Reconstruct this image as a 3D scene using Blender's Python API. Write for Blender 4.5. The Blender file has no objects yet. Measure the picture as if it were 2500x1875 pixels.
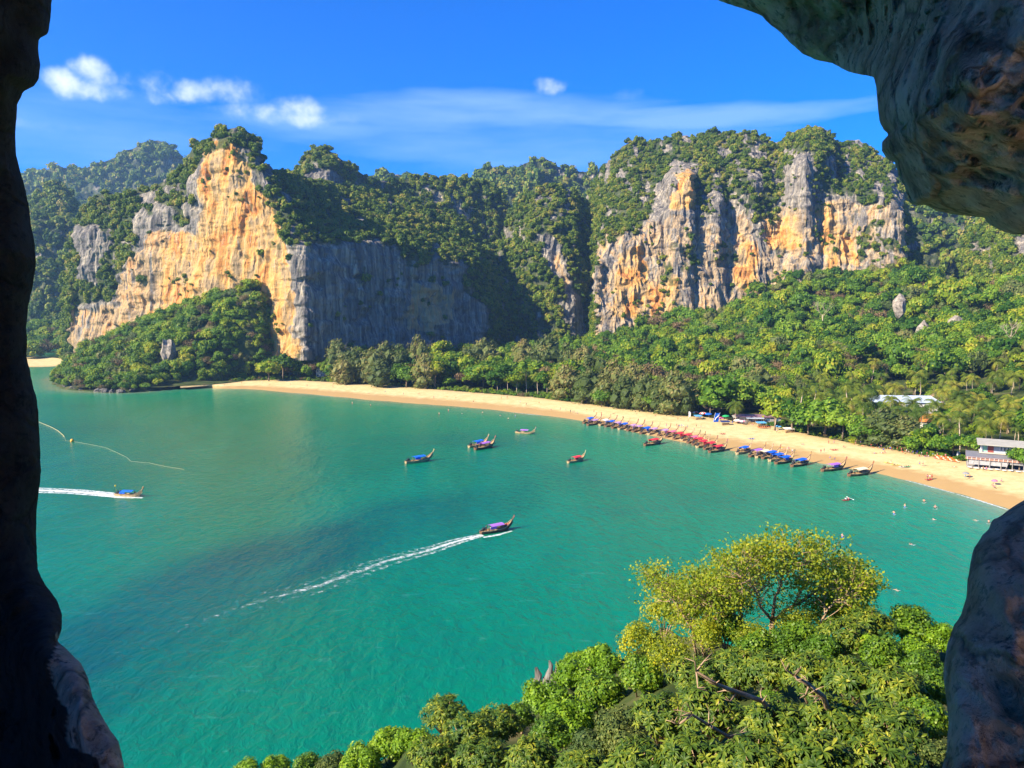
import bpy, bmesh, math, random
import numpy as np
from mathutils import Vector

S = bpy.context.scene
COL = S.collection
rnd = random.Random(7)
rng = np.random.default_rng(7)

# ------------------------------------------------------------------ camera
CAM_H = 65.0
FPX = 1900.0
PITCH = math.atan((937.5 - 740.0) / FPX)
cam_d = bpy.data.cameras.new("camera")
cam = bpy.data.objects.new("camera", cam_d)
COL.objects.link(cam)
cam.location = (0, 0, CAM_H)
cam.rotation_euler = (math.pi / 2 - PITCH, 0, 0)
cam_d.sensor_width = 36.0
cam_d.lens = 36.0 * FPX / 2500.0
cam_d.clip_start = 0.1
cam_d.clip_end = 20000
S.camera = cam

# ------------------------------------------------------------------ sun, sky
SUN_DIR = Vector((-0.90, -0.44, 0.0)).normalized()
SUN_EL = math.radians(33)
sun_vec = Vector((SUN_DIR.x * math.cos(SUN_EL), SUN_DIR.y * math.cos(SUN_EL), math.sin(SUN_EL)))
sd = bpy.data.lights.new("sun", 'SUN')
sd.energy = 5.0
sd.angle = math.radians(0.53)
sd.color = (1.0, 0.87, 0.66)
sun = bpy.data.objects.new("sun", sd)
COL.objects.link(sun)
sun.rotation_euler = sun_vec.to_track_quat('Z', 'Y').to_euler()
sun.location = (-300, -200, 400)

world = bpy.data.worlds.new("World")
S.world = world
world.use_nodes = True


def build_world():
    nt = world.node_tree
    N = nt.nodes
    L = nt.links
    N.clear()
    out = N.new('ShaderNodeOutputWorld')
    bg = N.new('ShaderNodeBackground')
    bg.inputs['Strength'].default_value = 0.102
    sky = N.new('ShaderNodeTexSky')
    sky.sky_type = 'NISHITA'
    sky.sun_disc = False
    sky.sun_elevation = SUN_EL
    sky.sun_rotation = math.atan2(sun_vec.x, sun_vec.y)
    sky.air_density = 1.0
    sky.dust_density = 0.3
    sky.ozone_density = 2.5
    sky.altitude = 60
    hs = N.new('ShaderNodeHueSaturation')
    hs.inputs['Saturation'].default_value = 1.5
    hs.inputs['Value'].default_value = 1.0
    tint = N.new('ShaderNodeMixRGB'); tint.blend_type = 'MULTIPLY'; tint.inputs[0].default_value = 1.0
    tint.inputs[2].default_value = (0.44, 0.52, 0.88, 1)
    L.new(sky.outputs[0], tint.inputs[1]); L.new(tint.outputs[0], hs.inputs['Color'])

    def math_(op, a=None, b=None, c=None, clamp=False):
        n = N.new('ShaderNodeMath')
        n.operation = op
        n.use_clamp = clamp
        for i, v in enumerate((a, b, c)):
            if v is None:
                continue
            if isinstance(v, (int, float)):
                n.inputs[i].default_value = v
            else:
                L.new(v, n.inputs[i])
        return n.outputs[0]
    tc = N.new('ShaderNodeTexCoord')
    sep = N.new('ShaderNodeSeparateXYZ')
    L.new(tc.outputs['Generated'], sep.inputs[0])
    dx, dy, dz = sep.outputs
    az = math_('ARCTAN2', dx, dy)
    el = math_('ARCSINE', dz)
    cmb = N.new('ShaderNodeCombineXYZ')
    L.new(az, cmb.inputs[0]); L.new(el, cmb.inputs[1])
    n1 = N.new('ShaderNodeTexNoise')
    n1.inputs['Scale'].default_value = 17
    n1.inputs['Detail'].default_value = 9
    n1.inputs['Roughness'].default_value = 0.56
    L.new(cmb.outputs[0], n1.inputs['Vector'])
    warp = math_('SUBTRACT', n1.outputs['Fac'], 0.5)
    # cumulus: (azimuth, elevation, half width, half height, density)
    total = None
    for (pu, pv, w, h, dens) in CUMULUS:
        a0, e0 = px_angles(pu, pv)
        ww, hh = w / FPX, h / FPX
        qa = math_('DIVIDE', math_('SUBTRACT', az, a0), ww)
        qe = math_('DIVIDE', math_('SUBTRACT', el, e0), hh)
        # flat base: below the middle the cloud fades faster
        r = math_('ADD', math_('MULTIPLY', qa, qa), math_('MULTIPLY', qe, qe))
        m = math_('SUBTRACT', 1.0, r)
        m = math_('ADD', m, math_('MULTIPLY', warp, 4.6))
        m = math_('MULTIPLY', math_('SUBTRACT', m, 0.2), dens * 0.62, clamp=True)
        sm = math_('MULTIPLY', math_('MULTIPLY', m, m), math_('SUBTRACT', 3.0, math_('MULTIPLY', m, 2.0)))
        total = sm if total is None else math_('MAXIMUM', total, sm)
    # thin high veil, stretched sideways
    mp = N.new('ShaderNodeMapping')
    mp.inputs['Scale'].default_value = (2.6, 17, 1)
    mp.inputs['Rotation'].default_value = (0, 0, 0.05)
    L.new(cmb.outputs[0], mp.inputs[0])
    n2 = N.new('ShaderNodeTexNoise')
    n2.inputs['Scale'].default_value = 1.6
    n2.inputs['Detail'].default_value = 6
    n2.inputs['Roughness'].default_value = 0.55
    L.new(mp.outputs[0], n2.inputs['Vector'])
    veil = None
    for (pu, pv, w, h, dens) in VEILS:
        a0, e0 = px_angles(pu, pv)
        qa = math_('DIVIDE', math_('SUBTRACT', az, a0), w / FPX)
        qe = math_('DIVIDE', math_('SUBTRACT', el, e0), h / FPX)
        r = math_('ADD', math_('MULTIPLY', qa, qa), math_('MULTIPLY', qe, qe))
        m = math_('SUBTRACT', 1.0, r)
        m = math_('ADD', m, math_('MULTIPLY', math_('SUBTRACT', n2.outputs['Fac'], 0.5), 3.0))
        m = math_('MULTIPLY', m, dens, clamp=True)
        veil = m if veil is None else math_('MAXIMUM', veil, m)
    veil = math_('MULTIPLY', veil, 0.42)
    mixv = N.new('ShaderNodeMixRGB')
    mixv.inputs[2].default_value = (2.2, 3.3, 5.2, 1)
    L.new(veil, mixv.inputs[0]); L.new(hs.outputs[0], mixv.inputs[1])
    mixc = N.new('ShaderNodeMixRGB')
    # cloud colour: whiter where dense
    ccol = N.new('ShaderNodeMixRGB')
    ccol.inputs[1].default_value = (2.3, 3.2, 4.9, 1)
    ccol.inputs[2].default_value = (4.3, 4.6, 5.4, 1)
    L.new(total, ccol.inputs[0])
    L.new(math_('MULTIPLY', total, 0.9), mixc.inputs[0])
    L.new(mixv.outputs[0], mixc.inputs[1]); L.new(ccol.outputs[0], mixc.inputs[2])
    L.new(mixc.outputs[0], bg.inputs['Color'])
    L.new(bg.outputs[0], out.inputs['Surface'])


_F = np.array([0, math.cos(PITCH), -math.sin(PITCH)])
_U = np.array([0, math.sin(PITCH), math.cos(PITCH)])
_R = np.array([1.0, 0, 0])


def ray(px, py):
    px = np.asarray(px, float); py = np.asarray(py, float)
    return ((px - 1250) / FPX)[..., None] * _R + ((937.5 - py) / FPX)[..., None] * _U + _F


def px_angles(px, py):
    d = ray(px, py); d = d / np.linalg.norm(d)
    return float(math.atan2(d[0], d[1])), float(math.asin(d[2]))


def P(px, py, Y):
    """world point seen at photo pixel (px,py) at forward distance Y"""
    d = ray(px, py)
    k = np.asarray(Y, float) / d[..., 1]
    p = d * k[..., None]
    p[..., 2] += CAM_H
    return p


def G(px, py, z=0.0):
    """world point on the horizontal plane z"""
    d = ray(px, py)
    k = (z - CAM_H) / d[..., 2]
    p = d * k[..., None]
    p[..., 2] += CAM_H
    return p


def to_px(p):
    p = np.asarray(p, float) - np.array([0, 0, CAM_H])
    z = p @ _F
    return np.stack([1250 + FPX * (p @ _R) / z, 937.5 - FPX * (p @ _U) / z], -1)


CUMULUS = [(165, 205, 85, 30, 1.0), (245, 192, 60, 40, 1.0), (345, 205, 70, 50, 1.0), (260, 222, 175, 30, 1.0), (480, 228, 75, 28, 0.9), (575, 226, 85, 36, 0.9),
           (640, 275, 130, 30, 1.0), (730, 262, 80, 38, 1.0), (690, 285, 170, 24, 0.9), (848, 288, 42, 20, 0.6), (1338, 208, 56, 26, 0.9),
           (1530, 235, 60, 20, 0.45), (85, 305, 120, 16, 0.45)]
VEILS = [(1150, 285, 520, 60, 0.8), (1750, 282, 560, 30, 1.0), (1300, 350, 560, 90, 0.6), (250, 330, 400, 90, 0.5), (760, 300, 300, 50, 0.6)]
build_world()

S.view_settings.view_transform = 'Standard'
S.view_settings.look = 'None'
S.view_settings.gamma = 1.0
S.view_settings.use_curve_mapping = False
S.view_settings.exposure = 1.5
S.render.engine = 'CYCLES'
S.cycles.max_bounces = 6
S.cycles.diffuse_bounces = 4
S.cycles.glossy_bounces = 2
S.cycles.transmission_bounces = 3
S.cycles.volume_bounces = 0
S.cycles.transparent_max_bounces = 12
S.cycles.caustics_reflective = False
S.cycles.caustics_refractive = False
S.cycles.use_denoising = True


# ------------------------------------------------------------------ numeric helpers
def _hash(ix, iy, iz, seed):
    h = (ix * 374761393 + iy * 668265263 + iz * 2147483647 + seed * 974634777) & 0xFFFFFFFF
    h = ((h ^ (h >> 13)) * 1274126177) & 0xFFFFFFFF
    h = ((h ^ (h >> 16)) * 2246822519) & 0xFFFFFFFF
    return ((h ^ (h >> 15)) & 0xFFFFFF) / float(0xFFFFFF)


def vnoise(p, seed=0):
    """value noise in 3D, -1..1; p (...,3)"""
    p = np.asarray(p, float)
    i = np.floor(p).astype(np.int64)
    f = p - i
    f = f * f * f * (f * (f * 6 - 15) + 10)
    ix, iy, iz = i[..., 0], i[..., 1], i[..., 2]
    fx, fy, fz = f[..., 0], f[..., 1], f[..., 2]
    r = 0
    for a in (0, 1):
        for b in (0, 1):
            for c in (0, 1):
                w = (fx if a else 1 - fx) * (fy if b else 1 - fy) * (fz if c else 1 - fz)
                r = r + w * _hash(ix + a, iy + b, iz + c, seed)
    return r * 2 - 1


def fbm(p, octv=4, seed=0, gain=0.5):
    p = np.asarray(p, float)
    a = 1.0; r = 0; t = 0
    for o in range(octv):
        r = r + a * vnoise(p * (2.03 ** o) + o * 17.3, seed + o)
        t += a
        a *= gain
    return r / t


def inpoly(px, py, poly):
    px = np.asarray(px, float); py = np.asarray(py, float)
    ins = np.zeros(px.shape, bool)
    n = len(poly)
    for i in range(n):
        x1, y1 = poly[i]; x2, y2 = poly[(i + 1) % n]
        if y1 == y2:
            continue
        c = ((y1 > py) != (y2 > py)) & (px < (x2 - x1) * (py - y1) / (y2 - y1) + x1)
        ins ^= c
    return ins


def seg_dist(pts, line):
    """distance of 2D pts (n,2) to a polyline (m,2)"""
    best = np.full(len(pts), 1e9)
    for a, b in zip(line[:-1], line[1:]):
        ab = b - a
        t = np.clip(((pts - a) @ ab) / max(ab @ ab, 1e-9), 0, 1)
        d = np.linalg.norm(pts - (a + t[:, None] * ab), axis=1)
        best = np.minimum(best, d)
    return best


class TPS:
    def __init__(self, xy, v, smooth=0.0):
        self.c = np.mean(xy, 0); self.s = np.std(xy)
        self.xy = (np.asarray(xy, float) - self.c) / self.s
        n = len(xy)
        K = self.k(np.linalg.norm(self.xy[:, None] - self.xy[None], axis=2)) + np.eye(n) * smooth
        Pm = np.c_[np.ones(n), self.xy]
        A = np.block([[K, Pm], [Pm.T, np.zeros((3, 3))]])
        self.w = np.linalg.solve(A, np.r_[v, 0, 0, 0])

    @staticmethod
    def k(r):
        return np.where(r > 0, r * r * np.log(np.maximum(r, 1e-12)), 0)

    def __call__(self, q):
        q = (np.asarray(q, float).reshape(-1, 2) - self.c) / self.s
        out = np.empty(len(q))
        for i in range(0, len(q), 20000):
            b = q[i:i + 20000]
            out[i:i + 20000] = self.k(np.linalg.norm(b[:, None] - self.xy[None], axis=2)) @ self.w[:-3] + self.w[-3] + b @ self.w[-2:]
        return out


# ------------------------------------------------------------------ mesh helpers
def new_mesh(name, verts, quads=None, tris=None, mats=(), mat_idx=None, smooth=False, attrs=None):
    verts = np.asarray(verts, float).reshape(-1, 3)
    me = bpy.data.meshes.new(name)
    nq = 0 if quads is None else len(quads)
    nt_ = 0 if tris is None else len(tris)
    loops = []
    if nq: loops.append(np.asarray(quads).reshape(-1))
    if nt_: loops.append(np.asarray(tris).reshape(-1))
    loops = np.concatenate(loops).astype(np.int32)
    tot = np.r_[np.full(nq, 4), np.full(nt_, 3)].astype(np.int32)
    start = np.r_[0, np.cumsum(tot)[:-1]].astype(np.int32)
    me.vertices.add(len(verts)); me.vertices.foreach_set('co', verts.astype(np.float32).ravel())
    me.loops.add(len(loops)); me.loops.foreach_set('vertex_index', loops)
    me.polygons.add(nq + nt_)
    me.polygons.foreach_set('loop_start', start)
    me.polygons.foreach_set('loop_total', tot)
    for m in mats:
        me.materials.append(m)
    if mat_idx is not None:
        me.polygons.foreach_set('material_index', np.asarray(mat_idx, np.int32))
    me.polygons.foreach_set('use_smooth', np.full(nq + nt_, bool(smooth)))
    me.update(calc_edges=True)
    if attrs:
        for k, v in attrs.items():
            v = np.asarray(v, np.float32)
            if v.ndim == 1:
                dom = 'POINT' if len(v) == len(verts) else 'FACE'
                a = me.attributes.new(k, 'FLOAT', dom); a.data.foreach_set('value', v)
            else:
                a = me.attributes.new(k, 'FLOAT_VECTOR', 'POINT'); a.data.foreach_set('vector', v.ravel())
    me.validate()
    return me


def grid_quads(nr, nc, flip=False):
    i = np.arange(nr - 1)[:, None] * nc + np.arange(nc - 1)[None]
    q = np.stack([i, i + 1, i + nc + 1, i + nc], -1).reshape(-1, 4)
    return q[:, ::-1] if flip else q


def link(name, data, parent=None, loc=None, rot=None, scale=None):
    o = bpy.data.objects.new(name, data)
    COL.objects.link(o)
    if parent is not None: o.parent = parent
    if loc is not None: o.location = tuple(loc)
    if rot is not None: o.rotation_euler = rot
    if scale is not None: o.scale = scale if hasattr(scale, '__len__') else (scale,) * 3
    return o


def tag(o, label=None, cat=None, group=None, kind=None):
    if label: o['label'] = label
    if cat: o['category'] = cat
    if group: o['group'] = group
    if kind: o['kind'] = kind
    return o


class MB:
    """collects simple solids into one mesh"""
    def __init__(self):
        self.v = []; self.f = []

    def add(self, vs, fs):
        b = len(self.v)
        self.v += [tuple(map(float, p)) for p in vs]
        self.f += [tuple(b + i for i in f) for f in fs]

    def box(self, c, s, rz=0.0, taper=1.0):
        cx, cy, cz = c; sx, sy, sz = s[0] / 2, s[1] / 2, s[2] / 2
        vs = []
        for z, k in ((-sz, 1), (sz, taper)):
            for x, y in ((-sx, -sy), (sx, -sy), (sx, sy), (-sx, sy)):
                x *= k; y *= k
                vs.append((cx + x * math.cos(rz) - y * math.sin(rz), cy + x * math.sin(rz) + y * math.cos(rz), cz + z))
        self.add(vs, [(0, 3, 2, 1), (4, 5, 6, 7), (0, 1, 5, 4), (1, 2, 6, 5), (2, 3, 7, 6), (3, 0, 4, 7)])

    def tube(self, pts, rads, n=6, cap=True):
        pts = [Vector(p) for p in pts]
        if not hasattr(rads, '__len__'): rads = [rads] * len(pts)
        rings = []
        for i, p in enumerate(pts):
            a = pts[max(i - 1, 0)]; b = pts[min(i + 1, len(pts) - 1)]
            d = (b - a)
            d = d.normalized() if d.length > 1e-9 else Vector((0, 0, 1))
            u = d.orthogonal().normalized() if i == 0 else (pu - d * pu.dot(d)).normalized()
            pu = u
            w = d.cross(u)
            rings.append([p + (u * math.cos(2 * math.pi * k / n) + w * math.sin(2 * math.pi * k / n)) * rads[i] for k in range(n)])
        fs = []
        for i in range(len(pts) - 1):
            for k in range(n):
                a = i * n + k; b = i * n + (k + 1) % n
                fs.append((a, b, b + n, a + n))
        if cap:
            fs.append(tuple(range(n))[::-1]); fs.append(tuple((len(pts) - 1) * n + k for k in range(n)))
        self.add([v for r in rings for v in r], fs)

    def ball(self, c, r, n=8, m=6, sq=(1, 1, 1)):
        vs = [(c[0], c[1], c[2] - r * sq[2])]
        for i in range(1, m):
            th = math.pi * i / m
            for k in range(n):
                ph = 2 * math.pi * k / n
                vs.append((c[0] + r * sq[0] * math.sin(th) * math.cos(ph), c[1] + r * sq[1] * math.sin(th) * math.sin(ph), c[2] - r * sq[2] * math.cos(th)))
        vs.append((c[0], c[1], c[2] + r * sq[2]))
        fs = []
        for k in range(n):
            fs.append((0, 1 + (k + 1) % n, 1 + k))
            for i in range(m - 2):
                a = 1 + i * n + k; b = 1 + i * n + (k + 1) % n
                fs.append((a, b, b + n, a + n))
            fs.append((len(vs) - 1, 1 + (m - 2) * n + k, 1 + (m - 2) * n + (k + 1) % n))
        self.add(vs, fs)

    def mesh(self, name, mat, smooth=False):
        me = bpy.data.meshes.new(name)
        me.from_pydata(self.v, [], self.f)
        me.materials.append(mat)
        if smooth:
            me.polygons.foreach_set('use_smooth', [True] * len(me.polygons))
        me.update()
        return me

    def build(self, name, mat, parent=None, smooth=False, **k):
        return link(name, self.mesh(name, mat, smooth), parent, **k)


# ------------------------------------------------------------------ materials
class NT:
    def __init__(self, name):
        self.m = bpy.data.materials.new(name)
        self.m.use_nodes = True
        self.nt = self.m.node_tree
        self.N = self.nt.nodes; self.L = self.nt.links
        self.N.clear()
        self.out = self.N.new('ShaderNodeOutputMaterial')

    def set(self, sock, v):
        if v is None: return
        if hasattr(v, 'is_output') or isinstance(v, bpy.types.NodeSocket):
            self.L.new(v, sock)
        elif isinstance(v, (tuple, list)) and len(v) == 3 and sock.type == 'RGBA':
            sock.default_value = (*v, 1)
        else:
            sock.default_value = v

    def math(self, op, a, b=None, c=None, clamp=False):
        n = self.N.new('ShaderNodeMath'); n.operation = op; n.use_clamp = clamp
        for i, v in enumerate((a, b, c)):
            self.set(n.inputs[i], v)
        return n.outputs[0]

    def mix(self, f, a, b, mode='MIX'):
        n = self.N.new('ShaderNodeMixRGB'); n.blend_type = mode
        self.set(n.inputs[0], f); self.set(n.inputs[1], a); self.set(n.inputs[2], b)
        return n.outputs[0]

    def pos(self):
        return self.N.new('ShaderNodeNewGeometry').outputs['Position']

    def mapping(self, vec, scale=(1, 1, 1), loc=(0, 0, 0), rot=(0, 0, 0)):
        n = self.N.new('ShaderNodeMapping')
        n.inputs['Scale'].default_value = scale; n.inputs['Location'].default_value = loc; n.inputs['Rotation'].default_value = rot
        self.L.new(vec, n.inputs[0])
        return n.outputs[0]

    def noise(self, vec, scale=1.0, detail=4, rough=0.5, dist=0.0, color=False):
        n = self.N.new('ShaderNodeTexNoise')
        n.inputs['Scale'].default_value = scale; n.inputs['Detail'].default_value = detail
        n.inputs['Roughness'].default_value = rough; n.inputs['Distortion'].default_value = dist
        if vec is not None: self.L.new(vec, n.inputs['Vector'])
        return n.outputs['Color' if color else 'Fac']

    def ramp(self, f, stops, interp='LINEAR'):
        n = self.N.new('ShaderNodeValToRGB')
        n.color_ramp.interpolation = interp
        e = n.color_ramp.elements
        while len(e) < len(stops): e.new(0.5)
        for i, (p, c) in enumerate(stops):
            e[i].position = p
            e[i].color = (*c, 1) if hasattr(c, '__len__') else (c, c, c, 1)
        self.set(n.inputs[0], f)
        return n.outputs[0]

    def attr(self, name, typ='GEOMETRY', out='Fac'):
        n = self.N.new('ShaderNodeAttribute'); n.attribute_type = typ; n.attribute_name = name
        return n.outputs[out]

    def bump(self, h, strength=0.5, dist=0.1, normal=None):
        n = self.N.new('ShaderNodeBump')
        n.inputs['Strength'].default_value = strength; n.inputs['Distance'].default_value = dist
        self.L.new(h, n.inputs['Height'])
        if normal is not None: self.L.new(normal, n.inputs['Normal'])
        return n.outputs[0]

    def principled(self, color, rough=0.8, spec=0.3, normal=None, metal=0.0, alpha=None):
        n = self.N.new('ShaderNodeBsdfPrincipled')
        self.set(n.inputs['Base Color'], color); self.set(n.inputs['Roughness'], rough)
        self.set(n.inputs['Specular IOR Level'], spec); self.set(n.inputs['Metallic'], metal)
        if normal is not None: self.L.new(normal, n.inputs['Normal'])
        if alpha is not None: self.set(n.inputs['Alpha'], alpha)
        return n

    def finish(self, shader):
        self.L.new(shader.outputs[0] if hasattr(shader, 'outputs') else shader, self.out.inputs['Surface'])
        return self.m


def plain(name, color, rough=0.7, spec=0.3, var=0.15, scale=3.0):
    t = NT(name)
    tc = t.N.new('ShaderNodeTexCoord').outputs['Object']
    n = t.noise(tc, scale, 5, 0.6)
    dark = tuple(c * (1 - var * 1.6) for c in color)
    light = tuple(min(1, c * (1 + var)) for c in color)
    return t.finish(t.principled(t.ramp(n, [(0.3, dark), (0.7, light)]), rough, spec))


def leaf_mat(name, cols, trans=0.25, nscale=0.35, rough=0.6, spec=0.25, rvar=1.0):
    """foliage: hue differs from plant to plant and from leaf clump to leaf clump"""
    t = NT(name)
    oi = t.N.new('ShaderNodeObjectInfo')
    n = t.noise(t.pos(), nscale, 4, 0.6)
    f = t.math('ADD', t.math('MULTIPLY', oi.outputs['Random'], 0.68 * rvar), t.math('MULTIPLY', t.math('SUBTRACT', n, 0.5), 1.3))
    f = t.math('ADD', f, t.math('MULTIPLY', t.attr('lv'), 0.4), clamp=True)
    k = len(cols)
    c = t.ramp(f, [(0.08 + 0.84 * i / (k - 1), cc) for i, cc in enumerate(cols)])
    p = t.principled(c, rough, spec)
    tr = t.N.new('ShaderNodeBsdfTranslucent')
    t.L.new(t.mix(1.0, c, (1.3, 1.35, 0.55), 'MULTIPLY'), tr.inputs['Color'])
    ms = t.N.new('ShaderNodeMixShader')
    ms.inputs[0].default_value = trans
    t.L.new(p.outputs[0], ms.inputs[1]); t.L.new(tr.outputs[0], ms.inputs[2])
    return t.finish(ms)
# ================================================================== mountains
def rock_material(name, scale=1.0, near=False):
    t = NT(name)
    pos = t.pos()
    v1 = t.mapping(pos, (0.16, 0.16, 0.012))
    v2 = t.mapping(pos, (0.55, 0.55, 0.03))
    v3 = t.mapping(pos, (0.07, 0.07, 0.035))
    s1 = t.noise(v1, 1.0, 6, 0.62, 0.6)
    s2 = t.noise(v2, 1.0, 5, 0.6, 0.3)
    b1 = t.noise(v3, 1.0, 6, 0.6, 0.4)
    grey = t.ramp(s1, [(0.34, (0.066, 0.064, 0.064)), (0.46, (0.140, 0.130, 0.118)), (0.56, (0.235, 0.208, 0.168)), (0.68, (0.40, 0.34, 0.25))])
    fine = t.ramp(s2, [(0.3, 0.42), (0.5, 1.0), (0.7, 1.5)])
    grey = t.mix(0.9, grey, fine, 'MULTIPLY')
    org = t.ramp(b1, [(0.28, (0.17, 0.125, 0.075)), (0.40, (0.37, 0.255, 0.125)), (0.49, (0.52, 0.31, 0.105)), (0.57, (0.50, 0.235, 0.060)), (0.63, (0.42, 0.155, 0.040)), (0.72, (0.56, 0.41, 0.21))])
    org = t.mix(0.75, org, t.ramp(s2, [(0.25, 0.5), (0.5, 1.0), (0.75, 1.35)]), 'MULTIPLY')
    m = t.math('ADD', t.attr('orange'), t.math('MULTIPLY', t.math('SUBTRACT', t.noise(v1, 0.8, 5, 0.65, 0.8), 0.5), 3.4))
    m = t.math('MULTIPLY', t.math('SUBTRACT', m, 0.58), 3.0, clamp=True)
    tan = t.ramp(b1, [(0.3, (0.16, 0.12, 0.08)), (0.45, (0.33, 0.24, 0.14)), (0.55, (0.43, 0.31, 0.175)), (0.62, (0.46, 0.26, 0.10)), (0.72, (0.48, 0.38, 0.24))])
    tan = t.mix(0.75, tan, t.ramp(s2, [(0.25, 0.5), (0.5, 1.0), (0.75, 1.35)]), 'MULTIPLY')
    org = t.mix(t.math('MULTIPLY', t.math('SUBTRACT', t.attr('orange'), 0.85), 2.2, clamp=True), tan, org)
    c = t.mix(m, grey, org)
    # pale run-off streaks
    wm = t.ramp(t.noise(t.mapping(pos, (0.33, 0.33, 0.011), (3, 9, 0)), 1.0, 4, 0.6, 0.5), [(0.62, 0.0), (0.72, 0.55)])
    c = t.mix(t.math('MULTIPLY', wm, t.math('SUBTRACT', 1.0, t.math('MULTIPLY', t.attr('veg'), 0.8))), c, (0.42, 0.39, 0.33))
    # dark run-off streaks
    dm = t.ramp(t.noise(t.mapping(pos, (0.4, 0.4, 0.014), (13, 2, 0)), 1.0, 4, 0.6, 0.5), [(0.6, 0.0), (0.7, 0.8)])
    c = t.mix(dm, c, (0.05, 0.052, 0.058))
    # soil and creepers where plants grow
    soil = t.ramp(t.noise(pos, 0.15, 5, 0.6), [(0.35, (0.018, 0.032, 0.012)), (0.55, (0.05, 0.07, 0.02)), (0.7, (0.12, 0.11, 0.07))])
    c = t.mix(t.math('MULTIPLY', t.attr('veg'), 0.93), c, soil)
    h = t.math('ADD', t.math('MULTIPLY', s2, 1.0), t.math('MULTIPLY', t.noise(pos, 0.5, 5, 0.65), 1.0))
    nrm = t.bump(h, 0.9, 1.6)
    return t.finish(t.principled(c, 0.92, 0.15, nrm))


ROCK = rock_material('limestone')


def interp_cols(cols, pxs, nt):
    """cols: {px: [(py,Y),...] crest first}; returns py (nt,n) and Y (nt,n)"""
    keys = sorted(cols)
    tt = np.linspace(0, 1, nt)
    PY = np.zeros((nt, len(keys))); YY = np.zeros((nt, len(keys)))
    for j, k in enumerate(keys):
        c = cols[k]
        ys = np.array([a for a, _ in c], float); ds = np.array([b for _, b in c], float)
        py = ys[0] + (ys[-1] - ys[0]) * tt
        PY[:, j] = py; YY[:, j] = np.interp(py, ys, ds)
    ka = np.array(keys, float)
    py = np.stack([np.interp(pxs, ka, PY[i]) for i in range(nt)])
    yy = np.stack([np.interp(pxs, ka, YY[i]) for i in range(nt)])
    return py, yy


VEG_SITES = {}


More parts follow.
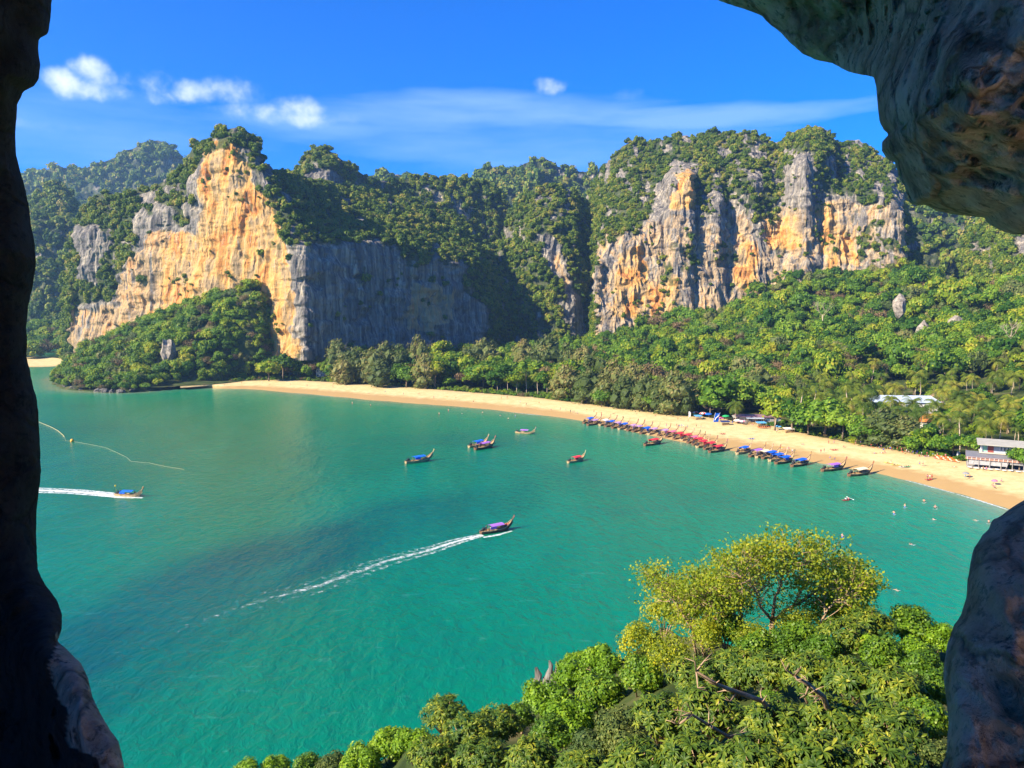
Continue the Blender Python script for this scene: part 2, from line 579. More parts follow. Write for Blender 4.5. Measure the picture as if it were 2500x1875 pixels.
def mountain(name, cols, rock=(), veg=(), sparse=(), orange=(), orange_pale=(), nx=300, ny=200, big=9.0, flute=3.0, seed=0, crest_noise=5.0, ostr=1.0, pale=0.78, label=None, back=120, speck=0.12):
    px0, px1 = min(cols), max(cols)
    pxs = np.linspace(px0, px1, nx)
    py, yy = interp_cols(cols, pxs, ny)
    PX = np.broadcast_to(pxs, py.shape)
    # jagged crest that fades downward
    jag = fbm(np.stack([pxs * 0.03, pxs * 0, pxs * 0 + seed], -1), 4, seed) * crest_noise
    fade = np.linspace(1, 0, ny)[:, None] ** 2
    py = py + jag[None] * fade
    # masks, with ragged edges
    q = np.stack([PX * 0.02, py * 0.02, PX * 0 + seed], -1)
    wx = fbm(q, 4, seed + 5, 0.6) * 34; wy = fbm(q + 50, 4, seed + 6, 0.6) * 34
    mx, my = PX + wx, py + wy
    vegm = np.ones(py.shape)
    for poly in rock: vegm[inpoly(mx, my, poly)] = 0.0
    for poly in sparse: vegm[inpoly(mx, my, poly)] = 0.42
    for poly in veg: vegm[inpoly(mx, my, poly)] = 1.0
    n_s = fbm(np.stack([PX * 0.06, py * 0.035, PX * 0 + 3 + seed], -1), 4, seed + 9, 0.6)
    vegm = np.where((vegm > 0.9) & (n_s > 0.5 - speck * 1.2), 0.35, vegm)
    vegm = np.where((vegm > 0.3) & (vegm < 0.6), (n_s < -0.02) * 1.0, vegm)
    vegm = np.where((vegm == 0) & (n_s < -0.46), 0.8, vegm)
    org = np.zeros(py.shape)
    for poly in orange_pale: org[inpoly(mx, my, poly)] = pale
    for poly in orange:
        org[inpoly(mx, my, poly)] = ostr
    # soften the masks
    def blur(a, k):
        for ax in (0, 1):
            pad = [(k, k) if i == ax else (0, 0) for i in (0, 1)]
            b = np.pad(a, pad, 'edge')
            cs = np.cumsum(b, axis=ax)
            n = a.shape[ax]
            if ax == 0: a = (cs[2 * k:2 * k + n] - np.vstack([np.zeros((1, a.shape[1])), cs[:n - 1]])) / (2 * k + 1)
            else: a = (cs[:, 2 * k:2 * k + n] - np.hstack([np.zeros((a.shape[0], 1)), cs[:, :n - 1]])) / (2 * k + 1)
        return a
    vs = blur(vegm, 1); org = blur(org, 3)
    p = P(PX, py, yy)
    # relief: buttresses, gullies, flutes
    w = p.copy()
    ridge = 1 - np.abs(fbm(w * np.array([1 / 75., 1 / 75., 1 / 150.]), 4, seed + 20)) * 2.2
    mid = fbm(w * np.array([1 / 26., 1 / 26., 1 / 60.]), 4, seed + 21, 0.55)
    fl = 1 - np.abs(fbm(w * np.array([1 / 11., 1 / 11., 1 / 70.]) + mid[..., None] * 0.5, 3, seed + 22, 0.55)) * 2.4
    ledge = fbm(w * np.array([1 / 30., 1 / 30., 1 / 9.]), 3, seed + 23)
    edge = np.minimum(1, np.linspace(0.15, 3.5, ny))[:, None]
    d = (big * (ridge - 0.4) * edge + mid * big * 0.6) * (0.45 + 0.55 * vs) + (1 - vs) * flute * fl + ledge * (1.2 + 2.2 * (1 - vs)) - (1 - vs) * 11 * np.maximum(0, fbm(w * np.array([1 / 24., 1 / 24., 1 / 17.]), 3, seed + 27) - 0.22)
    du = np.gradient(p, axis=1); dv = np.gradient(p, axis=0)
    nrm = np.cross(du, dv); nrm /= np.linalg.norm(nrm, axis=2, keepdims=True) + 1e-9
    nrm *= np.sign(-(nrm[..., 1:2]) + 1e-6)
    p = p + nrm * np.array([1, 1, 0.35]) * d[..., None]
    # back of the mountain, so that it has a body and casts a whole shadow
    rows = [p]
    cr = p[0]
    back_rows = []
    for f, dz in ((0.25, 0.10), (0.6, 0.32), (1.0, 1.0)):
        b = cr.copy()
        dirn = cr[:, :2] / np.linalg.norm(cr[:, :2], axis=1, keepdims=True)
        b[:, :2] += dirn * back * f
        b[:, 2] = cr[:, 2] * (1 - dz) - 2 * dz
        back_rows.append(b[None])
    allp = np.concatenate(back_rows[::-1] + rows)
    nb = len(back_rows)
    A = lambda a, v: np.concatenate([np.full((nb, a.shape[1]), v), a]).ravel()
    me = new_mesh(name, allp, grid_quads(ny + nb, nx), mats=[ROCK], smooth=False,
                  attrs={'veg': A(vs, 1.0), 'orange': A(org, 0.0)})
    o = link(name, me)
    tag(o, label, kind='structure')
    VEG_SITES[name] = (p, vs, nrm)
    return o


THAI_COLS = {
    285: [(486, 805), (560, 790), (880, 768)], 318: [(474, 800), (560, 775), (880, 757)],
    344: [(466, 800), (540, 770), (880, 750)], 398: [(444, 790), (520, 762), (880, 735)],
    448: [(412, 780), (490, 750), (880, 722)], 475: [(356, 775), (440, 742), (880, 714)],
    493: [(348, 768), (420, 730), (880, 709)], 511: [(354, 755), (400, 728), (880, 704)],
    521: [(327, 745), (350, 728), (880, 702)], 545: [(317, 735), (345, 718), (880, 696)],
    570: [(312, 730), (340, 712), (880, 690)], 606: [(322, 738), (370, 712), (880, 682)],
    629: [(336, 742), (400, 708), (880, 677)], 638: [(366, 742), (425, 704), (880, 675)],
    651: [(402, 740), (450, 700), (880, 671)], 669: [(416, 742), (470, 694), (880, 668)],
    700: [(420, 770), (500, 694), (600, 674), (880, 660)], 722: [(432, 790), (520, 702), (605, 666), (880, 650)],
    745: [(440, 810), (540, 706), (605, 668), (880, 643)], 800: [(452, 860), (590, 700), (640, 686), (880, 674)],
    900: [(472, 900), (590, 738), (880, 715)], 1000: [(486, 930), (610, 778), (880, 750)],
    1100: [(520, 950), (640, 815), (880, 790)], 1150: [(556, 950), (650, 842), (880, 815)],
    1190: [(600, 940), (740, 855), (880, 838)], 1230: [(664, 925), (770, 885), (880, 870)], 1262: [(745, 910), (880, 890)]}
THAI_ROCK = [[(500, 392), (528, 362), (560, 350), (588, 378), (602, 420), (640, 440), (680, 490), (697, 540), (704, 600), (800, 598),
              (920, 600), (985, 640), (1015, 655), (1050, 622), (1115, 640), (1140, 700), (1190, 755), (1190, 900), (250, 900), (280, 700), (330, 620),
              (318, 540), (345, 505), (400, 520), (450, 490), (500, 450)]]
THAI_ORANGE = [[(503, 350), (560, 322), (590, 360), (612, 430), (692, 500), (706, 600), (716, 700), (742, 880), (250, 880), (330, 770),
                (400, 745), (392, 620), (430, 560), (495, 560)]]
mountain('limestone_mountain', THAI_COLS, rock=THAI_ROCK, orange=THAI_ORANGE,
         sparse=[[(330, 480), (450, 440), (500, 400), (500, 480), (440, 540), (340, 520)], [(590, 350), (640, 400), (690, 470), (690, 560), (640, 470)]],
         nx=620, ny=330, big=7, flute=2.6, seed=3, ostr=1.45, pale=1.02, orange_pale=[[(250, 900), (318, 640), (360, 560), (480, 560), (480, 900)], [(1000, 700), (1120, 700), (1100, 800), (980, 800)]], label='tall limestone headland with an orange sunlit face and a grey shaded face')
mountain('wooded_shoulder', {
    150: [(760, 850), (880, 830)], 160: [(660, 840), (880, 815)], 172: [(600, 840), (720, 815), (880, 806)], 182: [(560, 845), (880, 800)], 200: [(520, 850), (600, 812), (880, 796)],
    230: [(482, 860), (560, 815), (880, 790)], 262: [(468, 865), (560, 815), (880, 785)], 300: [(478, 860), (560, 812), (880, 782)], 345: [(480, 850), (880, 795)]},
    rock=[[(185, 560), (255, 555), (275, 600), (240, 660), (200, 700), (180, 690)], [(165, 735), (330, 730), (330, 900), (165, 900)]],
    orange=[[(165, 745), (330, 745), (330, 880), (165, 880)]], nx=150, ny=220, big=6, flute=2.6, seed=5,
    label='wooded shoulder of the headland beside the orange cliff')
mountain('far_left_ridge', {
    -200: [(450, 2100), (900, 1900)], 50: [(424, 2150), (900, 1900)], 120: [(412, 2150), (900, 1900)], 190: [(412, 2150), (900, 1900)], 250: [(396, 2150), (900, 1900)],
    300: [(375, 2150), (900, 1900)], 340: [(352, 2150), (900, 1900)], 385: [(345, 2150), (900, 1900)], 412: [(354, 2150), (900, 1900)],
    448: [(385, 2150), (900, 1900)], 480: [(415, 2150), (900, 1900)], 540: [(460, 2150), (900, 1900)]},
    nx=220, ny=140, big=26, flute=6, seed=8, back=500, speck=0.04, label='hazy blue green ridge furthest to the left')
mountain('left_wooded_cliff', {
    -120: [(500, 1300), (900, 1180)], 20: [(490, 1280), (900, 1150)], 70: [(500, 1260), (560, 1190), (900, 1130)], 100: [(472, 1260), (560, 1170), (900, 1120)],
    140: [(458, 1260), (560, 1170), (900, 1120)], 170: [(476, 1260), (560, 1180), (900, 1130)], 200: [(540, 1280), (900, 1150)], 260: [(620, 1290), (900, 1170)]},
    nx=130, ny=170, big=14, flute=4, seed=9, back=300, label='steep dark wooded cliff behind the small far beach')
mountain('middle_ridge', {
    680: [(440, 1000), (640, 880)], 700: [(419, 1000), (640, 880)], 730: [(426, 1000), (640, 885)], 737: [(392, 1000), (430, 970), (640, 890)],
    749: [(374, 1000), (410, 965), (640, 890)], 776: [(360, 1000), (405, 960), (640, 895)],
    803: [(368, 1000), (410, 960), (640, 900)], 835: [(389, 1000), (640, 905)], 871: [(419, 1010), (640, 910)], 912: [(444, 1020), (640, 920)],
    960: [(444, 1060), (660, 950)], 1007: [(434, 1080), (660, 970)], 1061: [(434, 1090), (680, 980)], 1120: [(437, 1100), (720, 990)], 1165: [(437, 1110), (760, 1000)],
    1206: [(450, 1110), (800, 1000)], 1240: [(500, 1110), (850, 1000)], 1275: [(580, 1110), (860, 1010)]},
    rock=[[(757, 402), (800, 405), (838, 430), (830, 475), (765, 455)]], sparse=[[(980, 470), (1060, 480), (1150, 500), (1150, 560), (980, 540)]],
    nx=360, ny=170, big=13, flute=3, seed=11, back=160, label='wooded ridge with a rounded knoll behind the orange cliff')
mountain('far_hills', {
    840: [(460, 1750), (640, 1650)], 894: [(428, 1750), (640, 1650)], 940: [(424, 1750), (640, 1650)], 984: [(427, 1750), (640, 1650)], 1040: [(445, 1750), (640, 1650)],
    1150: [(440, 1750), (640, 1600)], 1206: [(411, 1700), (640, 1550)], 1233: [(408, 1700), (640, 1550)], 1250: [(415, 1700), (640, 1550)], 1286: [(393, 1700), (640, 1550)], 1322: [(388, 1700), (640, 1540)],
    1344: [(396, 1700), (640, 1540)], 1367: [(409, 1700), (640, 1540)], 1403: [(416, 1700), (640, 1540)], 1467: [(416, 1700), (640, 1540)], 1560: [(430, 1700), (640, 1540)]},
    sparse=[[(1335, 410), (1370, 410), (1375, 450), (1340, 450)], [(1100, 440), (1140, 450), (1130, 480), (1100, 470)]],
    nx=260, ny=90, big=18, flute=4, seed=13, back=400, label='bluish wooded hills seen through the saddle')
mountain('central_wooded_hill', {
    1190: [(720, 1000), (860, 900)], 1212: [(630, 1000), (860, 890)], 1224: [(600, 1000), (860, 885)], 1240: [(534, 1000), (700, 930), (860, 880)], 1262: [(492, 1000), (620, 935), (860, 875)],
    1308: [(460, 1000), (560, 930), (860, 865)], 1367: [(457, 1010), (560, 925), (860, 858)], 1399: [(466, 1020), (580, 925), (860, 860)],
    1430: [(490, 1040), (620, 945), (860, 880)], 1475: [(540, 1060), (860, 900)]},
    rock=[[(1305, 565), (1345, 575), (1385, 640), (1405, 700), (1440, 830), (1385, 830), (1372, 710), (1330, 640)]],
    orange=[[(1365, 620), (1400, 690), (1390, 720), (1360, 660)]], sparse=[[(1330, 470), (1380, 470), (1390, 520), (1340, 560)]],
    nx=200, ny=220, big=8, flute=3, seed=15, back=160, label='steep wooded hill with a narrow rock scar between the two big cliffs')
MASSIF = {
    1436: [(480, 1080), (620, 980), (880, 890)], 1457: [(433, 1080), (600, 890), (650, 832), (880, 800)],
    1476: [(403, 1060), (590, 855), (880, 792)], 1521: [(358, 1050), (570, 855), (880, 792)], 1548: [(344, 1045), (560, 858), (880, 795)],
    1584: [(349, 1045), (545, 862), (880, 798)], 1620: [(341, 1040), (520, 865), (880, 800)], 1648: [(329, 1035), (400, 960), (440, 868), (520, 850), (880, 800)],
    1684: [(333, 1030), (400, 950), (430, 866), (520, 850), (860, 802)], 1694: [(333, 1030), (420, 910), (520, 866), (600, 852), (860, 805)], 1752: [(322, 1025), (450, 888), (500, 862), (850, 812)],
    1773: [(322, 1020), (460, 895), (850, 815)], 1818: [(322, 1015), (450, 885), (830, 820)], 1845: [(331, 1010), (450, 882), (820, 822)], 1881: [(344, 1000), (480, 885), (820, 826)],
    1904: [(347, 1000), (480, 885), (800, 826)], 1922: [(331, 995), (400, 890), (800, 824)], 1967: [(315, 990), (350, 900), (400, 862), (780, 822)], 2003: [(313, 990), (370, 890), (780, 822)],
    2028: [(322, 995), (390, 905), (480, 868), (780, 822)], 2039: [(349, 995), (480, 868), (780, 822)], 2067: [(342, 990), (470, 868), (780, 820)], 2094: [(344, 988), (470, 862), (780, 816)],
    2134: [(375, 975), (480, 850), (780, 810)], 2175: [(393, 960), (490, 838), (780, 804)], 2200: [(450, 950), (520, 835), (790, 802)], 2216: [(520, 945), (600, 880), (800, 830)],
    2247: [(634, 960), (800, 880)], 2280: [(705, 970), (800, 920)], 2310: [(760, 980), (810, 950)]}
mountain('limestone_massif', MASSIF,
         rock=[[(1450, 900), (1455, 620), (1500, 585), (1560, 560), (1605, 515), (1612, 465), (1650, 400), (1692, 405), (1688, 500), (1735, 470), (1780, 455),
                (1850, 450), (1900, 480), (1925, 400), (1950, 360), (1985, 370), (1995, 430), (2010, 480), (2080, 490), (2130, 490), (2190, 500), (2215, 600), (2220, 720), (2100, 840), (1450, 900)]],
         veg=[[(1694, 425), (1728, 465), (1738, 525), (1712, 530), (1694, 500)], [(1860, 430), (1905, 480), (1892, 540), (1840, 560), (1822, 530), (1850, 480)],
              [(1735, 640), (1765, 615), (1800, 625), (1780, 645)]],
         sparse=[[(1590, 600), (1700, 590), (1720, 660), (1620, 670)], [(1830, 360), (1900, 370), (1890, 430), (1840, 440)], [(2040, 350), (2105, 365), (2120, 450), (2060, 450)],
                 [(1760, 440), (1850, 400), (1880, 440), (1850, 500), (1770, 500)], [(2080, 560), (2190, 540), (2200, 640), (2100, 660)], [(2120, 400), (2190, 420), (2190, 500), (2130, 500)]],
         orange=[[(1520, 620), (1570, 610), (1600, 700), (1560, 780), (1500, 760)], [(1795, 570), (1828, 600), (1858, 720), (1828, 720), (1795, 640)],
                 [(1868, 525), (1950, 545), (1960, 600), (1870, 610)], [(1985, 500), (2050, 500), (2090, 640), (2010, 650)], [(1648, 430), (1692, 430), (1688, 520), (1640, 530)], [(1600, 690), (1660, 680), (1650, 790), (1590, 800)]],
         nx=760, ny=340, big=5, flute=3.2, seed=17, speck=0.24, ostr=1.45, orange_pale=[[(1450, 560), (2220, 480), (2230, 900), (1450, 900)]], back=220, label='broad limestone massif with grey and orange streaked cliffs above the forest')
mountain('right_far_mountain', {
    2150: [(470, 1300), (840, 1150)], 2230: [(470, 1300), (840, 1140)], 2350: [(450, 1300), (840, 1120)], 2500: [(440, 1280), (840, 1100)], 2750: [(430, 1250), (840, 1050)], 3100: [(440, 1200), (840, 1000)]},
    nx=200, ny=130, big=18, flute=4, seed=19, back=300, label='blue green mountain in the shaded valley beyond the massif')
mountain('right_wooded_hill', {
    2320: [(720, 980), (840, 800)], 2345: [(640, 960), (840, 780)], 2374: [(545, 930), (700, 800), (840, 740)], 2420: [(535, 900), (700, 760), (840, 710)], 2500: [(522, 860), (700, 700), (840, 660)],
    2620: [(500, 820), (840, 620)], 2800: [(500, 780), (840, 580)], 3100: [(520, 740), (840, 540)], 3400: [(640, 700), (900, 520)]},
    rock=[[(2470, 600), (2520, 570), (2560, 650), (2480, 650)]], sparse=[[(2380, 620), (2420, 600), (2430, 660), (2400, 680)]],
    nx=240, ny=150, big=10, flute=3, seed=21, back=200, label='wooded hill on the right beneath the cave overhang')

# ================================================================== shoreline, water, beach, forest floor
WATERLINE = [(392, 950), (430, 948), (480, 947), (542, 948), (600, 949), (678, 956), (791, 965), (870, 973), (961, 981), (1040, 987), (1130, 994), (1243, 1005), (1300, 1011), (1381, 1021),
             (1422, 1028), (1500, 1045), (1598, 1066), (1707, 1088), (1800, 1103), (1897, 1116), (1960, 1124), (2026, 1135), (2144, 1157), (2232, 1176), (2350, 1208),
             (2455, 1240), (2560, 1280), (2700, 1350), (2900, 1500), (3200, 1800)]
VEGLINE = [(392, 946), (430, 944), (480, 941), (542, 937), (600, 930), (690, 927), (826, 934), (962, 943), (1097, 954), (1300, 970), (1381, 980), (1530, 997), (1625, 1011), (1680, 1015), (1760, 1024),
           (1897, 1042), (1938, 1054), (1997, 1067), (2100, 1085), (2261, 1112), (2364, 1128), (2500, 1152), (2650, 1185), (2900, 1250), (3200, 1340)]
wl = np.array(WATERLINE, float); vl = np.array(VEGLINE, float)


def wl_y(px): return np.interp(px, wl[:, 0], wl[:, 1])
def vl_y(px): return np.interp(px, vl[:, 0], vl[:, 1])


def beach():
    nx, nt = 520, 26
    pxs = np.linspace(440, 3200, nx)
    wig = fbm(np.stack([pxs * 0.02, pxs * 0, pxs * 0], -1), 3, 4) * 1.6
    a = G(pxs, wl_y(pxs) + wig, 0.0)
    b = G(pxs, vl_y(pxs), 2.6)
    ts = np.concatenate([np.linspace(-0.5, 0, 6)[:-1], np.linspace(0, 1.0, nt - 10), [1.04, 1.08, 1.12, 1.16, 1.2]])
    rows = []
    for t in ts:
        p = a + (b - a) * t
        if t < 0: p[:, 2] = t * 3.5
        elif t <= 1: p[:, 2] = 2.6 * (1 - (1 - t) ** 1.6)
        else: p[:, 2] = 2.6 - (t - 1) * 4
        rows.append(p)
    p = np.stack(rows)
    bump = fbm(p * np.array([0.15, 0.15, 0]), 3, 2) * 0.12 * np.clip(ts, 0, 1)[:, None]
    p[..., 2] += bump
    tt = np.broadcast_to(ts[:, None], p.shape[:2]).ravel()
    m = NT('sand')
    pos = m.pos()
    n = m.noise(pos, 0.25, 6, 0.65)
    n2 = m.noise(m.mapping(pos, (1, 1, 1)), 1.6, 4, 0.6)
    dry = m.ramp(n, [(0.35, (0.49, 0.375, 0.165)), (0.6, (0.60, 0.475, 0.235))])
    dry = m.mix(0.35, dry, m.ramp(n2, [(0.35, 0.7), (0.6, 1.15)]), 'MULTIPLY')
    wet = m.mix(n, (0.35, 0.225, 0.088), (0.40, 0.265, 0.11))
    f = m.math('ADD', m.attr('t'), m.math('MULTIPLY', m.math('SUBTRACT', n, 0.5), 0.25))
    c = m.mix(m.ramp(f, [(0.26, 0.0), (0.42, 1.0)]), wet, dry)
    litter = m.math('MULTIPLY', m.ramp(f, [(0.8, 0.0), (1.0, 1.0)]), m.ramp(n2, [(0.45, 0.0), (0.6, 0.75)]))
    c = m.mix(litter, c, (0.22, 0.13, 0.06))
    mat = m.finish(m.principled(c, 0.9, 0.1, m.bump(n2, 0.4, 0.15)))
    me = new_mesh('beach', p, grid_quads(len(ts), nx), mats=[mat], smooth=True, attrs={'t': tt})
    tag(link('beach', me), 'long curved pale golden sand beach', kind='structure')
    # small beach beyond the headland
    px = np.linspace(20, 215, 40)
    w = 893 + 3 * np.sin(px * 0.02); v = 879 + 2 * np.sin(px * 0.05)
    rr = [G(px, w + 5, -0.8), G(px, w, 0.0), G(px, (w + v) / 2, 1.2), G(px, v, 2.0), G(px, v - 6, 3.0)]
    me = new_mesh('far_beach', np.stack(rr), grid_quads(5, 40), mats=[mat], smooth=True, attrs={'t': np.repeat([-.3, 0.3, .6, .8, .8], 40)})
    tag(link('far_beach', me), 'small strip of sand beyond the rocky headland', kind='structure')


beach()
# the headland's rocky shore
HEAD_SHORE = [(118, 940), (135, 948), (165, 954), (230, 958), (300, 960), (360, 957), (400, 951)]
shore_w = np.concatenate([G(np.array([118, 125, 150, 175]), np.array([938, 925, 912, 900]))[:, :2][::-1] if False else G(np.array([178., 150, 122, 118]), np.array([902., 912, 926, 940]))[:, :2],
                          G(np.array([p[0] for p in HEAD_SHORE[1:]], float), np.array([p[1] for p in HEAD_SHORE[1:]], float))[:, :2],
                          G(wl[1:, 0], wl[1:, 1])[:, :2]])


def water():
    xs = np.concatenate([np.linspace(-3500, -520, 30)[:-1], np.linspace(-520, 420, 240), np.linspace(420, 3000, 15)[1:]])
    ys = np.concatenate([np.linspace(-1500, 20, 12)[:-1], np.linspace(20, 760, 220), np.linspace(760, 4000, 26)[1:]])
    X, Y = np.meshgrid(xs, ys)
    pts = np.stack([X.ravel(), Y.ravel()], 1)
    d = seg_dist(pts, shore_w)
    # a darker band of colour that crosses the bay
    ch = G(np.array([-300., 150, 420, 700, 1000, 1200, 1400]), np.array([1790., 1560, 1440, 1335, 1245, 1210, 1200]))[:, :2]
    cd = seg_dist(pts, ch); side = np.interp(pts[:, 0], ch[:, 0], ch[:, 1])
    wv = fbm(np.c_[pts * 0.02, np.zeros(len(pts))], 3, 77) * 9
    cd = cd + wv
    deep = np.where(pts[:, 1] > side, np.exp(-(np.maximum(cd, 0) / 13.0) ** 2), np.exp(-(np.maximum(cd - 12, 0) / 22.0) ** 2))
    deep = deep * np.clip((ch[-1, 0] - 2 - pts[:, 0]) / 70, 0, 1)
    m = NT('sea_water')
    pos = m.pos()
    # depth colour: clear over the sand, deeper green turquoise out in the bay
    big = m.noise(m.mapping(pos, (0.006, 0.010, 1), rot=(0, 0, 0.5)), 1.0, 4, 0.55, 0.5)
    pat = m.noise(m.mapping(pos, (0.03, 0.012, 1), rot=(0, 0, -0.9)), 1.0, 5, 0.6, 0.8)
    dd = m.math('ADD', m.attr('sd'), m.math('MULTIPLY', m.math('SUBTRACT', big, 0.5), 30.0))
    f = m.math('DIVIDE', dd, 160.0, clamp=True)
    c = m.ramp(f, [(0.0, (0.20, 0.25, 0.125)), (0.05, (0.060, 0.235, 0.125)), (0.16, (0.0, 0.205, 0.098)), (0.5, (0.0, 0.165, 0.080)), (1.0, (0.0, 0.130, 0.068))])
    c = m.mix(m.math('MULTIPLY', m.ramp(big, [(0.5, 0.0), (0.66, 1.0)]), m.ramp(f, [(0.15, 0.0), (0.5, 0.55)])), c, (0.0, 0.095, 0.075))
    c = m.mix(m.math('MULTIPLY', m.attr('deep'), m.ramp(m.noise(m.mapping(pos, (0.02, 0.02, 1)), 1.0, 5, 0.6), [(0.25, 0.65), (0.6, 1.0)])), c, (0.0, 0.062, 0.058))  # darker tone along the diagonal band
    c = m.mix(m.ramp(pat, [(0.42, 0.0), (0.75, 0.35)]), c, (0.004, 0.225, 0.135))
    w1 = m.noise(m.mapping(pos, (0.5, 0.30, 1), rot=(0, 0, 0.2)), 1.0, 5, 0.62, 0.6)
    w2 = m.noise(m.mapping(pos, (0.16, 0.05, 1), rot=(0, 0, 0.25)), 1.0, 3, 0.5, 0.4)
    w3 = m.noise(m.mapping(pos, (2.2, 1.1, 1), rot=(0, 0, 0.5)), 1.0, 4, 0.6)
    h = m.math('ADD', m.math('ADD', m.math('MULTIPLY', w1, 1.0), m.math('MULTIPLY', w2, 1.3)), m.math('MULTIPLY', w3, 0.22))
    nrm = m.bump(h, 0.7, 0.5)
    st = m.noise(m.mapping(pos, (0.10, 0.35, 1), rot=(0, 0, -0.7)), 1.0, 8, 0.72, 0.6)
    c = m.mix(m.ramp(st, [(0.60, 0.0), (0.74, 0.4)]), c, (0.10, 0.30, 0.24))
    c = m.mix(m.ramp(w1, [(0.30, 0.22), (0.5, 0.0)]), c, (0.0, 0.055, 0.06))
    mat = m.finish(m.principled(c, 0.14, 0.24, nrm))
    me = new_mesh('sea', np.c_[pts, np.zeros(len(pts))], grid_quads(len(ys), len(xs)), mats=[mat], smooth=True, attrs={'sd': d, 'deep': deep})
    tag(link('sea', me), 'calm turquoise bay', kind='structure')


water()
# forest floor -----------------------------------------------------------
C = []
for i in range(0, len(VEGLINE)):
    g = G(VEGLINE[i][0], VEGLINE[i][1], 2.6); C.append((g[0], g[1], 2.6))
    C.append((g[0] - 6, g[1] + 28, 3.4))


def canopy(px, py, Y, drop=11.0):
    p = P(px, py, Y); C.append((p[0], p[1], max(3.0, p[2] - drop)))


for a in [(760, 900, 700), (900, 890, 760), (1050, 885, 800), (1200, 880, 850), (1320, 870, 860), (1400, 850, 830), (850, 880, 740)]:
    canopy(*a, drop=12)
for a in [(1460, 835, 790), (1530, 812, 795), (1600, 790, 800), (1700, 778, 805), (1780, 765, 812), (1850, 735, 820), (1900, 705, 826), (1985, 680, 824), (2090, 678, 820), (2180, 660, 806),
          (2215, 640, 812), (2290, 700, 850), (2340, 725, 800), (2420, 700, 730), (2500, 690, 670), (2620, 680, 620),
          (1500, 885, 690), (1600, 868, 660), (1750, 848, 670), (1900, 810, 700), (2000, 765, 740), (2100, 748, 740), (2200, 755, 700), (2300, 800, 640), (2420, 800, 580), (2500, 790, 560),
          (1700, 900, 590), (1850, 890, 570), (2000, 860, 580), (2150, 870, 560), (2300, 880, 520), (2500, 890, 470), (2650, 880, 440),
          (1700, 960, 510), (1900, 960, 490), (2100, 950, 480), (2300, 960, 440), (2500, 980, 400), (2650, 990, 380)]:
    canopy(*a)
C = np.array(C)
land = TPS(C[:, :2], C[:, 2], 1e-4)
veg_w = G(vl[:, 0], vl[:, 1], 2.6)[:, :2]
FLOOR_BACK = None


def vegline_side(pts):
    """signed distance inland from the vegetation line"""
    d = seg_dist(pts, veg_w)
    pxs = to_px(np.c_[pts, np.full(len(pts), 2.6)])
    inland = pxs[:, 1] < vl_y(pxs[:, 0])
    return np.where(inland, d, -d)


def soil_mat():
    m = NT('forest_soil')
    n = m.noise(m.pos(), 0.12, 6, 0.65)
    c = m.ramp(n, [(0.35, (0.022, 0.035, 0.012)), (0.52, (0.05, 0.07, 0.02)), (0.66, (0.12, 0.10, 0.05))])
    return m.finish(m.principled(c, 0.95, 0.05, m.bump(n, 0.6, 0.6)))


SOIL = soil_mat()


def land_z(pts):
    z = land(pts)
    s = vegline_side(pts)
    near = np.clip(s / 60.0, 0, 1)
    z = 2.55 * (1 - near) + np.maximum(z, 2.6) * near
    z = np.where(s < 0, 2.45, z)
    return z, s


def forest_floor():
    xs = np.linspace(-330, 700, 190); ys = np.linspace(150, 1010, 170)
    X, Y = np.meshgrid(xs, ys)
    pts = np.stack([X.ravel(), Y.ravel()], 1)
    z, s = land_z(pts)
    z += fbm(np.c_[pts * 0.03, np.zeros(len(pts))], 3, 31) * 1.5 * np.clip(s / 40, 0, 1)
    q = grid_quads(len(ys), len(xs))
    keep = (s[q] > -1.0).all(1)
    me = new_mesh('forest_floor', np.c_[pts, z], q[keep], mats=[SOIL], smooth=True)
    tag(link('forest_floor', me), 'earth under the trees between the beach and the cliffs', kind='structure')


forest_floor()
# headland mound in front of the orange cliff ----------------------------
H = []
for (px, py) in HEAD_SHORE[1:] + [(178, 902), (150, 912), (122, 926), (440, 944), (520, 938), (600, 930), (660, 926)]:
    g = G(px, py, 0.5); H.append((g[0], g[1], 0.8))
for (px, py, Y, dr) in [(200, 850, 700, 9), (180, 870, 720, 6), (300, 812, 705, 9), (400, 765, 700, 9), (480, 730, 694, 9), (560, 712, 682, 9), (620, 705, 668, 9), (655, 790, 655, 9), (690, 880, 640, 8),
                        (260, 880, 650, 7), (350, 860, 645, 7), (450, 850, 640, 7), (550, 850, 630, 7), (620, 880, 615, 7), (400, 910, 600, 6), (520, 905, 600, 6), (240, 925, 600, 5), (330, 925, 600, 5)]:
    g = P(px, py, Y); H.append((g[0], g[1], max(1.0, g[2] - dr)))
H = np.array(H)
head = TPS(H[:, :2], H[:, 2], 1e-4)
HEAD_POLY = [tuple(p) for p in np.concatenate([G(np.array([178., 150, 122, 118, 135, 165, 230, 300, 360, 400, 440, 520, 600, 700]), np.array([898., 910, 926, 938, 947, 953, 957, 959, 956, 950, 943, 937, 930, 926]), 0.3)[:, :2],
             P(np.array([730., 700, 640, 520, 400, 300, 200, 160]), np.array([800.] * 8), np.array([670., 690, 700, 720, 750, 780, 810, 820]))[:, :2]])]


HEADGRID = {}


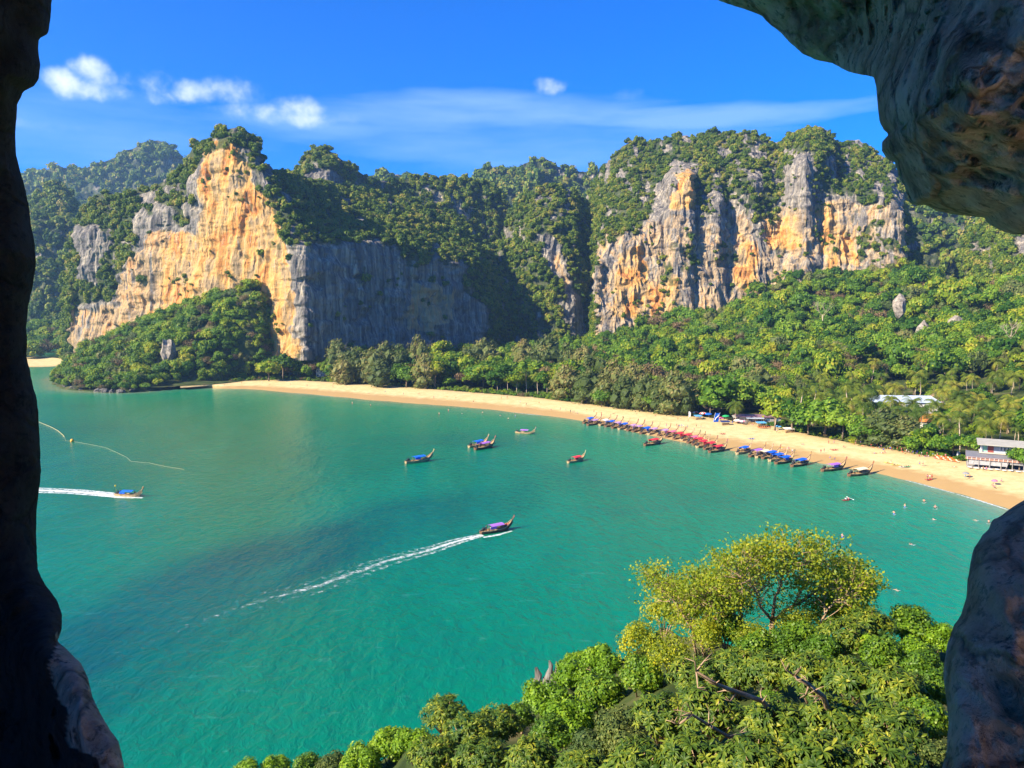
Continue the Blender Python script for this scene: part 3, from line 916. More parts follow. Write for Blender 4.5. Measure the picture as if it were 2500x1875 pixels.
def headland():
    xs = np.linspace(-480, -150, 130); ys = np.linspace(540, 830, 120)
    X, Y = np.meshgrid(xs, ys)
    pts = np.stack([X.ravel(), Y.ravel()], 1)
    ins = inpoly(pts[:, 0], pts[:, 1], HEAD_POLY)
    d = seg_dist(pts, np.array(HEAD_POLY + HEAD_POLY[:1]))
    sd_ = np.where(ins, d, -d)
    z = np.maximum(head(pts), 0.8) + fbm(np.c_[pts * 0.08, np.zeros(len(pts))], 3, 33) * 1.5
    z = z * np.clip(sd_ / 6, 0, 1) - 2.0 * np.clip(1 - (sd_ + 4) / 8, 0, 1)
    q = grid_quads(len(ys), len(xs))
    keep = (sd_[q] > -5.0).all(1)
    me = new_mesh('headland_ground', np.c_[pts, z], q[keep], mats=[SOIL], smooth=True)
    HEADGRID['p'] = np.c_[pts, z].reshape(len(ys), len(xs), 3); HEADGRID['sd'] = sd_.reshape(len(ys), len(xs))
    tag(link('headland_ground', me), 'wooded mound below the orange cliff', kind='structure')


headland()
# ================================================================== vegetation
def rand_dirs(n, r):
    d = r.normal(size=(n, 3)); return d / np.linalg.norm(d, axis=1, keepdims=True)


def ico(sub=1):
    bm = bmesh.new(); bmesh.ops.create_icosphere(bm, subdivisions=sub, radius=1.0)
    v = np.array([x.co[:] for x in bm.verts]); f = np.array([[x.index for x in g.verts] for g in bm.faces]); bm.free()
    return v, f


ICO1 = ico(1); ICO2 = ico(2)


def quads_at(c, n, size, r, aspect=1.0, roll=None, tang=None):
    """small leaf-clump faces centred at c with normal n"""
    m = len(c)
    if tang is None:
        a = r.normal(size=(m, 3))
    else:
        a = tang
    u = a - (a * n).sum(1, keepdims=True) * n
    u /= np.linalg.norm(u, axis=1, keepdims=True) + 1e-9
    w = np.cross(n, u)
    s = np.asarray(size)
    s = s[:, None] if s.ndim else s
    k = r.uniform(0.7, 1.25, (4, m, 1))
    v = np.stack([c - u * s * aspect * k[0], c - w * s * k[1] * 0.8, c + u * s * aspect * k[2], c + w * s * k[3] * 0.8], 1)
    return v.reshape(-1, 3), np.arange(m * 4).reshape(m, 4)


def pack(name, parts, mat, smooth=False):
    """parts: list of (verts, faces, lv per face)"""
    V = []; Q = []; T = []; lq = []; lt = []; b = 0
    for v, f, lv in parts:
        V.append(v)
        if f.shape[1] == 4: Q.append(f + b); lq.append(lv)
        else: T.append(f + b); lt.append(lv)
        b += len(v)
    return new_mesh(name, np.concatenate(V), np.concatenate(Q) if Q else None, np.concatenate(T) if T else None, mats=[mat], smooth=smooth,
                    attrs={'lv': np.concatenate(lq + lt)})


def crown_mesh(name, mat, seed, lobes=9, per=38, leaf=0.115, squash=0.75, spread=0.62, core=0.8, asp=1.1, smooth=False):
    """rounded broadleaf crown, radius about 1, centred at its middle"""
    r = np.random.default_rng(seed)
    d = rand_dirs(lobes * 3, r); d = d[d[:, 2] > -0.45][:lobes]
    cen = d * spread * r.uniform(0.7, 1.1, (len(d), 1)); cen[:, 2] *= squash
    cen = np.vstack([cen, [[0, 0, 0.08]]])
    rad = np.r_[r.uniform(0.34, 0.52, len(d)), 0.6]
    parts = []
    for c, ra in zip(cen, rad):
        v, f = ICO1
        vv = v * ra * core * (1 + r.uniform(-0.2, 0.12, (len(v), 1))); vv[:, 2] *= squash
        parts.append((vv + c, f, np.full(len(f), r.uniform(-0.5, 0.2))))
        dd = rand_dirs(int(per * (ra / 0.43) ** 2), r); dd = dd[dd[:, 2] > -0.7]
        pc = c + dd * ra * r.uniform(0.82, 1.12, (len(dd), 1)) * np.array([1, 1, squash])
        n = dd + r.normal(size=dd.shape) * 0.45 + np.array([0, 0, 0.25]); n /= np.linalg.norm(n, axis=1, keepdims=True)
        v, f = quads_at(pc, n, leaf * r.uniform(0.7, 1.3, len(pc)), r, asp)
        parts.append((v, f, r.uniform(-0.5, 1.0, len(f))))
    return pack(name, parts, mat, smooth)


def casuarina_mesh(name, mat, seed, n=1300):
    """tall feathery crown, height 1, base at z=0, swept upward and to one side by the wind"""
    r = np.random.default_rng(seed)
    parts = []
    nl = 11
    for i in range(nl):
        h = (i + 0.6) / nl
        wid = 0.27 * (math.sin(math.pi * min(1, h * 0.85 + 0.16)) ** 0.7) * r.uniform(0.8, 1.15)
        for j in range(3 if h < 0.85 else 1):
            an = r.uniform(0, 6.28)
            c = np.array([math.cos(an) * wid * 0.5 + 0.05 * h, math.sin(an) * wid * 0.5, 0.06 + h * 0.86 + r.uniform(-0.03, 0.03)])
            ra = wid * r.uniform(0.45, 0.66)
            v, f = ICO1
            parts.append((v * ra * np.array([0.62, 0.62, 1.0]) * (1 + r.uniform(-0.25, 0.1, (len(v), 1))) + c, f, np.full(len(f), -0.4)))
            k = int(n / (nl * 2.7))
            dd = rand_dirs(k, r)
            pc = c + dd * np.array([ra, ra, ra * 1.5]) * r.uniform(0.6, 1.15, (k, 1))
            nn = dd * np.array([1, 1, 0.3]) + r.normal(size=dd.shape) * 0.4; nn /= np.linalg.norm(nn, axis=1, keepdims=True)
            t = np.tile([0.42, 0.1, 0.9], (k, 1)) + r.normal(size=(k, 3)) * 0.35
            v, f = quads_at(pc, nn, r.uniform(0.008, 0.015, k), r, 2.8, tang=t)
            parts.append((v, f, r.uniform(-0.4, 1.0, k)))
    return pack(name, parts, mat)


def palm_crown(name, mat, seed, nf=19):
    """coconut fronds around the origin, reach about 1"""
    r = np.random.default_rng(seed)
    V = []; Q = []; b = 0; lv = []
    for i in range(nf):
        an = i * 2.4 + r.uniform(-0.2, 0.2)
        el = r.uniform(-0.45, 1.15)
        L = r.uniform(0.85, 1.08)
        dirx = np.array([math.cos(an), math.sin(an), 0]); side = np.array([-math.sin(an), math.cos(an), 0])
        pts = []
        p = np.zeros(3); e = el
        ns = 8
        for s in range(ns + 1):
            pts.append(p.copy())
            p = p + (dirx * math.cos(e) + np.array([0, 0, math.sin(e)])) * L / ns
            e -= 0.19 + 0.04 * s * 0.6
        col = -0.3 + (0.9 if el < -0.1 else 0.3) * r.uniform(0.3, 1)
        for s in range(ns):
            a, c = pts[s], pts[s + 1]
            up = np.cross(c - a, side); up /= np.linalg.norm(up) + 1e-9
            wl_ = 0.20 * math.sin(math.pi * (s + 1.0) / (ns + 1.6)) + 0.06
            for sg in (-1, 1):
                for half in (0, 1):
                    a2 = a + (c - a) * (0.5 * half); c2 = a2 + (c - a) * 0.34
                    tip = (a2 + c2) / 2 + side * sg * wl_ + (c - a) * 0.7 - np.array([0, 0, wl_ * 0.55])
                    V += [a2, c2, tip + (c - a) * 0.1, tip]
                    Q.append([b, b + 1, b + 2, b + 3]); b += 4; lv.append(col + r.uniform(-0.2, 0.2))
    # nuts and heart
    v, f = ICO1
    return pack(name, [(np.array(V), np.array(Q), np.array(lv)), (v * 0.07 + np.array([0, 0, -0.03]), f, np.full(len(f), 0.9))], mat)


def trunk_mesh(name, mat, h, r0, r1, lean=0.06, limbs=3, seed=0, limb_from=0.5, limb_len=0.4, n=6):
    r = random.Random(seed)
    mb = MB()
    pts = [(0, 0, -0.06 * h)]
    x = y = 0
    for i in range(1, 6):
        x += r.uniform(-lean, lean) * h * 0.4; y += r.uniform(-lean, lean) * h * 0.4
        pts.append((x, y, h * i / 5))
    mb.tube(pts, [r0 + (r1 - r0) * i / 5 for i in range(6)], n)
    for k in range(limbs):
        f = r.uniform(limb_from, 0.85); an = r.uniform(0, 6.28)
        i = f * 5; a = pts[int(i)]; c = pts[min(int(i) + 1, 5)]; t = i - int(i)
        p0 = Vector(a).lerp(Vector(c), t)
        L = limb_len * h * r.uniform(0.7, 1.1)
        p1 = p0 + Vector((math.cos(an) * L * 0.5, math.sin(an) * L * 0.5, L * 0.35))
        p2 = p0 + Vector((math.cos(an) * L * 0.8, math.sin(an) * L * 0.8, L * 0.85))
        rr = (r0 + (r1 - r0) * f) * 0.6
        mb.tube([p0, p1, p2], [rr, rr * 0.7, rr * 0.35], 5)
    return mb.mesh(name, mat, True)


BARK = plain('bark', (0.20, 0.15, 0.10), 0.9, 0.1, 0.3, 2.0)
PALE_BARK = plain('pale_bark', (0.50, 0.40, 0.29), 0.85, 0.1, 0.2, 2.0)
GREENS = [(0.028, 0.090, 0.005), (0.078, 0.160, 0.007), (0.160, 0.245, 0.008), (0.265, 0.320, 0.012), (0.350, 0.320, 0.028)]
WILD = [(0.040, 0.088, 0.007), (0.088, 0.145, 0.008), (0.140, 0.210, 0.010), (0.225, 0.250, 0.020), (0.300, 0.240, 0.055)]
M_BROAD = leaf_mat('broad_leaves', GREENS, 0.36, 0.05)
M_MOUNT = leaf_mat('mountain_leaves', WILD, 0.3, 0.03)
M_BRIGHT = leaf_mat('bright_leaves', [(0.050, 0.125, 0.008), (0.095, 0.195, 0.010), (0.160, 0.265, 0.014), (0.230, 0.300, 0.025)], 0.3, 0.3)
M_CASU = leaf_mat('casuarina_needles', [(0.060, 0.092, 0.020), (0.120, 0.150, 0.036), (0.190, 0.190, 0.050), (0.260, 0.200, 0.066)], 0.25, 0.08)
M_PALM = leaf_mat('palm_fronds', [(0.060, 0.110, 0.010), (0.140, 0.190, 0.016), (0.250, 0.260, 0.025), (0.380, 0.290, 0.050)], 0.3, 0.25)
M_DRY = leaf_mat('dry_leaves', [(0.10, 0.085, 0.035), (0.17, 0.115, 0.050), (0.22, 0.14, 0.07)], 0.2, 0.2)

PROTO = bpy.data.collections.new('plant_forms')     # never linked to the scene


def proto_coll(name, meshes):
    c = bpy.data.collections.new(name)
    for i, me in enumerate(meshes):
        c.objects.link(bpy.data.objects.new('%s_%02d' % (name, i), me))
    return c


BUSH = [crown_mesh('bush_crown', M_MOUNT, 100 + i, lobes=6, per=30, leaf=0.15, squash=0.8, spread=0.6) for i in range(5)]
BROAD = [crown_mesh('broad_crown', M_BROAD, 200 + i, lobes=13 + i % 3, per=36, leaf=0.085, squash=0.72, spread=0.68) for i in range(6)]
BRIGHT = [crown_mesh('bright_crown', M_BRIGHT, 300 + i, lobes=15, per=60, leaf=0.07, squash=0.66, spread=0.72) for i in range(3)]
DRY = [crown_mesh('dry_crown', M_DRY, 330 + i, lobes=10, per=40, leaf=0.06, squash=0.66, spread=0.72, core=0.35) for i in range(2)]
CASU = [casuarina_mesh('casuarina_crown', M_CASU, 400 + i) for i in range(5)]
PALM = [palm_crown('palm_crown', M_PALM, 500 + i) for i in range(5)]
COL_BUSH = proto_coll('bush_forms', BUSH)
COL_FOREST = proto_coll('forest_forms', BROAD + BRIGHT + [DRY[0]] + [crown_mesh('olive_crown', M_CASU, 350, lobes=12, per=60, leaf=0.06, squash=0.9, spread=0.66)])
COL_FAR = proto_coll('far_forms', [crown_mesh('far_crown', M_MOUNT, 140 + i, lobes=5, per=12, leaf=0.2, squash=0.8) for i in range(4)])


def scatter_group(name, coll):
    g = bpy.data.node_groups.new(name, 'GeometryNodeTree')
    g.interface.new_socket('Geometry', in_out='INPUT', socket_type='NodeSocketGeometry')
    g.interface.new_socket('Geometry', in_out='OUTPUT', socket_type='NodeSocketGeometry')
    N = g.nodes; L = g.links
    gi = N.new('NodeGroupInput'); go = N.new('NodeGroupOutput')
    ip = N.new('GeometryNodeInstanceOnPoints')
    ci = N.new('GeometryNodeCollectionInfo'); ci.inputs['Collection'].default_value = coll
    ci.inputs['Separate Children'].default_value = True; ci.inputs['Reset Children'].default_value = True

    def at(nm, typ):
        n = N.new('GeometryNodeInputNamedAttribute'); n.data_type = typ; n.inputs['Name'].default_value = nm
        return n.outputs['Attribute']
    L.new(gi.outputs[0], ip.inputs['Points'])
    L.new(ci.outputs[0], ip.inputs['Instance'])
    ip.inputs['Pick Instance'].default_value = True
    L.new(at('idx', 'INT'), ip.inputs['Instance Index'])
    L.new(at('rot', 'FLOAT_VECTOR'), ip.inputs['Rotation'])
    L.new(at('scl', 'FLOAT_VECTOR'), ip.inputs['Scale'])
    L.new(ip.outputs[0], go.inputs[0])
    return g


def scatter(name, pts, scl, coll, label, seed=0, tilt=0.3):
    r = np.random.default_rng(seed)
    n = len(pts)
    me = bpy.data.meshes.new(name)
    me.vertices.add(n); me.vertices.foreach_set('co', np.asarray(pts, np.float32).ravel())
    scl = np.asarray(scl, float)
    if scl.ndim == 1: scl = scl[:, None] * np.c_[r.uniform(0.85, 1.15, (n, 2)), r.uniform(0.85, 1.55, n)]
    a = me.attributes.new('scl', 'FLOAT_VECTOR', 'POINT'); a.data.foreach_set('vector', scl.astype(np.float32).ravel())
    rot = np.c_[r.uniform(-tilt, tilt, n), r.uniform(-tilt, tilt, n), r.uniform(0, 6.28, n)]
    a = me.attributes.new('rot', 'FLOAT_VECTOR', 'POINT'); a.data.foreach_set('vector', rot.astype(np.float32).ravel())
    a = me.attributes.new('idx', 'INT', 'POINT'); a.data.foreach_set('value', r.integers(0, 60, n).astype(np.int32))
    o = link(name, me)
    md = o.modifiers.new('scatter', 'NODES'); md.node_group = scatter_group(name + '_nodes', coll)
    tag(o, label, kind='stuff')
    return o


def sample_mountain(name, spacing, r, vmin=0.5, zmin=1.0):
    p, vs, nrm = VEG_SITES[name]
    a = p[:-1, :-1]; b = p[1:, :-1]; c = p[:-1, 1:]; d = p[1:, 1:]
    area = 0.5 * np.linalg.norm(np.cross(b - a, c - a), axis=2) + 0.5 * np.linalg.norm(np.cross(b - d, c - d), axis=2)
    v = vs[:-1, :-1]
    w = area * np.where(v > vmin, 1.0, 0.0) * (a[..., 2] > zmin)
    n = int(w.sum() / spacing ** 2)
    idx = r.choice(w.size, n, p=(w / w.sum()).ravel())
    i, j = np.unravel_index(idx, w.shape)
    u = r.uniform(size=(n, 1)); t = r.uniform(size=(n, 1))
    q = a[i, j] * (1 - u) * (1 - t) + c[i, j] * u * (1 - t) + b[i, j] * (1 - u) * t + d[i, j] * u * t
    return q, nrm[:-1, :-1][i, j]


for nm, sp, r0, r1, coll, lab in [
    ('limestone_mountain', 5.0, 2.2, 5.0, COL_BUSH, 'dense trees clinging to the orange faced mountain'),
    ('wooded_shoulder', 5.0, 2.4, 5.0, COL_BUSH, 'trees on the shoulder left of the orange cliff'),
    ('middle_ridge', 6.0, 2.8, 6.2, COL_BUSH, 'trees on the ridge with the rounded knoll'),
    ('central_wooded_hill', 5.4, 2.4, 5.4, COL_BUSH, 'trees on the hill between the two cliffs'),
    ('limestone_massif', 5.2, 1.8, 4.6, COL_BUSH, 'trees and scrub on top of the grey streaked massif'),
    ('left_wooded_cliff', 9.5, 5.5, 10, COL_BUSH, 'dark trees on the shaded cliff at far left'),
    ('far_left_ridge', 17, 9, 17, COL_FAR, 'hazy woods on the far left ridge'),
    ('far_hills', 14, 8, 14, COL_FAR, 'hazy woods on the hills beyond the saddle'),
    ('right_far_mountain', 11, 7, 12, COL_FAR, 'woods on the shaded mountain in the valley at right'),
    ('right_wooded_hill', 5.8, 3.0, 6.4, COL_BUSH, 'woods on the hill beneath the overhang')]:
    r = np.random.default_rng(abs(hash(nm)) % 1000 if False else len(nm) * 7 + 3)
    q, nn = sample_mountain(nm, sp, r)
    sc = r.uniform(r0, r1, len(q)) * np.where(r.uniform(size=len(q)) < 0.12, 1.35, 1.0)
    q = q + nn * (sc * 0.15)[:, None] + np.array([0, 0, 1]) * (sc * 0.25)[:, None]
    scatter('woods_on_' + nm, q, sc, coll, lab, seed=len(nm))
# hanging bushes and creepers on the rock faces
for nm, k, lab in [('limestone_mountain', 60, 'scattered bushes growing on the orange and grey rock face'), ('limestone_massif', 260, 'scattered bushes growing on the massif rock face')]:
    p, vs, nrm = VEG_SITES[nm]
    r = np.random.default_rng(k)
    px = to_px(p.reshape(-1, 3)).reshape(p.shape[:2] + (2,))
    w = (vs < 0.3) * (fbm(p / 28.0, 3, k) > 0.2) * (p[..., 2] > 40)
    idx = r.choice(w.size, k, p=(w / w.sum()).ravel()); i, j = np.unravel_index(idx, w.shape)
    scatter('cliff_bushes_on_' + nm, p[i, j] + nrm[i, j] * 0.6, r.uniform(1.2, 3.4, k), COL_BUSH, lab, seed=k)

# ------------------------------------------------------------------ forest between beach and cliffs
FOOT = []      # building footprints to keep clear: (x, y, radius)
TREE_N = {}


def ground_z(x, y):
    z, _ = land_z(np.array([[x, y]])); return float(z[0])


def frees(x, y):
    return all((x - a) ** 2 + (y - b) ** 2 > c * c for a, b, c in FOOT)


TRUNKS = {'b': [trunk_mesh('trunk', BARK, 1.0, 0.032, 0.016, 0.05, 4, s) for s in range(3)],
          'c': [trunk_mesh('trunk', BARK, 1.0, 0.014, 0.004, 0.02, 2, s + 9) for s in range(3)],
          'p': [trunk_mesh('trunk', PALE_BARK, 1.0, 0.016, 0.011, 0.07, 0, s + 20) for s in range(5)]}
FORM = {'broad': ('broadleaf_tree', 'tree', BROAD, 'b'), 'bright': ('broadleaf_tree', 'tree', BRIGHT, 'b'), 'casu': ('casuarina_tree', 'tree', CASU, 'c'),
        'palm': ('coconut_palm', 'palm tree', PALM, 'p'), 'dry': ('dry_tree', 'tree', DRY, 'b')}
TREES = []


def tree(kind, x, y, z, h, w, r=rnd):
    """a tree of height h and crown width w standing at x,y,z"""
    name, cat, forms, tk = FORM[kind]
    o = link(name, None, loc=(x, y, z - 0.2), rot=(0, 0, r.uniform(0, 6.28) if kind != 'casu' else r.uniform(-0.4, 0.4)))
    tag(o, None, cat)
    k = r.randrange(100)
    if kind == 'palm':
        tr = TRUNKS['p'][k % 5]
        link('trunk', tr, o, scale=(h, h, h * 0.93))
        top = tr.vertices[5 * 6].co
        link('crown', forms[k % len(forms)], o, loc=(top.x * h, top.y * h, h * 0.93), rot=(r.uniform(-.12, .12), r.uniform(-.12, .12), 0), scale=w / 2)
    elif kind == 'casu':
        link('trunk', TRUNKS['c'][k % 3], o, scale=(h, h, h * 0.9))
        link('crown', forms[k % len(forms)], o, loc=(0, 0, h * 0.02), scale=(w / 0.62, w / 0.62, h * 0.98))
    else:
        ch = min(w * 0.46, h * 0.48)
        link('trunk', TRUNKS['b'][k % 3], o, scale=(h, h, h - ch))
        link('crown', forms[k % len(forms)], o, loc=(0, 0, h - ch * 1.0), scale=(w / 2.05, w / 2.05, ch * 1.12))
    TREES.append((kind, o, to_px(np.array([x, y, z + h * 0.8]))))
    return o


def tree_at(kind, px, top, base, wpx, z0=2.6, Y=None):
    """from photo: column px, top of the crown, foot on the ground, crown width in photo pixels"""
    if Y is None:
        g = G(px, base, z0); Y = g[1]
    x = P(px, top, Y)[0]
    z = ground_z(x, Y)
    h = P(px, top, Y)[2] - z
    if kind == 'palm': h *= 0.93
    FOOT.append((x, Y, wpx * Y / FPX * 0.30))
    return tree(kind, x, Y, z, h, wpx * Y / FPX * {'casu': 1.45, 'bright': 1.1}.get(kind, 1.0))


FRONT = [('broad', 655, 872, 930, 60), ('broad', 690, 858, 925, 60), ('broad', 725, 866, 922, 50), ('broad', 762, 862, 915, 45),
         ('casu', 822, 818, 925, 62), ('casu', 858, 838, 936, 72), ('casu', 835, 858, 938, 60), ('casu', 905, 842, 938, 60), ('casu', 935, 822, 932, 74), ('casu', 975, 832, 934, 60), ('casu', 925, 868, 945, 60),
         ('casu', 1016, 808, 925, 56), ('casu', 1034, 852, 948, 62), ('broad', 1075, 822, 915, 56), ('bright', 992, 888, 946, 56), ('broad', 1062, 868, 948, 60), ('broad', 1110, 848, 930, 56),
         ('casu', 1174, 815, 915, 80), ('casu', 1140, 838, 925, 52), ('bright', 1125, 884, 938, 62), ('bright', 1180, 880, 950, 92), ('casu', 1272, 818, 915, 58), ('casu', 1331, 804, 925, 82), ('casu', 1300, 848, 935, 60),
         ('bright', 1250, 872, 930, 60), ('casu', 1380, 826, 950, 56), ('casu', 1375, 880, 976, 70), ('casu', 1410, 840, 965, 72), ('casu', 1444, 852, 970, 80), ('casu', 1432, 890, 985, 70), ('casu', 1494, 868, 985, 76), ('casu', 1540, 874, 992, 80),
         ('casu', 1520, 905, 998, 66), ('casu', 1472, 905, 990, 60), ('bright', 1470, 945, 993, 46), ('casu', 1572, 900, 1004, 60), ('bright', 1588, 955, 1006, 50), ('casu', 1640, 892, 1012, 88), ('casu', 1612, 918, 1010, 62), ('dry', 1692, 902, 985, 60),
         ('casu', 1668, 925, 1014, 60), ('bright', 1755, 905, 1012, 110), ('bright', 1810, 912, 1010, 96), ('bright', 1735, 950, 1018, 70), ('bright', 1860, 930, 1010, 70), ('casu', 1845, 880, 985, 70),
         ('broad', 1895, 968, 1050, 76), ('broad', 1935, 970, 1056, 70), ('bright', 1975, 985, 1062, 90), ('bright', 2020, 962, 1065, 110), ('bright', 2062, 985, 1072, 90), ('bright', 2105, 1005, 1080, 70),
         ('casu', 2150, 985, 1088, 110), ('casu', 2200, 1005, 1094, 90), ('bright', 2120, 1020, 1086, 70), ('broad', 2245, 1040, 1104, 70), ('bright', 2230, 1058, 1106, 60), ('bright', 2290, 1055, 1112, 60), ('broad', 2330, 1045, 1118, 76), ('bright', 2362, 1050, 1122, 60),
         ('palm', 1797, 980, 1034, 58), ('palm', 1215, 905, 956, 34), ('palm', 1238, 912, 958, 34), ('palm', 1262, 905, 960, 36), ('palm', 1285, 900, 962, 36), ('palm', 1312, 908, 966, 40), ('palm', 1336, 912, 962, 34), ('palm', 1222, 925, 955, 30),
         ('palm', 1202, 900, 950, 30), ('palm', 1293, 885, 950, 34), ('palm', 1420, 935, 987, 34), ('palm', 1950, 935, 1045, 40), ('palm', 1895, 985, 1050, 36), ('palm', 2075, 925, 1035, 46), ('palm', 2350, 1000, 1105, 50), ('palm', 1985, 925, 1040, 42)]
# clearings for the buildings (their centres are set with the same numbers in the building code)
for px, py, z, rad in [(790, 912, 3, 9), (1345, 948, 3, 6), (1835, 1018, 3, 12), (2215, 1012, 5, 17), (2265, 1050, 4, 6), (2440, 1120, 4, 20), (2330, 1010, 5, 7), (1905, 1035, 3, 8)]:
    g = G(px, py, z); FOOT.append((g[0], g[1], rad))
for a in FRONT: tree_at(*a)
# palm grove on the flat land at right
r2 = random.Random(11)
pg = []
for k in range(4000):
    px = r2.uniform(1960, 2560); py = r2.uniform(930, 1105)
    if py > vl_y(px) - 26 or py < 925: continue
    g = G(px, py, 4.0)
    if ground_z(g[0], g[1]) > 30 or not frees(g[0], g[1]): continue
    if all((g[0] - a) ** 2 + (g[1] - b) ** 2 > 8.0 ** 2 for a, b in pg):
        pg.append((g[0], g[1]))
    if len(pg) > 105: break
for x, y in pg:
    h = r2.uniform(10, 17)
    tree('palm', x, y, ground_z(x, y), h, r2.uniform(11, 15), r2)
    FOOT.append((x, y, 1.5))
# everything else: jittered rows of crowns over the whole floor
pts = []
for gx in np.arange(-330, 690, 8.6):
    for gy in np.arange(180, 1000, 8.6):
        pts.append((gx + r2.uniform(-3.4, 3.4), gy + r2.uniform(-3.4, 3.4)))
pts = np.array(pts)
z, s = land_z(pts)
px = to_px(np.c_[pts, z + 8])
ok = (s > 9) & (px[:, 0] > 640) & (px[:, 0] < 2750) & (pts[:, 1] > 250)
pts, z, s, px = pts[ok], z[ok], s[ok], px[ok]
clear = np.array([frees(x, y) for x, y in pts])
pts, z, s, px = pts[clear], z[clear], s[clear], px[clear]
grove = (px[:, 0] > 1980) & (z < 16) & (pts[:, 1] < 560)
thin = np.array([r2.random() for _ in pts]) > np.where(grove, 0.62, 0.0)
pts, z, s, px, grove = pts[thin], z[thin], s[thin], px[thin], grove[thin]
cells = np.zeros(len(pts))
near = np.argsort(pts[:, 1] + np.where((px[:, 0] > 2520), 900, 0))[:190]
isn = np.zeros(len(pts), bool); isn[near] = True
for i in near:
    w = r2.uniform(9, 15) * (0.72 if grove[i] else 1)
    kd = r2.choices(['broad', 'casu', 'bright', 'palm', 'dry'], [6, 1.5, 1.3, 1.0, 0.3])[0]
    h = r2.uniform(10, 17) * (0.75 if grove[i] else 1)
    if kd == 'casu': w *= 0.75; h *= 1.3
    tree(kd, pts[i, 0], pts[i, 1], z[i], h, w, r2)
f = ~isn
h = rng.uniform(6.5, 16, f.sum()); sc = rng.uniform(4.0, 8.0, f.sum())
big_ = rng.uniform(size=f.sum()) < 0.15; sc[big_] *= 1.5; h[big_] += 4
scatter('forest', np.c_[pts[f], z[f] + h - sc * 0.35], sc, COL_FOREST, 'dense tropical forest climbing the slope to the cliffs', seed=5)
# undergrowth along the back of the beach
k = 1500
pxs = rng.uniform(560, 2500, k)
g = G(pxs, vl_y(pxs) - rng.uniform(0.5, 12, k), 2.6)
keep = np.array([frees(a, b) for a, b in g[:, :2]]) | (rng.uniform(size=k) < 0.3)
keep &= (pxs < 1700) | (pxs > 1850)
g = g[keep]
scatter('beach_undergrowth', g + np.array([0, 0, 0.5]), rng.uniform(0.7, 2.2, len(g)), COL_FOREST, 'low bushes and creepers along the back of the beach', seed=6)

# ------------------------------------------------------------------ headland woods
pts = []
for gx in np.arange(-480, -150, 6.6):
    for gy in np.arange(540, 830, 6.6):
        pts.append((gx + r2.uniform(-2.8, 2.8), gy + r2.uniform(-2.8, 2.8)))
pts = np.array(pts)
ins = inpoly(pts[:, 0], pts[:, 1], HEAD_POLY)
d = seg_dist(pts, np.array(HEAD_POLY + HEAD_POLY[:1]))
ok = ins & (d > 3.5); pts = pts[ok]; d = d[ok]
zz = np.maximum(head(pts), 1)
ppx = to_px(np.c_[pts, zz + 6])
# leave a small pale rock bare
bare = inpoly(ppx[:, 0], ppx[:, 1], [(385, 838), (430, 838), (432, 888), (388, 885)])
pts, zz, d, ppx = pts[~bare], zz[~bare], d[~bare], ppx[~bare]
sc = rng.uniform(2.6, 7.6, len(pts)) * np.clip(d / 14, 0.55, 1)
# the steep inland flank needs its trees too
hp, hs = HEADGRID['p'], HEADGRID['sd']
ha, hb, hc = hp[:-1, :-1], hp[1:, :-1], hp[:-1, 1:]
hw = np.linalg.norm(np.cross(hb - ha, hc - ha), axis=2); flat = abs((hp[1, 1, :2] - hp[0, 0, :2]).prod())
hw = np.where((hs[:-1, :-1] > 1.0) & (hw > flat * 1.6), hw, 0)
hn = int(hw.sum() / 26)
hi = rng.choice(hw.size, hn, p=(hw / hw.sum()).ravel()); hi, hj = np.unravel_index(hi, hw.shape)
ex = ha[hi, hj] + rng.uniform(0, 2, (hn, 3))
scatter('headland_flank_woods', ex + np.array([0, 0, 2.0]), rng.uniform(2.6, 5.0, hn), COL_FOREST, 'trees on the steep inland flank of the headland mound', seed=17)
order = np.argsort(pts[:, 1])[:34]
isn = np.zeros(len(pts), bool); isn[order] = True
HEADTREES = []
for i in order:
    kd = r2.choices(['broad', 'bright', 'casu', 'dry'], [5, 2.5, 1, 0.6])[0]
    o = tree(kd, pts[i, 0], pts[i, 1], zz[i], sc[i] * 1.9, sc[i] * 2.1, r2)
scatter('headland_woods', np.c_[pts[~isn], zz[~isn] + sc[~isn] * 0.8], sc[~isn], COL_FOREST, 'trees covering the mound below the orange cliff', seed=7)
# trees at the foot of the shaded far left cliff
k = 130
pxs = rng.uniform(-40, 215, k); dd = rng.uniform(0, 1, k)
g = P(pxs, 877 - 6 * dd, 880 + 150 * dd); g[:, 2] = 4 + dd * 28
sc = rng.uniform(6, 11, k)
scatter('woods_behind_far_beach', g + np.array([0, 0, 1]) * (sc * 0.6)[:, None], sc, COL_FOREST, 'trees behind the small far beach', seed=8)
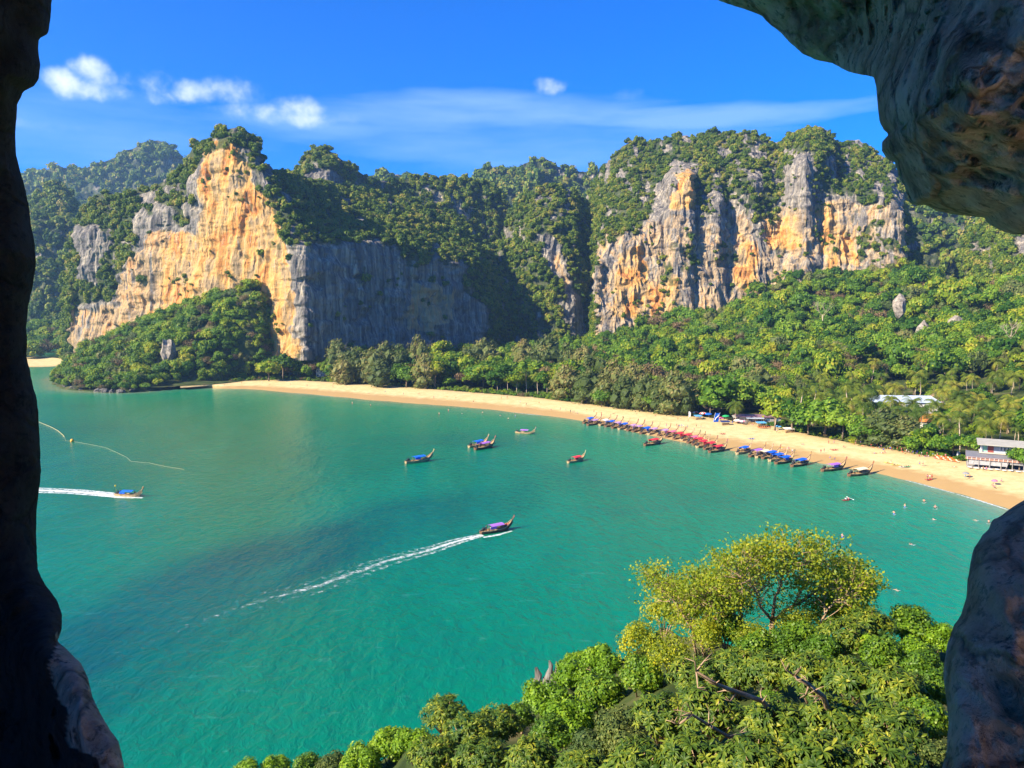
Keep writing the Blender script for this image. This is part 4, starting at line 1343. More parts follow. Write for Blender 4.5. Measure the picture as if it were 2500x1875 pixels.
# ================================================================== the cave mouth around the viewpoint
OPENING = [(125, -60), (125, 0), (122, 45), (118, 82), (97, 96), (95, 120), (99, 160), (96, 195), (84, 212), (58, 224), (42, 255), (38, 320), (42, 380), (56, 440), (70, 500), (82, 570), (87, 640), (80, 705), (68, 745), (62, 800),
           (64, 860), (74, 910), (86, 960), (95, 1020), (100, 1090), (98, 1180), (92, 1240), (88, 1300), (90, 1390), (112, 1432), (140, 1468), (152, 1500), (149, 1538), (138, 1566), (168, 1592), (198, 1618), (216, 1655),
           (226, 1700), (255, 1758), (288, 1812), (303, 1875), (340, 1990), (420, 2300), (1300, 2500), (2180, 2300), (2285, 2000), (2300, 1875), (2312, 1830), (2316, 1775), (2310, 1715), (2303, 1640),
           (2312, 1570), (2328, 1526), (2348, 1494), (2360, 1455), (2363, 1415), (2370, 1372), (2378, 1336), (2396, 1306), (2416, 1290), (2425, 1268), (2440, 1262), (2468, 1240), (2500, 1219), (2560, 1180), (2650, 1100),
           (2680, 950), (2640, 740), (2560, 600), (2500, 572), (2478, 574), (2440, 561), (2412, 546), (2402, 531), (2330, 524), (2282, 514), (2262, 499), (2240, 502), (2222, 494), (2206, 452), (2190, 418), (2184, 394),
           (2166, 390), (2153, 368), (2154, 345), (2170, 328), (2158, 315), (2148, 296), (2143, 255), (2140, 212), (2134, 187), (2070, 178), (2030, 155), (1990, 146), (1960, 131), (1925, 100), (1900, 75), (1862, 39), (1830, 26),
           (1790, 12), (1755, 0), (1650, -90), (1300, -330), (900, -480), (450, -400), (200, -220)]


def cave():
    nphi = 1150
    cx, cy = 1250.0, 937.5
    poly = np.array(OPENING, float)
    ang = np.linspace(-math.pi, math.pi, nphi + 1)[:-1]
    r0 = np.full(nphi, 0.0)
    for k, a in enumerate(ang):
        d = np.array([math.cos(a), math.sin(a)]); best = 0
        for i in range(len(poly)):
            p, q = poly[i] - (cx, cy), poly[(i + 1) % len(poly)] - (cx, cy)
            e = q - p
            den = d[0] * e[1] - d[1] * e[0]
            if abs(den) < 1e-9: continue
            t = (p[0] * e[1] - p[1] * e[0]) / den
            s = (p[0] * d[1] - p[1] * d[0]) / den
            if t > 0 and -1e-9 <= s <= 1 + 1e-9: best = max(best, t)
        r0[k] = best
    wig = fbm(np.stack([np.cos(ang) * 22, np.sin(ang) * 22, ang * 0], -1), 4, 40, 0.6) * 5
    r0 = r0 + wig
    th0 = np.arctan(r0 / FPX)
    nr = 210
    u = np.linspace(0, 1, nr) ** 2.3
    TH = th0[None] + (math.pi - 0.02 - th0[None]) * u[:, None]
    PH = np.broadcast_to(ang, TH.shape)
    right = np.array([1.0, 0, 0])
    dirs = np.cos(TH)[..., None] * _F + np.sin(TH)[..., None] * (np.cos(PH)[..., None] * right - np.sin(PH)[..., None] * _U)
    # distance of the rock along each direction
    ctl = [(100, 0, 5.8), (60, 250, 5.6), (85, 640, 5.6), (98, 1100, 5.6), (150, 1500, 5.2), (-50, 400, 5.9), (-150, 900, 6.0), (0, 1350, 5.9), (220, 1660, 4.3), (300, 1850, 3.9), (130, 1750, 4.5), (100, 1600, 4.7), (40, 1720, 5.6), (0, 1875, 5.8), (-300, 1700, 6),
           (1760, -20, 6.8), (1950, 110, 6.4), (2070, 150, 6.2), (2120, 100, 6.0), (2150, 200, 4.9), (2160, 330, 4.7), (2200, 420, 4.7), (2240, 480, 4.7), (2330, 500, 4.7), (2420, 530, 4.6), (2500, 560, 4.5), (1900, -100, 6.2), (2100, -200, 5.6),
           (2250, 100, 4.4), (2250, 300, 4.2), (2400, 350, 4.1), (2500, 300, 3.9), (2500, 0, 3.8), (2350, 0, 4.2), (2750, 200, 4.2), (2750, 600, 4.6), (2750, 1000, 4.6),
           (2480, 1230, 4.3), (2400, 1300, 4.2), (2365, 1430, 4.0), (2310, 1600, 3.85), (2305, 1750, 3.7), (2305, 1870, 3.6), (2500, 1350, 4.25), (2450, 1500, 4.0), (2400, 1700, 3.85), (2500, 1700, 3.95), (2400, 1870, 3.7), (2500, 1870, 3.8), (2750, 1500, 4.4), (2750, 1900, 4.2),
           (1250, -450, 6.5), (500, -420, 6.2), (1250, 2450, 3.0), (500, 2250, 3.6), (2100, 2250, 2.8), (-500, 0, 5.5), (-500, 1800, 5.5), (3400, 0, 5.6), (3400, 900, 6.0), (3400, 1800, 5.4), (4200, 900, 6.2), (3600, -900, 5.8), (3600, 2700, 5.2), (2500, -1200, 5.6), (1250, -1500, 6), (-1500, 900, 6), (1250, 3500, 4.6), (2500, 3200, 4.6)]
    ctl = np.array(ctl)
    tps = TPS(ctl[:, :2], ctl[:, 2], 2e-3)
    rr = FPX * np.tan(np.minimum(TH, 1.0))
    px = cx + rr * np.cos(PH); py = cy + rr * np.sin(PH)
    D = tps(np.stack([px, py], -1)).reshape(px.shape)
    bl = np.clip((TH - 0.95) / 0.30, 0, 1); bl = bl * bl * (3 - 2 * bl)
    D = np.clip(D, 2.3, 7.5) * (1 - bl) + 6.0 * bl
    # behind the viewer the cave goes deeper
    w = dirs * D[..., None]
    lump = fbm(w * 0.75, 5, 41, 0.55)
    ridge = 1 - np.abs(fbm(w * np.array([1.7, 1.7, 1.1]) + lump[..., None] * 0.6, 4, 42, 0.55)) * 2
    crag = (1 - np.abs(fbm(w * np.array([2.6, 2.6, 1.8]) + 7, 3, 55)) * 2.6) ** 2
    crag2 = 1 - np.abs(fbm(w * 8.0, 3, 56)) * 2.6
    pits = np.maximum(0, fbm(w * 2.6, 3, 43) - 0.1)
    amp = np.clip((TH - th0[None]) / 0.06, 0.12, 1)
    rightside = np.clip((px - 2050) / 120, 0, 1)
    D2 = D - amp * (0.40 * lump + 0.13 * (ridge - 0.5) - 0.22 * pits + 0.07 * fbm(w * 4.2, 4, 49, 0.6) + 0.13 * crag + 0.05 * crag2) + (1 - amp) * 0.0
    # rounded lip: the rock curls away from the eye at its outline
    D2 = D2 + 0.30 * np.exp(-((TH - th0[None]) / 0.012)) + 0.05 * fbm(w * 7, 3, 44) * amp
    pts = dirs * D2[..., None]
    rows = []
    for k, (dt, dd) in enumerate([(0.34, 4.2), (0.22, 3.0), (0.12, 2.0), (0.05, 1.2), (0.015, 0.6)]):
        th = th0 + dt
        dr = np.cos(th)[:, None] * _F + np.sin(th)[:, None] * (np.cos(ang)[:, None] * right - np.sin(ang)[:, None] * _U)
        rows.append(dr * (D2[0] + dd + 0.3 * dd * lump[min(60, 10 * (k + 1))])[:, None])
    allp = np.concatenate([np.stack(rows), pts])
    allp = np.concatenate([allp, allp[:, :1]], 1)
    allp[..., 2] += CAM_H
    nR, nC = allp.shape[:2]
    m = NT('cave_limestone')
    pos = m.pos()
    n1 = m.noise(m.mapping(pos, (1, 1, 0.7)), 3.2, 9, 0.68)
    n2 = m.noise(m.mapping(pos, (1, 1, 0.7), (3, 1, 2)), 7.5, 8, 0.7)
    n3 = m.noise(m.mapping(pos, (0.6, 0.6, 0.4), (5, 5, 5)), 1.0, 5, 0.6)
    c = m.ramp(n1, [(0.30, (0.20, 0.14, 0.115)), (0.45, (0.52, 0.38, 0.30)), (0.55, (0.74, 0.58, 0.48)), (0.70, (0.90, 0.78, 0.68))])
    brown = m.ramp(n2, [(0.3, (0.20, 0.095, 0.035)), (0.5, (0.52, 0.27, 0.09)), (0.7, (0.66, 0.42, 0.18))])
    c = m.mix(m.ramp(n3, [(0.50, 0.0), (0.64, 0.5)]), c, brown)
    c = m.mix(m.ramp(n2, [(0.34, 0.85), (0.42, 0.0)]), c, (0.035, 0.028, 0.025))  # pits darkened in the colour where the bump alone shades too little
    c = m.mix(m.ramp(m.noise(pos, 14.0, 5, 0.7), [(0.36, 0.6), (0.46, 0.0)]), c, (0.06, 0.05, 0.045))
    c = m.mix(m.ramp(m.noise(pos, 5.0, 6, 0.75), [(0.58, 0.0), (0.66, 0.7)]), c, (0.80, 0.68, 0.56))
    c = m.mix(m.math('MULTIPLY', m.attr('shade_tone'), 0.93), c, (0.011, 0.011, 0.013))
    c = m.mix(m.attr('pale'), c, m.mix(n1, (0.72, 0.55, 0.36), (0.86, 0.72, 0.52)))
    h = m.math('ADD', m.math('MULTIPLY', n1, 1.0), m.math('MULTIPLY', n2, 0.7))
    vo = m.N.new('ShaderNodeTexVoronoi'); vo.feature = 'DISTANCE_TO_EDGE'; vo.inputs['Scale'].default_value = 2.3
    wp_ = m.mix(0.22, pos, m.noise(pos, 2.5, 5, 0.6, color=True)); m.L.new(wp_, vo.inputs['Vector'])
    crack = m.ramp(vo.outputs['Distance'], [(0.0, 0.0), (0.05, 1.0)])
    c = m.mix(m.math('MULTIPLY', m.math('SUBTRACT', 1.0, crack), 0.55), c, (0.03, 0.024, 0.02))
    h = m.math('ADD', h, m.math('MULTIPLY', crack, 0.25))
    h = m.math('ADD', h, m.math('MULTIPLY', m.noise(pos, 22, 5, 0.7), 0.12))
    mat = m.finish(m.principled(c, 0.85, 0.25, m.bump(h, 1.0, 0.22)))
    # shade on the left wall is painted in as near-black rock colour
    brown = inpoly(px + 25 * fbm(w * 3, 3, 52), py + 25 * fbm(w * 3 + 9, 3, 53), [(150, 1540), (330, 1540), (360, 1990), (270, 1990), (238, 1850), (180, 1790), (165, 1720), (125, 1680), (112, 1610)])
    shade_tone = np.clip((380 - px) / 60, 0, 1) * np.where(brown, 0.0, 1.0) * np.clip((1.3 - TH) * 6, 0, 1)
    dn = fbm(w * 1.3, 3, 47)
    shade_tone = np.maximum(shade_tone, np.clip((px - 2250) / 300, 0, 1) * (py < 600) * np.clip(dn * 1.6 - 0.2, 0, 0.35))  # plus random darker blotches on the overhang
    shade_tone = np.maximum(shade_tone, np.clip((TH - 0.80) * 3, 0, 1) * (w[..., 0] < 0))  # unseen left side of the shell is darkened too
    sa = np.concatenate([np.full((5, nphi), 0.2), shade_tone]); sa = np.concatenate([sa, sa[:, :1]], 1)
    pale = np.clip((TH - 0.80) * 4, 0, 1) * np.clip(w[..., 0] / 1.0 + 0.8, 0, 1) * 0.9  # unseen right wall lightened to bounce warm light onto the visible rock
    pa = np.concatenate([np.zeros((5, nphi)), pale]); pa = np.concatenate([pa, pa[:, :1]], 1)
    q = grid_quads(nR, nC)
    # unseen opening added behind the viewer so sun bounce fills the visible rock
    TT = np.concatenate([np.zeros((5, nphi)), TH]); TT = np.concatenate([TT, TT[:, :1]], 1).ravel()
    loc = allp.reshape(-1, 3) - np.array([0, 0, CAM_H])
    hd = np.array([-3.4, -5.6, 2.4]); hd /= np.linalg.norm(hd); ln = loc / np.linalg.norm(loc, axis=1, keepdims=True)
    hole = (TT > 1.3) & (loc[:, 1] < -1.7) & (loc[:, 0] < 3.5) & (loc[:, 2] > -3.0)
    q = q[~hole[q].all(1)]
    me = new_mesh('cave_wall', allp, q, mats=[mat], smooth=True, attrs={'shade_tone': sa.ravel(), 'pale': pa.ravel()})
    tag(link('cave_wall', me), 'rough dark limestone mouth of the cave framing the bay', kind='structure')


cave()
# ================================================================== planted slope just below the cave
FD = np.array([(575, 1880, 52), (760, 1860, 50), (907, 1803, 48), (1083, 1710, 40), (1232, 1715, 42), (1300, 1690, 46), (1372, 1609, 50), (1481, 1567, 47), (1574, 1500, 43), (1640, 1420, 40), (1780, 1480, 37),
               (1900, 1500, 34), (2026, 1480, 34), (2151, 1474, 34), (2322, 1515, 34), (2500, 1500, 30), (2300, 1875, 15), (2000, 1875, 15), (1700, 1875, 16), (1400, 1875, 20), (1100, 1875, 27), (800, 1875, 42),
               (1600, 1700, 25), (1900, 1700, 21), (2200, 1700, 20), (1400, 1720, 36), (1250, 1790, 32), (1500, 1640, 38), (1750, 1600, 29), (2100, 1600, 26), (2500, 1800, 14), (1500, 2100, 10), (2100, 2100, 9), (1000, 2100, 20)], float)
fdep = TPS(FD[:, :2], FD[:, 2], 1e-3)
SIL = np.array([(480, 1930), (575, 1885), (760, 1868), (835, 1855), (907, 1822), (1000, 1785), (1083, 1745), (1232, 1745), (1290, 1715), (1376, 1635), (1481, 1592), (1532, 1565), (1574, 1530), (1610, 1500), (1700, 1500),
                (1900, 1545), (2026, 1550), (2151, 1530), (2234, 1515), (2322, 1545), (2600, 1500), (2900, 1500)], float)


def fore_Y(px, py): return np.clip(fdep(np.array([[px, py]]))[0], 6, 60)


def fore_ground():
    nx, ny = 200, 60
    pxs = np.linspace(480, 2900, nx)
    y0 = np.interp(pxs, SIL[:, 0], SIL[:, 1]) + 14
    t = np.linspace(0, 1, ny)[:, None]
    py = y0 + (2550 - y0) * t ** 1.3
    PX = np.broadcast_to(pxs, py.shape)
    Y = np.clip(fdep(np.stack([PX, py], -1)).reshape(py.shape), 5, 60) + 1.6
    p = P(PX, py, Y)
    p[..., 2] += fbm(p * 0.4, 3, 60) * 0.5 - 0.7
    rim = p[0].copy()
    rows = [rim + np.array([-3, 10, 0]), rim + np.array([-2, 6, 0]), rim + np.array([-1, 3, 0])]
    for r_, z in zip(rows, (-3, 15, 0)): r_[:, 2] = z if z != 0 else rim[:, 2] - 6
    rows[1][:, 2] = rim[:, 2] * 0.45
    allp = np.concatenate([np.stack(rows), p])
    me = new_mesh('cave_slope_ground', allp, grid_quads(ny + 3, nx), mats=[SOIL], smooth=True)
    tag(link('cave_slope_ground', me), 'steep earth slope below the cave mouth', kind='structure')


fore_ground()
M_ROSE = leaf_mat('glossy_leaves', [(0.040, 0.085, 0.010), (0.090, 0.145, 0.012), (0.190, 0.225, 0.016), (0.400, 0.370, 0.030)], 0.25, 1.6, 0.5, 0.25, 0.6)
M_FINE = leaf_mat('small_leaves', [(0.055, 0.125, 0.008), (0.110, 0.205, 0.010), (0.190, 0.275, 0.014), (0.290, 0.310, 0.022)], 0.3, 0.5, 0.5, 0.3, 0.5)
M_FINE2 = leaf_mat('bright_small_leaves', [(0.095, 0.190, 0.008), (0.165, 0.290, 0.010), (0.250, 0.360, 0.016), (0.340, 0.390, 0.030)], 0.32, 0.5, 0.5, 0.3, 0.5)
M_OLIVE = leaf_mat('dull_small_leaves', [(0.045, 0.080, 0.020), (0.085, 0.120, 0.026), (0.140, 0.165, 0.034), (0.200, 0.200, 0.045)], 0.25, 0.5, 0.6, 0.2, 0.5)
M_YEL = leaf_mat('yellowing_leaves', [(0.18, 0.24, 0.014), (0.34, 0.36, 0.018), (0.52, 0.46, 0.020), (0.70, 0.52, 0.024)], 0.45, 0.7, 0.55, 0.3, 0.3)
TWIG = plain('twig_bark', (0.33, 0.23, 0.14), 0.85, 0.1, 0.25, 3.0)


def rosette_mesh(name, seed, nl=13):
    """one whorl of long leaves, reach about 1, facing +z"""
    r = np.random.default_rng(seed)
    V = []; Q = []; lv = []; b = 0
    for i in range(nl):
        an = i * 2.399 + r.uniform(-0.15, 0.15)
        el = r.uniform(-0.25, 0.95) * (1 - 0.3 * i / nl)
        L = r.uniform(0.75, 1.1)
        w = 0.135 * r.uniform(0.8, 1.2)
        dx = np.array([math.cos(an), math.sin(an), 0]); sd_ = np.array([-math.sin(an), math.cos(an), 0])
        p = dx * 0.05; e = el; rows = []
        for s, ww in enumerate((0.15, 0.85, 1.0, 0.12)):
            up = -dx * math.sin(e) + np.array([0, 0, math.cos(e)])
            rows.append((p - sd_ * w * ww + up * w * 0.3 * ww, p.copy(), p + sd_ * w * ww + up * w * 0.3 * ww))
            p = p + (dx * math.cos(e) + np.array([0, 0, math.sin(e)])) * L / 3
            e -= 0.38
        for ro in rows: V += list(ro)
        l = r.uniform(-0.3, 0.9)
        for s in range(3):
            o = b + s * 3
            Q += [[o, o + 1, o + 4, o + 3], [o + 1, o + 2, o + 5, o + 4]]; lv += [l, l]
        b += 12
    return new_mesh(name, np.array(V), np.array(Q), mats=[M_ROSE], smooth=False, attrs={'lv': np.array(lv)})


ROSES = [rosette_mesh('leaf_rosette', 700 + i, 12 + i) for i in range(4)]


def leafy_bush_mesh(name, mat, seed, lobes=16, leaf=0.05, per=230, squash=0.8):
    return crown_mesh(name, mat, seed, lobes=lobes, per=per, leaf=leaf, squash=squash, spread=0.66, core=0.84, asp=1.25)


BUSHES = {'fine': [leafy_bush_mesh('leaves', M_FINE, 720 + i) for i in range(2)], 'bright': [leafy_bush_mesh('leaves', M_FINE2, 730 + i) for i in range(2)],
          'olive': [leafy_bush_mesh('leaves', M_OLIVE, 740 + i, per=260, leaf=0.042) for i in range(2)], 'yellow': [crown_mesh('leaves', M_YEL, 750 + i, lobes=15, per=150, leaf=0.042, squash=0.85, spread=0.75, core=0.25) for i in range(2)]}


def bush_stem(seed, h, reach, n=7):
    r = random.Random(seed); mb = MB()
    for k in range(n):
        an = r.uniform(0, 6.28); l = r.uniform(0.5, 0.95) * reach
        e = Vector((math.cos(an) * l, math.sin(an) * l, h * r.uniform(0.5, 0.95)))
        m1 = e * 0.45 + Vector((r.uniform(-.1, .1), r.uniform(-.1, .1), 0.12)) * reach
        mb.tube([(0, 0, -0.6), m1, e], [0.05, 0.035, 0.012], 5)
    return mb


def small_bush(kind, px, py, Y, rad_px, label, k=0):
    """dense leafy bush whose crown centre is seen at px,py"""
    c = P(px, py, Y); R = rad_px * Y / FPX
    name = 'leafy_bush'
    o = link(name, None, loc=(c[0], c[1], c[2] - R * 0.8))
    tag(o, label, 'bush', 'bushes on the slope below the cave')
    q = link('crown', BUSHES[kind][k % 2], o, loc=(0, 0, R * 0.8), scale=(R, R, R), rot=(0, 0, k * 1.7))
    link('stem', bush_stem(k + 40, R, R * 0.9, 5).mesh('stem', TWIG, True), o)
    return o


def rosette_shrub(px, py, Y, rad_px, label, k=0, n=70):
    c = P(px, py, Y); R = rad_px * Y / FPX
    r = random.Random(900 + k)
    o = link('whorled_leaf_shrub', None, loc=(c[0], c[1], c[2] - R * 0.7))
    tag(o, label, 'shrub', 'shrubs with whorled leaves below the cave')
    mb = MB()
    j = 0
    while j < n:
        d = Vector((r.gauss(0, 1), r.gauss(0, 1), r.gauss(0.35, 0.9)))
        d.normalize()
        if d.z < -0.35: continue
        rad = R * r.uniform(0.62, 1.05)
        p = Vector((d.x * rad * 1.1, d.y * rad, R * 0.7 + d.z * rad * 0.85))
        tip = (d + Vector((0, -0.1, 0.75))).normalized()
        q = tip.to_track_quat('Z', 'Y').to_euler()
        rs = link('leaf_rosette', ROSES[r.randrange(4)], o, loc=p, rot=q, scale=r.uniform(0.14, 0.26) * (0.8 + Y / 90))
        if j % 2 == 0:
            m1 = Vector((p.x * 0.45, p.y * 0.45, p.z * 0.35)) + Vector((r.uniform(-.15, .15), r.uniform(-.15, .15), 0.05))
            mb.tube([(0, 0, -0.5), m1, p - tip * 0.03], [0.045, 0.028, 0.012], 4)
        j += 1
    # a leafy heart, so that the shrub is not see-through
    mb.build('branches', TWIG, o, True)
    hm = crown_mesh('inner_leaves', M_OLIVE, 60 + k % 3, lobes=5, per=60, leaf=0.09, squash=0.85, spread=0.45, core=0.7)
    link('inner_leaves', hm, o, loc=(0, 0, R * 0.55), scale=R * 0.78)
    return o


# fine-leaved bushes: (kind, px, py, radius px, words)
SB = [('bright', 600, 1890, 42, 'small bright bush at the lower left tip of the slope'), ('bright', 672, 1876, 40, 'bright green bush second from the lower tip of the slope'), ('fine', 745, 1880, 45, 'green bush third from the lower tip of the slope'),
      ('olive', 815, 1872, 48, 'brownish olive bush low on the slope edge'), ('bright', 880, 1860, 52, 'bright bush above the olive bush low on the slope'), ('bright', 950, 1820, 56, 'round bright bush on the slope edge below the whorled shrubs'),
      ('bright', 1010, 1812, 50, 'bright bush tucked under the lowest whorled shrub'), ('fine', 1268, 1752, 44, 'green bush at the foot of the rock pinnacles'),
      ('bright', 1330, 1712, 62, 'bright bush leaning on the tall rock pinnacle'), ('bright', 1400, 1650, 56, 'bright bush right behind the small rock pinnacle'), ('bright', 1410, 1615, 36, 'small round bush topping the slope by the pinnacles'),
      ('bright', 1470, 1620, 54, 'yellowish green bush on the crest left of the pale tree'), ('bright', 1390, 1760, 70, 'broad bright bush below the pinnacles'), ('fine', 1470, 1700, 68, 'mid green bush in the middle of the slope'),
      ('olive', 1520, 1790, 74, 'dull grey green bush at the centre of the slope'), ('olive', 1440, 1830, 66, 'dull grey green bush lower on the slope'), ('fine', 1560, 1650, 60, 'dark green bush under the left limb of the pale tree'),
      ('yellow', 1560, 1570, 62, 'yellow leaved bush at the crest under the pale tree'), ('yellow', 1640, 1600, 66, 'second yellow leaved bush right of the crest'), ('yellow', 1720, 1560, 56, 'yellow leaved bush before the pale trunk'),
      ('fine', 2215, 1530, 62, 'rounded green bush left of the right cave rock'), ('bright', 2290, 1560, 50, 'bright bush touching the right cave rock'), ('fine', 2160, 1600, 60, 'green bush below the rounded one near the right rock'),
      ('bright', 2130, 1580, 40, 'vivid green bush between whorled shrubs'), ('fine', 2250, 1640, 60, 'shaded green bush against the right cave rock'), ('fine', 1960, 1560, 56, 'green bush right under the fork of the pale tree'),
      ('fine', 1850, 1590, 60, 'green bush left under the fork of the pale tree'), ('bright', 1880, 1720, 44, 'vivid green bush deep among the whorled shrubs'), ('fine', 1340, 1800, 60, 'green bush beneath the broad bright one'),
      ('fine', 2260, 1760, 70, 'dark bush low beside the right cave rock'), ('yellow', 2080, 1500, 60, 'yellowish bush below the right limb of the pale tree'), ('yellow', 1622, 1505, 54, 'yellow leaved bush crowning the slope left of the pale tree'), ('yellow', 1700, 1505, 56, 'yellow leaved bush on the skyline before the left limb'), ('fine', 1775, 1535, 52, 'green bush on the skyline between limb and trunk'), ('yellow', 1835, 1555, 50, 'yellow leaved bush at the foot of the pale trunk'), ('yellow', 1950, 1530, 56, 'yellow leaved bush right of the pale trunk'), ('yellow', 2020, 1500, 52, 'yellow leaved bush on the skyline below the right limb'),
      ('yellow', 1640, 1455, 52, 'yellow leaved bush rising by the left limb'), ('yellow', 1725, 1462, 50, 'yellow leaved bush rising between two pale limbs'), ('yellow', 1805, 1490, 54, 'yellow leaved bush rising left of the pale trunk'), ('yellow', 2045, 1465, 54, 'yellow leaved bush rising under the right limb'), ('yellow', 2105, 1450, 46, 'yellow leaved bush at the right end of the pale tree'),
      ('fine', 1905, 1580, 52, 'green bush hiding the base of the pale trunk'), ('fine', 2010, 1590, 52, 'green bush below the right limb of the pale tree'), ('fine', 2285, 1700, 50, 'green bush hugging the side of the right cave rock'), ('olive', 2280, 1850, 60, 'dull bush at the bottom beside the right cave rock'),
      ('bright', 2240, 1590, 46, 'bright bush between two green ones near the right rock'),
      ('olive', 1700, 1650, 60, 'olive bush between the yellow bushes and the whorled shrubs')]
for k, (kd, px, py, rp, lab) in enumerate(SB):
    small_bush(kd, px, py, fore_Y(px, py) + 0.3, rp, lab, k)
RS = [(1083, 1742, 52, 'whorled leaf shrub standing up at the slope edge'), (1150, 1790, 60, 'second whorled leaf shrub along the slope edge'), (1215, 1768, 54, 'whorled leaf shrub just left of the pinnacle foot'), (1060, 1850, 62, 'lowest whorled leaf shrub on the slope'),
      (1180, 1860, 66, 'whorled leaf shrub at the bottom of the slope edge'), (1300, 1860, 66, 'whorled leaf shrub on the slope under the green bushes'), (1420, 1890, 66, 'whorled leaf shrub below the grey green bushes'),
      (1560, 1880, 80, 'large whorled leaf shrub low in the middle of the slope'), (1700, 1870, 86, 'large whorled leaf shrub beside the gnarled bare branches'), (1850, 1880, 90, 'dark whorled leaf shrub low on the slope'), (2000, 1880, 92, 'shaded whorled leaf shrub low on the slope'),
      (2160, 1870, 92, 'shaded whorled leaf shrub by the foot of the right rock'), (1620, 1760, 74, 'sunlit whorled leaf shrub left of the gnarled branches'), (1740, 1740, 78, 'whorled leaf shrub behind the gnarled branches'), (1700, 1660, 66, 'sunlit whorled leaf shrub below the yellow bushes'),
      (1800, 1640, 66, 'sunlit whorled leaf shrub below the pale tree'), (1880, 1640, 60, 'whorled leaf shrub right below the pale trunk'), (1980, 1650, 66, 'whorled leaf shrub with sunlit top at mid slope'), (2060, 1560, 60, 'sunlit whorled leaf shrub under the right limb'),
      (2120, 1530, 54, 'whorled leaf shrub on the skyline near the right'), (2080, 1660, 64, 'whorled leaf shrub in half shade near the right'), (2190, 1680, 62, 'whorled leaf shrub left of the dark bush by the rock'), (1900, 1770, 78, 'whorled leaf shrub in the dark middle of the slope'),
      (2040, 1770, 80, 'dark whorled leaf shrub low right of the middle'), (2180, 1780, 76, 'dark whorled leaf shrub near the right cave rock')]
for k, (px, py, rp, lab) in enumerate(RS):
    rosette_shrub(px, py, fore_Y(px, py) - 0.4, rp, lab, k, 125)


